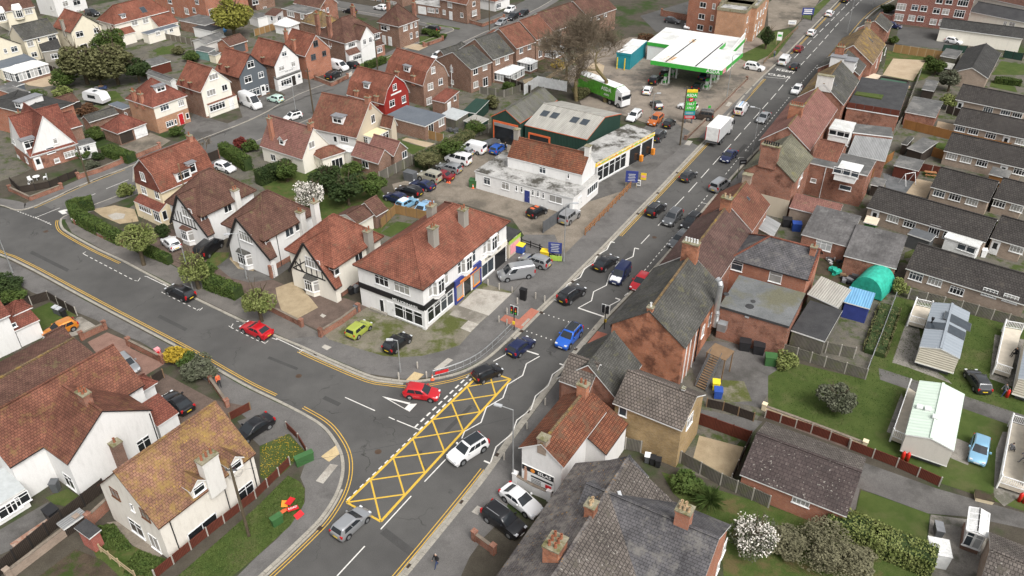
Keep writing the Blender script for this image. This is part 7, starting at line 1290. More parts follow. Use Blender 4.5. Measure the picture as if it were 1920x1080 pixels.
# lorries
def lorry(label,c,head,box,cab_w,z0=0.0,artic=False,roofm='sign_white',side='silver_box'):
    p=at(c[0],c[1],z0+1.5);q=at(head[0],head[1],z0+1.5);a=atan2(q.y-p.y,q.x-p.x);L=box
    t=thing('articulated_lorry' if artic else 'box_lorry',label,'lorry',(p.x,p.y,z0+.005),a);w=1.25;x1=L/2-1.9
    m=MB();m.box(-L/2,-w,1.15,x1-.25,w,3.7 if not artic else 3.9,0,bottom=True);m.f.pop(4);m.m.pop(4);zt=3.7 if not artic else 3.9;m.poly([(-L/2,-w,zt),(x1-.25,-w,zt),(x1-.25,w,zt),(-L/2,w,zt)],1);bx=m.build('box_body',[side,roofm],t)
    m=MB();m.box(x1-.1,-w*.96,.5,L/2-.1,w*.96,1.7);m.prism([(x1-.1,-w*.96),(L/2-.12,-w*.96),(L/2-.12,w*.96),(x1-.1,w*.96)],1.7,2.1);m.box(x1-.1,-w*.94,2.1,L/2-.3,w*.94,2.85 if not artic else 3.3);m.build('cab','paint_white',t)
    m=MB();m.box(L/2-.32,-w*.86,1.75,L/2-.105,w*.86,2.55);m.build('windscreen','car_glass',t)
    for sd in (-1,1):m=MB();y0,y1=sorted((sd*w*.965,sd*w*.93));m.box(L/2-1.2,y0,1.7,L/2-.4,y1,2.4);m.build('side_window','car_glass',t);m=MB();y0,y1=sorted((sd*w*1.02,sd*w*1.2));m.box(L/2-.35,y0,1.8,L/2-.2,y1,2.5);m.build('wing_mirror','trim_black',t)
    m=MB();m.box(-L/2+.1,-.5,.75,L/2-1.5,.5,1.14);m.build('chassis','trim_black',t)
    for x in ([L/2-1.1,-L/2+1.9,-L/2+3.0]+([L/2-3.4]if artic else [])):
        for sd in (-1,1):k=MB();k.tube((0,-.17,0),(0,.17,0),.5,n=18);o=k.build('wheel','rubber',t,False,(x,sd*(w-.2),.5));k=MB();k.tube((0,-.18,0),(0,.18,0),.28,n=12);k.build('rim','alloy',o)
    m=MB();m.box(-L/2-.03,-w+.1,1.25,-L/2-.005,w-.1,zt-.1);m.build('rear_doors','fascia_white',t);m=MB();m.box(-L/2-.04,-w*.9,.75,-L/2+.1,w*.9,1.0);m.build('rear_bumper','steel_dark',t)
    for sd in (-1,1):m=MB();y0,y1=sorted((sd*w*.99,sd*w*.9));m.box(-L/2-.05,y0,1.2,-L/2-.031,y1,zt-.05);m.build('marker_strip','lamp_red',t)
    return t,x1,w
plain('silver_box',(.56,.57,.57),.5,var=.06)
lorry('white topped box lorry with grey sides driving up the main road',(1349,246),(1372,222),8.6,2.4)
plain('lorry_green',(.09,.30,.035),.5,var=.3)
t,x1,w=lorry('supermarket articulated lorry with green trailer under the bare trees',(1130,172),(1168,187),13.5,2.5,.1,True,side='lorry_green');lettering(t,'ASDA',1.1,'sign_white',(2.2,-1.27,2.9),0);lettering(t,'.com',.8,'sign_white',(2.3,-1.27,1.9),0)
m=MB();m.box(x1,-1.1,3.3,x1+1.2,1.1,3.9);m.v=[(x,y,z-(.5 if x >x1+1 and z >3.5 else 0))for x,y,z in m.v];m.build('air_deflector','paint_white',t)
# roadside recovery van with chevrons
t=car('van','white',(1390,204),(1404,187),'white utility van with chevron rear doors and roof ladders',G1,None,'van',0)
for k in range(5):m=MB();m.poly([(-2.512,-.9+k*.36,.5),(-2.512,-.72+k*.36,.5),(-2.512,-.9+k*.36+.38,1.1),(-2.512,-.9+k*.36+.2,1.1)][::-1]);m.build('chevron','sign_yellow' if k % 2 else 'lamp_red',t)
for sd in (-.5,0,.5):m=MB();m.beam((-2.2,sd,2.08),(.6,sd,2.08),.12,.07);m.build('roof_ladder','steel' if sd else 'tarp_blue',t)
# touring caravan
p=at(182,186,.9);t=thing('touring_caravan','white touring caravan on the grass beside the carport','caravan',(p.x,p.y,.1),R(-25));m=MB();prof=[(-2.6,.6),(2.6,.6),(2.75,1.2),(2.2,2.35),(1.6,2.5),(-2.0,2.5),(-2.5,2.2),(-2.75,1.2)]
for y0,f in ((-1.05,1),(1.05,-1)):m.poly([(x,y0,z)for x,z in (prof if f >0 else prof[::-1])])
for i in range(8):a_,b_=prof[i],prof[(i+1)%8];m.poly([(a_[0],1.05,a_[1]),(b_[0],1.05,b_[1]),(b_[0],-1.05,b_[1]),(a_[0],-1.05,a_[1])][::-1])
m.build('body','paint_white',t);m=MB();m.box(-.4,-.35,2.5,.4,.35,2.58);m.build('roof_hatch','glass_blue',t);m=MB();m.box(-1.2,-1.07,1.3,.9,-1.04,1.95);m.build('window','car_glass',t)
for sd in (-1,1):m=MB();m.tube((0,sd*.95,.33),(0,sd*1.06,.33),.33,n=14);m.build('wheel','rubber',t)
# flatbed trailer in the yard
p=at(*C5(1290,235),.6);t=thing('flatbed_trailer','empty flatbed trailer next to the workshop opening','trailer',(p.x,p.y,.1),R(40));m=MB();m.box(-2.2,-1,.6,2.2,1,.75,bottom=True);m.build('bed','steel_dark',t);m=MB();m.beam((2.2,0,.6),(3.4,0,.45),.12,.12);m.build('drawbar','galv',t)
for sd in (-1,1):m=MB();m.tube((-.3,sd*.85,.33),(-.3,sd*1.02,.33),.33,n=14);m.build('wheel','rubber',t)
# ---------------------------------------------------------------- planting
for n_,a_,b_ in (('leaf_fresh',(.135,.165,.045),(.195,.215,.075)),('leaf_dark',(.022,.040,.012),(.042,.062,.018)),('leaf_mid',(.045,.075,.016),(.075,.105,.025)),('leaf_olive',(.085,.088,.035),(.125,.122,.055)),('leaf_willow',(.17,.17,.03),(.23,.22,.05)),('leaf_red',(.11,.022,.018),(.16,.035,.025)),('leaf_yellow',(.32,.22,.02),(.42,.30,.04)),('leaf_grey',(.075,.085,.05),(.12,.125,.085)),('blossom',(.60,.56,.50),(.74,.70,.64)),('leaf_rust',(.085,.045,.025),(.12,.062,.03)),('leaf_twiggy',(.11,.105,.06),(.16,.15,.09)),('leaf_palm',(.05,.09,.02),(.09,.13,.035))):leafm(n_,a_,b_)
ground('bark',(.075,.06,.04),(.115,.09,.06),1.5,12,.5);ground('bark_moss',(.125,.10,.045),(.17,.135,.07),1.2,10,.5);plain('twig',(.15,.118,.082),.9)
def leafquad(m,p,s,rr,n=None):
    d=V((rr.gauss(0,1),rr.gauss(0,1),rr.gauss(0,1)+.5)).normalized();u=d.orthogonal().normalized();u=(u*cos(k := rr.uniform(0,6.28))+d.cross(u)*sin(k));w=d.cross(u)
    a,b=s*rr.uniform(.7,1.3),s*rr.uniform(.45,.8);m.poly([p-u*a,p+w*b,p+u*a,p-w*b])
def crown_mesh(kind,seed,n,leaf,lobes=9,core=True,flat=1.0):
    def f():
        rr=random.Random(seed);m=MB();L_=[(V((0,0,0)),.62)]
        for i in range(lobes):
            d=V((rr.gauss(0,1),rr.gauss(0,1),rr.gauss(0,.8))).normalized();L_.append((d*rr.uniform(.4,.66),rr.uniform(.26,.46)))
        for i in range(n):
            c,r=rr.choice(L_[1:])if i % 5 else L_[0];d=V((rr.gauss(0,1),rr.gauss(0,1),rr.gauss(0,1))).normalized();p=c+d*r*rr.uniform(.72,1.06)
            leafquad(m,p,leaf,rr)
        return m.mesh('crown',kind)
    return cached(('crown',kind,seed,n,leaf,lobes),f)
def trunk_mesh(seed,mat):
    def f():
        rr=random.Random(seed);m=MB();m.tube((0,0,0),(.02,.01,.5),.05,.038,7,caps=False)
        for i in range(7):
            a=i*.9+rr.uniform(-.3,.3);q=V((.02,.01,.42+.02*i));e=q+V((cos(a)*.25,sin(a)*.25,.2+.25*rr.random()));m.tube(q,e,.022,.008,5,caps=False)
            for k in range(2):m.tube(q.lerp(e,.6),e+V((rr.uniform(-.15,.15),rr.uniform(-.15,.15),.12)),.009,.004,4,caps=False)
        return m.mesh('trunk',mat)
    return cached(('trunk',seed,mat),f)
vc=[0]
def tree(label,base,h,r,leaf='leaf_mid',rz=None,n=3200,ls=.085,group='garden trees',trunk=.45,lobes=9,name='tree',mat='bark'):
    vc[0]+= 1;p=at(*base,.1);t=thing(name,label,'tree',(p.x,p.y,.1),vc[0]*1.3,group);rz=rz or min(r,h*.42)
    o=put('crown',crown_mesh(leaf,vc[0]% 4,n,ls,lobes),t,(0,0,h-rz));o.scale=(r,r,rz);k=put('trunk',trunk_mesh(vc[0]% 3,mat),t);k.scale=(h*.9,h*.9,h*1.0);return t
def shrub(label,c,r,leaf='leaf_mid',h=None,n=1500,ls=.11,group='garden shrubs',name='shrub',cat='shrub',zc=None):
    """c = pixel of the shrub's middle"""
    vc[0]+= 1;h=h or r*1.5;p=at(*c,.1+h*.5);t=thing(name,label,cat,(p.x,p.y,.1),vc[0]*.8,group);n,ls=(5200,.03)if r >4 else (3000,.07)if r >2.2 else (n,ls);o=put('foliage',crown_mesh(leaf,10+vc[0]% 4,n,ls,8),t,(0,0,h*.48));o.scale=(r,r,h*.56)
    k=put('stem',trunk_mesh(vc[0]% 3,'bark'),t);k.scale=(h*.5,)*3;return t
def hedge(label,pts,w=1.0,h=1.5,leaf='leaf_mid',n=110,ls=.13,group='clipped hedges'):
    P=W(pts);o0=P[0];t=thing('hedge',label,'hedge',(o0.x,o0.y,.1),0,group);m=MB();core=MB();rr=random.Random(len(label))
    for a,b in zip(P,P[1:]):
        d=(b-a);L=d.length;d.normalize();nn=V((-d.y,d.x,0));ext=w*.3;a2,b2=a-o0-d*ext,b-o0+d*ext
        q=[a2-nn*w*.42,b2-nn*w*.42,b2+nn*w*.42,a2+nn*w*.42];core.prism([(v.x,v.y)for v in q],0,h*.93)
        for i in range(int(n*(L+2*ext)*(h+w*.7))):
            s=rr.random();x=a2.lerp(b2,rr.random());bump=.06*sin(x.x*2.1+x.y*1.7)
            if s <.34:p=x+nn*rr.uniform(-w/2,w/2);p.z=h*(1+rr.uniform(-.03,.03))+bump
            else:p=x+nn*(w/2+bump+rr.uniform(-.04,.05))*(1 if rr.random()<.3 else-1);p.z=rr.uniform(.05,h)
            leafquad(m,p,ls,rr)
    m.build('foliage',leaf,t);core.build('inner_growth','leaf_dark',t);return t
G_STT='street trees on the side road'
tree('broad fresh green street tree by the corner hedge',(270,497),6.6,3.0,'leaf_fresh',2.4,4200,.06,G_STT);tree('slim fresh green street tree beside the black estate',(373,541),6.2,2.4,'leaf_fresh',2.5,3000,.065,G_STT);tree('yellowish green street tree behind the red coupe',(491,602),5.6,2.4,'leaf_fresh',2.3,3200,.065,G_STT)
tree('round clipped tree on the lawn beside the caravans',(1562,771),4.0,2.15,'leaf_grey',1.85,5200,.08);tree('yellow green willow at the top of the back gardens',(440,72),10,5.6,'leaf_willow',4.6,7000,.06,lobes=14,name='willow_tree')
for b,h,r,lf,lb in (((212,112),8,4.4,'leaf_mid','bright green bushy tree behind the orange chalet roof'),((165,158),9.5,6.0,'leaf_olive','largest olive green tree in the left back gardens'),((222,158),9,5.6,'leaf_olive','olive green tree right of the largest back garden tree'),((262,155),5.5,3.6,'leaf_dark','dark green tree beside the grey garage roof'),((125,165),5,3.6,'leaf_mid','lower tree below the gravel terrace'),((190,160),5,2.6,'leaf_olive','small olive tree above the caravan lawn')):tree(lb,b,h,r,lf,None,4600,.07,'trees in the left back gardens')
for b,h,r,lf,lb in (((655,385),5.5,3.3,'leaf_dark','dark evergreen tree behind the cream garage'),((700,375),5.0,2.8,'leaf_mid','green tree beside the yard fence'),((540,340),4.2,2.3,'leaf_mid','rounded tree behind the brown hipped roofs'),((615,360),5.2,3.0,'leaf_dark','dark tree right of the magnolia'),((845,300),4.2,2.6,'leaf_mid','tree overhanging the minibus in the yard'),((805,318),3.4,2.4,'leaf_olive','low olive tree behind the maroon saloon'),((890,255),3.6,2.2,'leaf_mid','tree behind the white panel van')):tree(lb,b,h,r,lf,None,3600,.08,'trees behind the side road houses')
t=tree('magnolia covered in white blossom',(587,398),6.0,2.9,'blossom',2.5,2300,.055,name='magnolia_tree',lobes=16);o=put('leaves',crown_mesh('leaf_grey',3,1500,.05,14),t,(0,0,3.5));o.scale=(2.7,2.7,2.3)
t=tree('white blossom tree beside the slate roof',(1405,1035),4.2,2.4,'blossom',1.9,1500,.045,name='blossom_tree',lobes=16);o=put('leaves',crown_mesh('leaf_grey',2,2200,.05,14),t,(0,0,2.3));o.scale=(2.5,2.5,1.9)
t=tree('white flowering tree beside the pink brick bungalow',(1777,172),5.0,2.8,'leaf_grey',2.2,3000,.07);t=tree('palm topped shrub tree in front of the far bungalow row',(1836,203),3.6,2.0,'leaf_mid',1.5,2500,.08);tree('green tree behind the sand lot',(1752,140),4.2,2.6,'leaf_mid',2.0,3000,.08);tree('green tree right of the blossom tree by the sheds',(1775,205),3.6,2.2,'leaf_fresh',1.7,2400,.08)
tree('dark conical evergreen in front of the flats lawn',(1435,92),5.6,1.9,'leaf_dark',2.7,3000,.08,trunk=.1)
for c,r,lf,h,lb in (((330,664),1.7,'leaf_yellow',2.2,'yellow flowering shrub at the drive gate'),((372,690),2.3,'leaf_grey',2.6,'grey green shrub beside the black coupe'),((353,678),1.4,'leaf_mid',1.8,'small shrub between yellow and grey bushes'),((1530,1025),4.2,'leaf_twiggy',3.0,'big twiggy olive shrub at the bottom right'),((1470,1015),2.4,'leaf_twiggy',2.0,'twiggy shrub next to the blossom tree'),((1608,1045),2.0,'leaf_twiggy',1.8,'thin shrub under the garden hedge'),((235,354),1.6,'leaf_fresh',2.4,'round clipped bush beside the peach house'),((307,432),1.5,'leaf_dark',2.0,'dark round bush beside the white hatchback'),((451,268),1.6,'leaf_red',2.4,'dark red shrub at the street corner hedge'),((468,272),1.7,'leaf_mid',2.3,'green shrub beside the dark red shrub'),((163,207),2.2,'leaf_rust',2.4,'rusty shrub beside the caravan'),
    ((170,250),2.4,'leaf_mid',2.4,'round hedge bush behind the red roofed chalet'),((158,288),1.3,'leaf_mid',1.9,'ball shaped bush in the walled front garden'),((183,292),1.2,'leaf_dark',1.6,'dark bush with yellow tips in the walled garden'),((172,308),1.4,'leaf_grey',1.4,'grey bush in the walled front garden'),((303,221),2.1,'leaf_grey',3.6,'climber covering the front of the red door house'),((329,246),1.5,'leaf_mid',2.0,'green bush at the red door house gate'),((1475,675),1.5,'leaf_fresh',2.2,'bright green bush at the fence corner'),((1690,538),1.3,'leaf_fresh',2.2,'pale green bush beside the concrete fence'),((1280,905),2.0,'leaf_mid',1.6,'bush behind the grey garden fence'),((610,330),2.2,'leaf_fresh',2.6,'light green bush behind the chalet bungalow'),((500,405),1.6,'leaf_dark',1.6,'dark bush behind the hipped roofs'),((510,320),2.0,'leaf_dark',3.0,'rounded dark hedge bush beside the carport'),((390,503),1.8,'leaf_mid',1.5,'bush beside the black van'),
    ((660,315),2.0,'leaf_mid',2.4,'bush by the twin gabled bungalow'),((1210,72),2.6,'leaf_rust',2.6,'brown bare shrub beside the teal car wash'),((1260,100),3.0,'leaf_rust',2.4,'brown hedge shrub behind the canopy'),((875,118),1.6,'leaf_yellow',2.0,'golden shrub between the conservatories'),((1048,120),1.8,'leaf_yellow',2.2,'golden shrub by the grey conservatory'),((955,160),1.6,'leaf_mid',1.8,'green shrub by the timber sleeper wall'),((1090,172),2.4,'leaf_olive',2.6,'mossy shrub at the foot of the bare tree'),((925,190),2.2,'leaf_olive',2.8,'shrub behind the green workshop'),((60,178),2.6,'leaf_mid',2.2,'dark hedge at the left edge'),((115,170),2.2,'leaf_fresh',2.0,'flowering shrub below the gravel terrace'),((360,105),2.4,'leaf_mid',2.2,'hedge bush beside the teal shed'),((330,95),2.0,'leaf_olive',2.0,'bush beside the small back lawn'),((815,62),1.6,'leaf_mid',1.6,'clipped bush on the far corner garden'),((800,58),1.5,'leaf_mid',1.6,'second clipped bush on the far corner'),((829,67),1.5,'leaf_mid',1.5,'end bush of the far corner hedge'),((1745,110),1.6,'leaf_mid',1.6,'bush at the corner of the sand lot'),((1675,75),1.6,'leaf_mid',2.0,'bush beside the brick yard wall'),((1665,15),2.2,'leaf_dark',2.0,'dark shrubs in front of the red flats'),((12,535),2.6,'leaf_dark',2.4,'dark evergreen at the left edge of the pavement'),((1785,620),.8,'leaf_mid',.9,'potted plant on the caravan deck'),((25,555),2.0,'leaf_mid',1.6,'low bush beside the left edge lawn')):shrub(lb,c,r,lf,h)
hedge('tall clipped hedge round the corner garden',[(172,392),(140,398),(146,415),(188,437)],1.5,2.0);hedge('clipped hedge continuing along the corner pavement',[(195,440),(228,457)],1.3,1.8);hedge('low gold tipped hedge beside the white hatchback',[(262,470),(318,494)],1.0,1.4);hedge('square green hedge between two front gardens',[(396,538),(444,556)],1.8,1.6)
hedge('long clipped hedge beside the peach house drive',[(422,290),(465,318)],1.6,2.2);hedge('tall dark hedge behind the brown hipped roofs',[(490,345),(540,325)],1.8,2.4,'leaf_dark');hedge('rounded hedge in front of the garage drive',[(205,290),(245,303)],2.0,1.6);hedge('yellow green hedge along the bottom lawn',[(1562,990),(1640,1025),(1730,1062)],2.4,2.0,'leaf_fresh',90);hedge('low hedge in front of the white gabled semi',[(690,128),(718,118)],1.6,1.4);hedge('small clipped hedge in the far bungalow gardens',[(1868,155),(1908,160)],1.6,1.2);hedge('bramble hedge behind the yard fence',[(790,312),(838,290),(878,268)],2.2,2.2,'leaf_olive',70);hedge('overgrown bank beside the chain fence',[(1640,660),(1665,585)],2.6,.7,'leaf_olive',60)
# bare trees
def bare_tree(label,base,h,seed,lean=(0,0),spread=.6,mat='bark_moss',depth=6):
    p=at(*base,.1);t=thing('bare_tree',label,'tree',(p.x,p.y,.1),0,'tall bare trees beside the filling station');rr=random.Random(seed);tr,tw=MB(),MB()
    def grow(q,d,L,r,lev):
        n=3;e=q
        for i in range(n):
            d=(d+V((rr.gauss(0,.09),rr.gauss(0,.09),.04))).normalized();f=e+d*L/n;r2=r*(1-.3/n);(tr if r >.06 else tw).tube(e,f,r,r2,7 if r >.12 else 4 if r >.05 else 3,caps=False);e,r=f,r2
        if lev == 0:
            for i in range(4):w=V((rr.gauss(0,.5),rr.gauss(0,.5),rr.gauss(.25,.4)));tw.tube(q.lerp(e,rr.random()),e+(d+w)*L*.8,.026,.012,3,caps=False)
            return
        for i in range(2 if lev >= depth-1 else rr.choice((2,3,3))):
            a=rr.uniform(0,2*pi);s=rr.uniform(.3,spread+.2);u=d.orthogonal().normalized();w=d.cross(u);nd=(d*cos(s)+(u*cos(a)+w*sin(a))*sin(s)).normalized();nd.z=max(nd.z,-.05);grow(e,nd.normalized(),L*rr.uniform(.70,.88),max(.04,r*rr.uniform(.6,.78)),lev-1)
        if lev <depth-1:
            a=rr.uniform(0,2*pi);u=d.orthogonal().normalized();w=d.cross(u);grow(q.lerp(e,rr.uniform(.3,.8)),(d*.5+(u*cos(a)+w*sin(a))*.8).normalized(),L*.6,max(.035,r*.4),max(0,lev-3))
    grow(V((0,0,0)),V((lean[0],lean[1],1)).normalized(),h*.25,h*.030,depth);tr.build('trunk',mat,t,True);tw.build('twigs','twig',t)
bare_tree('largest bare tree, forked trunk in front of the lorry',(1135,191),18,12,(.10,0),.8,depth=7);bare_tree('bare tree left of the largest one, behind the green workshop',(1081,189),16.5,9,(-.10,.05),.78,depth=7);bare_tree('thin bare tree behind the conservatories',(1062,150),11,21,(-.05,0),.55,depth=6);bare_tree('small bare garden tree by the peach house',(386,296),4,31,(0,0),.6,depth=4)
# cabbage palm
p=at(1328,955,.1);t=thing('cabbage_palm','spiky cabbage palm beside the grey fence','palm',(p.x,p.y,.1));m=MB();rr=random.Random(4)
for i in range(260):
    a=rr.uniform(0,2*pi);el=rr.uniform(-.2,1.4);d=V((cos(a)*cos(el),sin(a)*cos(el),sin(el)));L_=rr.uniform(1.3,1.9);q=V((0,0,1.3));s_=V((-sin(a),cos(a),0))*.05;e=q+d*L_-V((0,0,.35*(1-sin(el))));m.poly([q-s_,q+s_,(q+e)/2+s_*.8+V((0,0,.1)),e,(q+e)/2-s_*.8+V((0,0,.1))])
m.build('leaves','leaf_palm',t);m=MB();m.tube((0,0,0),(0,0,1.4),.14,.1,8);m.build('trunk','bark',t)
# flowers and grass that nobody could count
def scatter(name,label,pts,mat,n,size,h,seed,cat='flowers'):
    P=W(pts);rr=random.Random(seed);m=MB();x0,x1=min(p.x for p in P),max(p.x for p in P);y0,y1=min(p.y for p in P),max(p.y for p in P);c=0
    def ins(x,y):
        r=False
        for i in range(len(P)):
            a,b=P[i],P[i-1]
            if (a.y >y)!= (b.y >y)and x <(b.x-a.x)*(y-a.y)/(b.y-a.y)+a.x:r=not r
        return r
    while c <n:
        x,y=rr.uniform(x0,x1),rr.uniform(y0,y1);c += 1
        if ins(x,y):leafquad(m,V((x,y,.12+rr.uniform(0,h))),size,rr)
    o=m.build(name,mat);tag(o,label,cat);o['kind']='stuff'
scatter('daffodils','yellow flowers in the corner lawn',[(489,838),(538,815),(570,846),(505,905),(489,890)],'leaf_yellow',900,.07,.2,1);scatter('ivy','dark ivy ground cover beside the lichened house',[S3(*q)for q in ((1100,530),(1280,500),(1480,740),(1480,800),(1150,790))],'leaf_mid',5000,.1,.25,2,'ivy');scatter('ivy','ivy ground cover by the broken fence',[S3(*q)for q in ((1420,950),(1560,800),(1900,920),(1780,1080),(1400,1080))],'leaf_mid',6000,.1,.25,3,'ivy')
scatter('grass_blades','grass blades of the verge beside the panel fence',[(325,1088),(480,952),(540,892),(562,903),(572,917),(570,945),(545,985),(482,1043),(430,1085)],'leaf_mid',16000,.06,.06,4,'grass');scatter('grass_blades','grass blades of the lawn round the caravans',[(1440,705),(1482,678),(1622,712),(1678,556),(1760,575),(1915,615),(1915,780),(1650,700),(1660,715),(1700,740),(1600,835),(1440,772)],'leaf_mid',26000,.06,.05,5,'grass')
# ---------------------------------------------------------------- fences and walls
def runs(pts,step):
    P=W(pts);out=[]
    for a,b in zip(P,P[1:]):
        n=max(1,round((b-a).length/step))
        for i in range(n):out.append((a.lerp(b,i/n),a.lerp(b,(i+1)/n)))
    return out
def fence(label,pts,h=1.7,mat='plank_fence',post='conc_post',step=1.85,ph=.08,group='garden fences',cat='fence',rails=False,name='fence',z=.1):
    R_=runs(pts,step);o=R_[0][0];t=thing(name,label,cat,(o.x,o.y,.1),0,group);rr=random.Random(len(label)*7)
    for i,(a,b)in enumerate(R_):
        d=b-a;L=d.length;ang=atan2(d.y,d.x);m=MB();hh=h+rr.uniform(-.04,.04)
        if rails:
            for zz in (.35,.75,1.05)[:2 if h <1.1 else 3]:m=MB();m.box(.03,-.03,zz,L-.03,.03,zz+.13);m.build('rail',mat,t,False,tuple(a-o),ang)
        else:m.box(.06,-.03,.05,L-.06,.03,hh);m.box(.06,-.05,hh-.1,L-.06,.05,hh-.04);m.build('fence_panel',mat,t,False,tuple(a-o),ang)
        pm=cached(('post',post,h),lambda:(lambda k:(k.box(-.06,-.06,0,.06,.06,h+ph),k.mesh('fence_post',post))[1])(MB()));put('fence_post',pm,t,tuple(a-o),ang)
    put('fence_post',pm,t,tuple(R_[-1][1]-o),ang);return t
def gwall(label,pts,h=.9,mat='brick_red',cope='cope',t_=.23,group='garden walls',piers=True):
    P=W(pts);o=P[0];t=thing('garden_wall',label,'wall',(o.x,o.y,.1),0,group)
    for a,b in zip(P,P[1:]):
        d=b-a;L=d.length;ang=atan2(d.y,d.x);m=MB();m.box(0,-t_/2,0,L,t_/2,h);m.build('wall',mat,t,False,tuple(a-o),ang);m=MB();m.box(-.02,-t_/2-.04,h,L+.02,t_/2+.04,h+.07,bottom=True);m.build('coping',cope,t,False,tuple(a-o),ang)
    if piers:
        for p in (P[0],P[-1]):m=MB();m.box(-.22,-.22,0,.22,.22,h+.25);m.box(-.27,-.27,h+.25,.27,.27,h+.34);m.build('pier',mat,t,False,tuple(p-o),ang)
for a in (
 ('new timber fence behind the red house extension',[(762,249),(832,268)],1.7,'plank_new'),('weathered fence along the back of the garage yard',[(712,341),(773,309),(857,267),(916,249)],1.8,'plank_grey'),('brown panel fence with concrete posts round the lichened house',[(292,1085),(390,1005),(480,935),(544,872)],1.1,'plank_red'),('low brown panels curving round the corner flower lawn',[(577,853),(560,825),(538,803)],.9,'plank_red'),('dark lattice fence along the left bottom gardens',[(0,1080),(120,980),(198,920)],1.6,'plank_dark','timber_black'),('broken leaning rail fence in the bottom left scrub',[(190,1035),(225,1062),(255,1085)],1.0,'timber_pale','timber_pale',1.8,.1,'garden fences','fence',True),
 ('red brown panel fence above the slab roofed bungalow',[(1434,783),(1520,812),(1590,838)],1.1,'plank_red'),('red brown panel fence beside the tarmac lane',[(1592,842),(1680,876),(1760,912)],1.2,'plank_red'),('dark boarded fence with gate beside the lane',[(1324,763),(1355,770),(1412,790)],1.2,'plank_dark','timber'),('tall red stained fence beside the gravel garden',[(1307,795),(1405,830)],1.6,'plank_red','plank_red'),('grey weathered fence behind the slate roofs',[(1172,842),(1230,855),(1275,868),(1350,910),(1440,952)],1.6,'plank_grey'),('dark fence between gravel garden and slab roof',[(1405,830),(1370,905)],1.2,'plank_dark'),('silvery panel fence behind the round tree',[(1467,664),(1545,688),(1622,712)],1.5,'plank_grey'),('leaning silvery fence below the dark flat roof',[(1477,640),(1547,662),(1600,672)],1.6,'plank_grey'),('concrete panel fence behind the grey roofed caravan',[(1702,560),(1800,583),(1918,616)],1.5,'plank_grey'),
 ('orange stained fence above the small garden sheds',[(1693,240),(1740,252),(1790,264),(1890,285)],1.7,'plank_orange','plank_orange'),('orange fence beside the dark wooden playhouse',[(1730,288),(1768,300)],1.7,'plank_orange','plank_orange'),('red fence behind the picnic table',[(1722,320),(1770,330),(1830,345)],1.4,'plank_red'),('tall pale fence behind the sand lot',[(1674,98),(1764,112)],1.9,'plank_new','timber_pale'),('dark green fence below the parked white cars',[(1766,97),(1810,100)],1.7,'sheet_green','timber_black'),('dark green fence below the cream garage block',[(1880,108),(1915,114)],1.7,'sheet_green','timber_black'),('brown fence behind the far bungalow garden',[(1772,212),(1800,220)],1.6,'plank_dark'),('boundary fence between terrace yards and bungalows',[(1640,330),(1665,270),(1690,230),(1725,140)],1.6,'plank_grey'),
 ('orange boards beside the white rear rooms',[(1633,335),(1660,308),(1672,300)],1.6,'plank_orange','plank_orange'),('board fence behind the corner shops garden',[(715,428),(742,401),(803,414)],1.6,'plank_new','timber'),('dark garden fence at the corner chalet terrace',[(22,345),(40,362),(95,352),(146,330)],1.2,'plank_dark','timber_black'),('grey fence round the end terrace back garden',[(900,175),(945,182),(975,172)],1.5,'plank_grey'),('dark fence between terrace back gardens',[(920,150),(995,175)],1.7,'plank_dark'),('fence round the left edge lawn with bins',[(20,590),(60,572),(93,562),(145,592)],1.3,'plank_dark'),('dark fence behind the white garden room',[(95,135),(135,150)],1.6,'plank_dark'),('fence beside the cream gabled house',[(128,100),(165,118)],1.6,'sheet_green','timber_black'),('long garden fence below the willow',[(303,72),(340,80),(380,88)],1.5,'plank_fence'),('new boards beside the willow garden',[(478,68),(516,56)],1.7,'plank_new'),
 ('wooden gate beside the peach house drive',[(392,305),(412,297)],1.7,'plank_dark','brick_red'),('brown gate across the shrub drive',[(266,735),(308,708)],1.2,'plank_dark','timber'),('red brown gate beside the black saloon',[(432,788),(470,768)],1.0,'plank_red','timber'),('white block wall enclosure behind the green workshop',[(983,178),(1008,162),(1062,172)],2.2,'upvc','upvc'),('thin chain fence on the bank beside the caravan lawn',[(1678,560),(1652,630),(1622,706)],1.0,'galv','galv',2.2,.05,'garden fences','fence',True),('dark rails behind the bins outside the shops',[(978,458),(1012,470),(1045,490)],1.0,'timber_black','timber_black',1.8,.1,'garden fences','fence',True),('orange timber rail fence beside the pavement',[(1097,441),(1140,397),(1182,353)],1.15,'timber_orange','timber_orange',1.6,.1,'garden fences','fence',True),('grey steel palisade gate of the garage yard',[(1018,437),(1068,402)],1.9,'frame_grey','frame_grey'),('sleeper wall behind the filling station',[(1010,162),(1060,128),(1105,100)],.9,'timber_pale','timber_pale'),('low rail beside the flats lawn',[(1432,120),(1470,78),(1495,55)],.8,'timber','timber',2,.1,'garden fences','fence',True)):fence(*a)
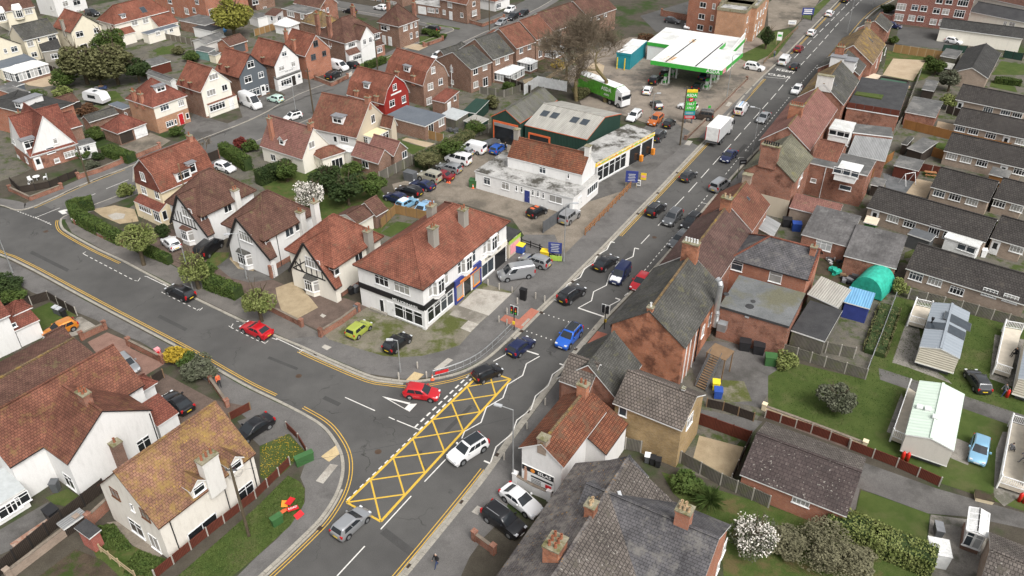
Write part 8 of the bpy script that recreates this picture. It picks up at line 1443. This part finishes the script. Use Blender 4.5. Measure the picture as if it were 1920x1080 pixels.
for a in (('brick wall in front of the block paved drive',[(155,637),(198,617)],.9),('long brick wall along the block paved drive',[(243,648),(306,680)],.9),('brick wall in front of the grey shrub',[(395,716),(427,762)],.7),('brick wall round the half timbered garden',[(502,580),(566,612)],.8),('brick wall between the gravel garden and the corner forecourt',[(602,631),(640,608),(672,584)],.9),('wall of the corner chalet front garden',[(148,335),(190,322),(232,305)],.8),('brick wall round the gravel terrace garden',[(20,358),(58,376),(116,354)],.7),('brick wall along the garage drive',[(240,303),(300,278)],.8),('low brick wall round the street drive',[(592,150),(622,162),(652,147)],.8),('brick wall of the far corner garden',[(795,88),(830,76)],.8),('brick wall of the far brick house',[(870,40),(905,50),(945,35)],.8),('buff block retaining wall along the lawn',[(1432,768),(1520,800),(1620,838)],.55,'render_peach'),('brick wall behind the filling station car park',[(1240,30),(1302,42)],1.6),('dark wall along the filling station pavement',[(1285,262),(1340,210),(1400,150)],.5,'brick_dark'),('red brick wall beside the low store',[(172,985),(215,945)],1.3),('brick wall under the lattice fence',[(20,1085),(150,985)],1.0,'brick_buff'),('brick yard wall beside the flats',[(1650,40),(1672,45)],2.0,'brick_flats'),('brick pier wall of the parking bay',[(890,1012),(925,1038)],.9),('hedge wall of the corner pavement',[(143,420),(190,445),(232,462)],.5),('white boundary wall under the billboard',[(966,905),(1000,925),(1030,938)],1.1,'render_white')):gwall(*a)
# ---------------------------------------------------------------- street furniture
def lamp(label,base,h=8,arm=1.2,ang=0.0,mat='galv',r=.075,group='street lamps'):
    p=at(*base,.1);t=thing('street_lamp',label,'street lamp',(p.x,p.y,.1),R(ang),group);m=MB();m.tube((0,0,0),(0,0,1.2),r*1.5,n=10);m.tube((0,0,1.2),(0,0,h),r,r*.7,n=10);m.tube((0,0,h),(arm,0,h+.15),r*.6,n=8);m.build('column',mat,t);m=MB();m.box(arm-.1,-.16,h+.08,arm+.65,.16,h+.22,bottom=True);m.build('lantern','lead_pale',t)
for a in (('street lamp beside the white pantiled house',(962,905),9.5,1.2,160),('street lamp in front of the garage office',(1057,490),9,1,0),('street lamp on the filling station frontage',(1362,186),9,1,20),('street lamp at the left edge of the side road',(24,511),8,1.2,120),('street lamp in front of the gravel garden',(463,522),7,1.0,200),('street lamp beside the broad street tree',(362,545),7,.8,200),('street lamp on the corner pavement by the black hatchback',(751,697),4.5,.6,180),('street lamp opposite the terrace, upper road',(1410,290),8.5,1,160),('street lamp in the filling station parking',(1221,233),6,.6,0),('street lamp far up the main road',(1588,62),9,1,180),('street lamp near the top of the main road',(1637,12),9,1,180),('street lamp on the cross street by the white small car',(557,222),6.5,.8,180)):lamp(*a)
def pole(label,base,h=8.5,lean=0):p=at(*base,.1);t=thing('telegraph_pole',label,'telegraph pole',(p.x,p.y,.1),0,'telegraph poles');m=MB();m.tube((0,0,0),(lean,0,h),.15,.11,n=10);m.build('pole','bark',t);m=MB();m.beam((lean-.5,0,h-.5),(lean+.5,0,h-.5),.1,.1);[m.tube((lean+x,0,h-.45),(lean+x,0,h-.25),.05,n=6)for x in (-.4,.4)];m.build('crossarm','steel_dark',t);return p
WP=[pole(*a)for a in (('telegraph pole in front of the lichened house',(467,1005),9),('telegraph pole on the cross street corner',(167,343),6.5),('telegraph pole beside the white small car',(588,213),9),('telegraph pole in front of the price sign',(1275,272),11),('telegraph pole on the far corner of the cross street',(918,57),8),('telegraph pole in front of the far terrace',(708,130),7))]
def wire(label,a,b,sag=.8):
    m=MB();P=[a.lerp(b,i/12)-V((0,0,sag*4*(i/12)*(1-i/12)))for i in range(13)]
    for p,q in zip(P,P[1:]):m.tube(p,q,.012,n=3,caps=False)
    tag(m.build('overhead_wire','trim_black'),label,'wire','overhead wires')
up=lambda p,h:p+V((0,0,h));wire('overhead wire across the junction from the lichened house pole',up(WP[0],8.4),V((at(1010,790,5).x,at(1010,790,5).y,6.5)));wire('overhead wire to the off-white lichened house',up(WP[0],8.4),at(455,880,5.5));wire('overhead wire along the cross street',up(WP[1],6),up(WP[2],8.4),1.6);wire('overhead wire from the cross street pole onwards',up(WP[2],8.4),up(WP[5],6.6),1.0)
bm=MB();bm.lathe([(.10,0),(.10,.85),(.085,.97),(0,1.02)],12);bme=bm.mesh('bollard','concrete_pale',True)
for i,q in enumerate(((783,691),(748,711),(800,709),(935.5,604),(950.5,589),(950.5,610),(970,570),(1004,560),(1021,566),(1058,710),(1022,759),(988,804),(945,862),(915,535),(936,543),(960,549))):
    p=at(*q,.1);o=put('bollard',bme,None,(p.x,p.y,.1));tag(o,'concrete bollard '+('on the corner behind the red hatchback, set farthest back|on the corner beside the lamp column|on the corner beside the traffic cone|at the left tip of the red L-shaped paving|behind the left traffic light|between the red paving and the guard rail|just left of the tall black cabinet|first to the right of the black cabinet|at the kerb by the black SUV|farthest up the right kerb, by the brick chimney|second along the right kerb|third along the right kerb|nearest along the right kerb, by the lamp|left of three beside the pale slab|middle of three beside the pale slab|right of three beside the pale slab').split('|')[i],'bollard',('corner bollards','crossing bollards','kerb bollards','forecourt bollards')[0 if i <3 else 1 if i <9 else 2 if i <13 else 3])
# guard rail
P=smoothline(W([(812,708),(848,698),(882,684),(907,668),(935,643),(965,613)]),5);o=P[0];t=thing('guard_rail','galvanised pedestrian guard rail on the junction corner','railing',(o.x,o.y,.1))
for i in range(0,len(P)-1,2):
    a,b=P[i]-o,P[min(i+2,len(P)-1)]-o;m=MB();m.tube((a.x,a.y,0),(a.x,a.y,1.05),.035,n=6);m.build('post','galv',t)
    for zz in (.25,.95,1.05):m=MB();m.tube((a.x,a.y,zz),(b.x,b.y,zz),.028,n=6);m.build('rail','galv',t)
m=MB();m.box(0,-.05,.35,1.6,-.02,.75);d_=P[3]-o;m.build('red_sign','sign_red',t,False,(d_.x*.2,d_.y*.2,0),atan2(d_.y,d_.x))
def signal(label,base,ang,n=2):
    p=at(*base,.1);t=thing('traffic_light',label,'traffic light',(p.x,p.y,.1),R(ang),'signals of the pedestrian crossing');m=MB();m.tube((0,0,0),(0,0,3.3),.06,n=8);m.build('pole','black_plastic',t)
    for k in range(n):
        y=-.28+.56*k if n >1 else 0;m=MB();m.box(-.16,y-.17,2.5,.16,y+.17,3.6);o=m.build('signal_head','black_plastic',t);m=MB();m.box(-.02,y-.27,2.42,.0,y+.27,3.68);m.build('backing_board','sign_white',o)
        for j,c in enumerate(('lamp_red','sign_orange','green_paint')):m=MB();m.tube((.16,y,3.38-j*.34),(.2,y,3.38-j*.34),.11,n=12);m.build('lens',c,o)
    m=MB();m.box(.06,-.15,1.0,.2,.15,1.4);m.build('push_button','sign_yellow',t)
signal('traffic light on the left end of the crossing',(964,619),-120);signal('traffic light on the right end of the crossing',(1133,617),60)
def boxthing(name,label,cat,base,dims,mat,ang=-30,lid=None,group=None,z=.1,wheels=False,taper=.06):
    p=at(*base,z);t=thing(name,label,cat,(p.x,p.y,z),R(ang),group);w,d,h=dims;m=MB();b=.0 if not wheels else .1
    m.v=[(-w/2+taper,-d/2+taper,b),(w/2-taper,-d/2+taper,b),(w/2-taper,d/2-taper,b),(-w/2+taper,d/2-taper,b),(-w/2,-d/2,h),(w/2,-d/2,h),(w/2,d/2,h),(-w/2,d/2,h)];m.f=[(0,1,5,4),(1,2,6,5),(2,3,7,6),(3,0,4,7),(4,5,6,7)];m.m=[0]*5;m.build('body',mat,t)
    m=MB();m.box(-w/2-.03,-d/2-.03,h,w/2+.03,d/2+.03,h+.06,bottom=True);m.v=[(x,y,z_+(.08 if y >0 and z_ >h+.01 else 0))for x,y,z_ in m.v];m.build('lid',lid or mat,t)
    if wheels:
        for sx in (-1,1):m=MB();m.tube((sx*w*.42,d*.4,.11),(sx*w*.5,d*.4,.11),.11,n=10);m.build('wheel','rubber',t)
    return t
WB=(.55,.6,1.0);SK=(1.3,1.0,1.25)
for nm,lb,ct,b,dm,mt,an,ld in (('utility_cabinet','tall black cabinet beside the crossing','cabinet',(981,562),(.9,.5,1.6),'black_plastic',-30,None),('wheelie_bin','blue bin with yellow lid beside the kiosk','bin',(975,473),SK,'bin_blue',-25,'lid_yellow'),('grit_bin','yellow grit bin behind the silver estate','bin',(1022,482),(1.2,.9,1.0),'sign_yellow',-20,'sign_yellow'),('green_cabinet','long green utility cabinet at the flower lawn','cabinet',(572,868),(1.9,.5,1.1),'bin_green',35,None),('green_cabinet','small green utility cabinet in the verge','cabinet',(521,983),(1.1,.5,1.0),'bin_green',45,None),('wheelie_bin','dark bin beside the lime hatchback wall','bin',(669,585),WB,'bin_grey',-30,None),('wheelie_bin','black bin beside the cream half timbered house','bin',(659,552),WB,'bin_black',-30,None),('wheelie_bin','grey bin next to the black bin by the cream house','bin',(668,549),WB,'bin_grey',-30,'lead'),('skip_bin','left of two black skip bins behind the kitchen block','bin',(1395,655),SK,'bin_black',-15,None),('skip_bin','right of two black skip bins behind the kitchen block','bin',(1421,662),SK,'bin_black',-15,None),('skip_bin','green skip bin beside the brick kitchen','bin',(1443,683),SK,'bin_green',-10,None),('wheelie_bin','blue bin on the mossy yard','bin',(1345,745),(.9,.9,1.1),'bin_blue',-10,None),('wheelie_bin','yellow bin behind the blue one on the mossy yard','bin',(1341,730),(.8,.8,1.1),'lid_yellow',-10,None),('skip_bin','blue skip bin beside the corrugated lean-to','bin',(1492,432),SK,'bin_blue',-10,'bin_blue'),('skip_bin','black skip bin next to the blue skip bin','bin',(1474,424),SK,'bin_black',-10,None),
  ('wheelie_bin','pale grey bin on the left lawn','bin',(107,588),WB,'bin_grey',-25,'lead_pale'),('wheelie_bin','second pale bin on the left lawn','bin',(114,591),WB,'bin_grey',-25,'lead_pale'),('wheelie_bin','dark bin beside the pale bins on the lawn','bin',(121,594),WB,'bin_black',-25,None),('wheelie_bin','bin with white lid behind the slate roofs','bin',(1213,867),WB,'bin_grey',-15,'upvc'),('wheelie_bin','middle bin behind the slate roofs','bin',(1223,871),WB,'bin_black',-15,None),('wheelie_bin','right bin behind the slate roofs','bin',(1233,875),WB,'bin_black',-15,None),('storage_box','black compost box by the low store','bin',(101,972),(1.3,1.0,1.2),'bin_black',-35,None),('water_butt','dark round bin beside the white pantiled wall','bin',(107,920),(.7,.7,1.2),'bin_grey',0,None),('skip_bin','green bin at the corner of the garage office','bin',(888,350),SK,'bin_green',-15,None),('oil_tank','black tank behind the navy coupe','tank',(770,338),(2.0,1.2,1.5),'bin_grey',-30,None),('washing_machine','white appliance at the end of the longest bungalow','appliance',(1842,481),(.7,.7,1.1),'upvc',-15,None),('storage_box','beige storage box on the corner patio','box',(1757,1000),(1.2,.7,.9),'bin_grey',75,'lead'),('garden_shed','small white topped store on the corner patio','shed',(1752,1050),(1.7,1.9,1.7),'upvc',-15,'flat_white'),('planter','stone planter on the lawn edge','planter',(1843,937),(1.6,1.0,.5),'render_peach',-20,'soil')):boxthing(nm,lb,ct,b,dm,mt,an,ld,None,.1,'wheelie' in nm)
# sheds
for a in ((X5(345,725),X5(560,775),X5(600,700),2.2,'garden_shed','red brown shed with grey felt roof beside the orange fence','plank_red','felt'),(X5(490,560),X5(590,620),X5(655,520),2.3,'playhouse','dark wooden playhouse with white windows','plank_dark','felt'),(X5(410,540),X5(460,555),X5(510,500),2.1,'garden_shed','small dark shed beside the playhouse','plank_dark','tile_grey'),(X6(145,120),X6(255,140),X6(290,90),2.1,'garden_shed','dark shed with grey apex roof beside the gravel yard','plank_dark','felt'),(X6(85,440),X6(200,465),X6(232,425),2.1,'garden_shed','green shed with cream roof beside the longest bungalow','bin_green','cream_roof2'),(X5(440,270),X5(705,320),X5(765,195),2.8,'garage','brick garage with grey flat roof behind the terrace yards','brick_red','felt'),(X5(585,75),X5(690,95),X5(720,20),2.2,'garden_shed','dark shed behind the white flowering tree','plank_dark','felt'),(X5(1155,800),X5(1320,840),X5(1350,790),2.0,'garden_shed','orange shed with grey top at the bungalow wall','plank_orange','felt'),(X4(745,470),X4(880,500),X4(905,440),2.2,'garden_shed','grey roofed shed below the green fence','plank_grey','felt'),(X4(735,570),X4(840,590),X4(860,555),2.0,'garden_shed','shed with pale roof beside the sand lot bushes','plank_dark','sheet_pale'),(z4(1,0)(1550,830),z4(1,0)(1650,850),z4(1,0)(1740,760),2.2,'garden_shed','long dark green shed behind the brick gambrel house','sheet_green','sheet_green'),(z4(1,0)(1560,900),z4(1,0)(1660,940),z4(1,0)(1740,900),2.1,'garden_shed','shed with pale roof beside the workshop fence','sheet_green','sheet_pale'),(z4(1,0)(1380,860),z4(1,0)(1500,900),z4(1,0)(1590,850),2.1,'greenhouse','old glass topped store behind the flat roofed extension','plank_grey','glass_roof_grey'),(S3(-60,60),S3(-20,120),S3(60,70),2.0,'garden_shed','shed corner at the left bottom edge','plank_dark','felt'),(T4(1275,272),T4(1440,306),T4(1572,256),2.3,'gazebo','white pyramid topped garden gazebo','upvc','flat_white')):
    h=Vol(*a[:4],name=a[4],label=a[5],cat=a[4].split('_')[-1],wall=a[6]);(h.hip(1.5,a[7])if a[4]== 'gazebo' else h.lean('n',.3,a[7]))
# decks of the caravans
def deck(label,pts,h=.7):
    P=W(pts);o=P[0];t=thing('deck',label,'deck',(o.x,o.y,.1),0,'caravan decks');Q=[p-o for p in P];m=MB();m.prism([(q.x,q.y)for q in Q],.3,h);m.build('decking','decking',t)
    for a,b in zip(Q,Q[1:]):
        d=b-a;L=d.length;ang=atan2(d.y,d.x);m=MB();m.box(0,-.04,h+.95,L,.04,h+1.03);m.box(0,-.03,h+.1,L,.03,h+.16);n=int(L/.16)
        for i in range(n):m.box(i*L/n,-.015,h+.16,i*L/n+.05,.015,h+.95)
        m.build('balustrade','upvc',t,False,tuple(a),ang);m=MB();m.box(-.07,-.07,0,.07,.07,h+1.2);m.build('newel_post','upvc',t,False,tuple(a))
for lb,q in (('white railed deck beside the mint roofed caravan',[(1700,735),(1668,828),(1692,838),(1722,750)]),('large white railed deck at the right edge',[(1912,628),(1878,622),(1860,702),(1890,712)]),('lower white railed deck at the right edge',[(1930,812),(1890,800),(1868,915),(1920,932)]),('small white deck beside the grey roofed caravan',[(1742,587),(1712,580),(1700,612),(1730,620)])):deck(lb,q)
gm=MB();gm.lathe([(0,0),(.18,0),(.18,.95),(.12,1.08),(.06,1.1),(.06,1.2),(0,1.2)],12)
gme=gm.mesh('gas_bottle','gas_red',True)
for q,lb in (((1691,862),'left red gas bottle at the mint caravan'),((1700,864),'right red gas bottle at the mint caravan'),((1887,745),'red gas bottle beside the open boot car'),((1910,940),'red gas bottle at the lower deck corner'),((1919,943),'second red gas bottle at the lower deck corner')):p=at(*q,.1);t=thing('gas_bottle',lb,'gas bottle',(p.x,p.y,.1),0,'red gas bottles');put('cylinder',gme,t);m=MB();m.tube((0,0,1.2),(0,0,1.3),.04,n=6);m.build('valve','steel',t)
# cones, boards, signs
def cone(label,q):p=at(*q,.1);t=thing('traffic_cone',label,'cone',(p.x,p.y,.1),0,'traffic cones');m=MB();m.box(-.2,-.2,0,.2,.2,.04);m.lathe([(.16,.04),(.1,.35)],12);m.lathe([(.07,.55),(.03,.75),(0,.75)],12);m.build('cone','hi_vis',t);m=MB();m.lathe([(.1,.35),(.07,.55)],12);m.build('reflective_band','sign_white',t)
cone('traffic cone at the end of the guard rail',(811,712));cone('left traffic cone beside the maroon saloon',(839,342));cone('right traffic cone beside the maroon saloon',(843,343));cone('traffic cone beside the green bin',(887,353))
def board(name,label,q,w,h,z0_,mat,ang=0,lines=(),legs='timber_pale',tilt=0):
    p=at(*q,.1);t=thing(name,label,'sign',(p.x,p.y,.1),R(ang))
    m=MB();m.box(-w/2,-.04,z0_,w/2,.04,z0_+h,bottom=True);b=m.build('board',mat,t)
    for k,(zz,ww,hh,mt)in enumerate(lines):m=MB();m.box(-ww/2,-.05,z0_+zz,ww/2,-.041,z0_+zz+hh);m.build('text_line',mt,t)
    for x in (-w*.42,w*.42):m=MB();m.box(x-.05,.041,0,x+.05,.12,z0_+h*.9);m.build('leg',legs,t)
tl=[(.25+.28*i,1.2-.2*(i % 2),.12,'lead_pale')for i in range(5)]
board('notice_board','blue service board on timber legs on the garage forecourt',(1183,351),2.0,2.0,.9,'sign_blue',-8,tl);board('notice_board','blue sign board at the garage yard entrance',(1040,486),1.9,1.7,1.0,'sign_blue',-10,tl,'timber_black');board('notice_board','lime green board under the blue entrance sign',(1042,490),1.7,.8,.1,'sign_lime',-10,(),'timber_black');board('a_board','white and black pavement board near the blue service board',(1197,349),.7,1.0,.1,'sign_white',-15,[(.2,.5,.25,'sign_black'),(.6,.5,.2,'sign_black')]);board('a_board','yellow and pink pavement board by the kerb',(1206,338),.9,1.2,.1,'sign_yellow',-15,[(.4,.7,.4,'sign_pink')]);board('notice_board','dark blue roadside board beside the upper road',(1512,38),3.0,1.8,1.4,'sign_blue',-5,[(.3,2.2,.22,'sign_white'),(.8,2.0,.3,'sign_white'),(1.3,2.2,.2,'sign_white')],'timber_black');board('notice_board','white roadside board below the flats',(1484,50),2.0,1.0,.6,'sign_white',-5,[(.3,1.4,.15,'sign_blue')]);board('notice_board','white and green board on the flats lawn',(1459,85),1.2,2.0,1.2,'sign_white',-10,[(.9,.9,.5,'green_paint')]);board('notice_board','small green parking sign at the filling station wall',(1327,225),.5,.5,2.4,'green_paint',0,(),'galv');board('hanging_sign','dark pub style sign at the brick gable',(1388,335),1.2,.8,2.6,'sign_black',10,[(.3,.8,.2,'lead')],'steel_dark');board('name_sign','street name plate by the corner hedge',(140,420),1.0,.35,.5,'sign_white',-30,[(.1,.8,.12,'sign_black')],'galv')
p=at(546,955,.1);t=thing('road_works_signs','heap of red and orange road works signs on the verge','signs',(p.x,p.y,.1),R(40))
for i,(x,y,z,mt,a,w_)in enumerate(((-.6,.2,.1,'hi_vis',.3,1.5),(.1,-.2,.22,'sign_red',-.2,1.4),(.3,.7,.3,'sign_red',.5,1.2),(-.2,.9,.12,'sign_orange',1.0,1.0),(.2,-1.2,.15,'sign_red',.1,1.1))):m=MB();w_ *= .75;m.box(-w_/2,-.3,0,w_/2,.3,.04,bottom=True);o=m.build('sign_plate',mt,t,False,(x,y,z),a);o.rotation_euler=(.15*(i-2),.1*(2-i),a)
lettering(t,'ROAD',.3,'sign_white',(.1,-.2,.32),-.2).rotation_euler=(-pi/2+.05,0,-.2)
t=thing('mobility_scooter','pink and red covered scooter beside the brick wall','scooter',tuple(at(300,668,.1)),R(-40));m=MB();m.box(-.6,-.28,.2,.6,.28,.4);m.box(-.55,-.25,.4,.0,.25,.75);m.build('body','sign_red',t);m=MB();m.box(-.6,-.3,.75,-.05,.3,1.0);m.tube((.45,0,.4),(.3,0,1.0),.05);m.build('seat','sign_pink',t)
for x in (-.45,.5):m=MB();m.tube((x,-.2,.18),(x,.2,.18),.18,n=12);m.build('wheel','rubber',t)
# stairs behind the takeaway
p=at(*X7(1060,500),.1);q=at(*X7(1190,230),2.9);d_=(q-p);t=thing('fire_escape','black steel and timber stair behind the takeaway house','stairs',tuple(p),atan2(d_.y,d_.x));L_=d_.xy.length
for i in range(14):m=MB();m.box(L_*i/14,-.6,.2+i*.2,L_*(i+1)/14-.02,.6,.25+i*.2,bottom=True);m.build('tread','timber',t)
for sd in (-1,1):m=MB();m.beam((0,sd*.65,1.0),(L_,sd*.65,3.8),.06,.06);m.beam((0,sd*.65,.2),(L_,sd*.65,3.0),.08,.25);m.build('handrail','steel_dark',t)
m=MB();m.box(L_,-1.2,2.9,L_+2.2,1.2,3.0,bottom=True);m.build('landing','timber',t);[(lambda k:(k.box(x-.06,y-.06,0,x+.06,y+.06,2.9),k.build('stair_post','timber',t)))(MB())for x in (L_+.1,L_+2.1)for y in (-1.1,1.1)]
# swing, picnic table, patio set, parasols
t=thing('swing_frame','white swing frame on the grey gravel yard','swing',tuple(at(*X6(460,110),.1)),R(20));m=MB();[m.tube((x,y,0),(x,0,1.9),.05)for x in (-1,1)for y in (-.8,.8)];m.tube((-1,0,1.9),(1,0,1.9),.05);m.build('frame','upvc',t)
t=thing('picnic_table','timber picnic table by the red fence','table',tuple(at(*X6(650,45),.1)),R(-15));m=MB();m.box(-.9,-.35,.7,.9,.35,.76,bottom=True);m.build('table_top','timber_orange',t)
for sd in (-1,1):m=MB();m.box(-.9,sd*.7-.13,.42,.9,sd*.7+.13,.47,bottom=True);m.build('bench','timber_orange',t);m=MB();m.beam((sd*.6,-.7,0),(sd*.6,.3,.7),.07,.07);m.beam((sd*.6,.7,0),(sd*.6,-.3,.7),.07,.07);m.build('leg','timber_orange',t)
def chair(label,q,ang,mat='upvc'):
    t=thing('garden_chair',label,'chair',tuple(at(*q,.1)),R(ang),'white patio chairs');m=MB();m.box(-.28,-.28,.4,.28,.28,.46,bottom=True);m.build('seat',mat,t);m=MB();m.box(-.28,.24,.46,.28,.29,.95);m.build('backrest',mat,t)
    for x in (-.25,.25):
        for y in (-.25,.25):m=MB();m.tube((x,y,0),(x,y,.42),.03,n=6);m.build('leg',mat,t)
t=thing('patio_table','round white patio table in the corner chalet garden','table',tuple(at(70,338,.1)));m=MB();m.lathe([(0,.7),(.55,.7),(.55,.74),(0,.75)],16);m.build('table_top','upvc',t);m=MB();m.tube((0,0,0),(0,0,.7),.06);m.build('leg','upvc',t)
chair('white patio chair left of the round table',(58,341),60);chair('white patio chair right of the round table',(86,336),-70);chair('white patio chair in front of the round table',(60,352),150)
for lb,q,c in (('blue folded parasol cloth beside the stone extension',T1(455,635),'tarp_blue'),('round blue paddling pool behind the willow',T4(690,355),'tarp_blue')):t=thing('paddling_pool',lb,'pool',tuple(at(*q,.1)));m=MB();m.lathe([(1.3,0),(1.4,.5),(1.25,.5),(1.2,.3),(0,.3)],18);m.build('pool_wall',c,t)
# junk beside the tunnel
rr=random.Random(8)
for i,(q,nm,lb,mt)in enumerate(((X11(610,330),'tarpaulin','crumpled green tarpaulin in the junk yard','tarp_green'),(X11(505,220),'scrap_heap','white scrap heap by the brick wall','sign_white'),(X11(650,230),'engine_block','old engine in the junk yard','steel_dark'),(X11(690,400),'scrap_heap','dark scrap heap in front of the tunnel','trim_black'),(X11(740,320),'scrap_heap','mixed scrap beside the tunnel mouth','cloth_grey'),(X11(1030,310),'scrap_heap','scrap heap at the far corner of the tunnel','trim_black'),(z4(1,0)(1470,990),'scrap_heap','garden clutter behind the red house extension','steel_dark'),(T2(1150,100),'scrap_heap','covered pile on the back lawn','cloth_blue'))):
    p=at(*q,.1);t=thing(nm,lb,'pile',(p.x,p.y,.1),i)
    for k in range(9):m=MB();s=rr.uniform(.2,.55);m.box(-s,-s*.6,0,s,s*.6,s*.9);m.build('piece',mt if k % 3 else rr.choice(['steel_dark','timber','cloth_grey',mt]),t,False,(rr.uniform(-1.1,1.1),rr.uniform(-.9,.9),rr.uniform(0,.25)),rr.uniform(0,3))
# ---------------------------------------------------------------- people
def person(label,q,ang,top,legs,hair='hair_dark',h=1.72,stride=.28,sit=False,z=.1,held=None):
    p=at(*q,z);t=thing('person',label,'person',(p.x,p.y,z),R(ang),'people');s=h/1.72;hz=.92*s if not sit else .48
    J={'pel':(0,0,hz),'sp':(0,0,hz+.3),'ch':(.02,0,hz+.5),'nk':(.03,0,hz+.62),'hd':(.05,0,hz+.74),'tp':(.05,0,hz+.84)};E=[('pel','sp'),('sp','ch'),('ch','nk'),('nk','hd'),('hd','tp')];Rd={'pel':.15,'sp':.14,'ch':.16,'nk':.055,'hd':.105,'tp':.075}
    for sd,n in ((1,'l'),(-1,'r')):
        f=stride*sd;J.update({'hp'+n:(0,sd*.09,hz-.06),'kn'+n:((f*.55+.05,sd*.1,hz*.52)if not sit else (.42,sd*.1,hz)),'an'+n:((f,sd*.1,.09)if not sit else (.44,sd*.1,.09)),'to'+n:((f+.16,sd*.11,.045)if not sit else (.6,sd*.1,.045)),'sh'+n:(.02,sd*.19,hz+.5),'el'+n:(-f*.4,sd*.24,hz+.24),'wr'+n:(-f*.5+.14,sd*.22,hz+.02),'ha'+n:(-f*.5+.19,sd*.21,hz-.06)})
        E += [('pel','hp'+n),('hp'+n,'kn'+n),('kn'+n,'an'+n),('an'+n,'to'+n),('ch','sh'+n),('sh'+n,'el'+n),('el'+n,'wr'+n),('wr'+n,'ha'+n)];Rd.update({'hp'+n:.1,'kn'+n:.062,'an'+n:.045,'to'+n:.035,'sh'+n:.07,'el'+n:.048,'wr'+n:.035,'ha'+n:.04})
    K=list(J);me=bpy.data.meshes.new('body');me.from_pydata([J[k]for k in K],[(K.index(a),K.index(b))for a,b in E],[]);o=bpy.data.objects.new('body',me);col.objects.link(o);o.modifiers.new('skin','SKIN')
    for i,k in enumerate(K):v=me.skin_vertices[0].data[i];v.radius=(Rd[k],Rd[k]);v.use_root=(k == 'pel')
    o.modifiers.new('sub','SUBSURF').levels=1;dg=bpy.context.evaluated_depsgraph_get();m2=bpy.data.meshes.new_from_object(o.evaluated_get(dg));bpy.data.objects.remove(o);m2.materials.clear()
    for x in ('skin',top,legs,hair,'trim_black'):m2.materials.append(M[x])
    for f in m2.polygons:
        c=f.center;f.use_smooth=True
        f.material_index=(3 if c.z >hz+.80 or (c.z >hz+.70 and c.x <.03)else 0)if c.z >hz+.63 else 4 if c.z <.09 else 0 if abs(c.y)>.17 and c.z <hz+.02 and not sit else 1 if c.z >hz+.0 else 2
    put('body',m2,t)
    if held:m=MB();m.box(*held[1:]);m.build(held[0],held[2]if False else 'cloth_black',t)
person('pedestrian in an orange hi-vis jacket on the pavement',(412,724),-60,'hi_vis','cloth_black');person('person in a dark coat and jeans walking by the bottom kerb',(819,1062),230,'cloth_black','cloth_blue','hair_grey');person('pedestrian in pale clothes beside the upper road',(1451,108),60,'cloth_grey','cloth_blue');person('pedestrian in dark clothes beside the blue roadside board',(1521,39),60,'cloth_black','cloth_black');person('person in a grey top leaning by the open boot',(1880,742),200,'cloth_grey','cloth_blue');person('person in black sitting on the upper white deck',(1902,668),190,'cloth_black','cloth_black',sit=True,z=.8);person('person in dark clothes sitting on the lower white deck',(1893,848),20,'cloth_grey','cloth_black',sit=True,z=.8);person('person standing at the edge of the lower deck',(1916,868),150,'cloth_blue','cloth_grey',z=.8);person('person beside the blue hatchback at the workshop',(948,283),120,'cloth_black','cloth_black')
# painted words on the carriageway
p=at(1471,133,0);o=put('road_lettering',textmesh('KEEP',1.7,'line_white',1.0,True),None,(p.x,p.y,.008),R(-30));struct(o);p=at(1461,142,0);o=put('road_lettering',textmesh('CLEAR',1.7,'line_white',1.0,True),None,(p.x,p.y,.008),R(-30));struct(o);stripe([(1434,144),(1475,148)]);stripe([(1453,127.5),(1478,130.5)])
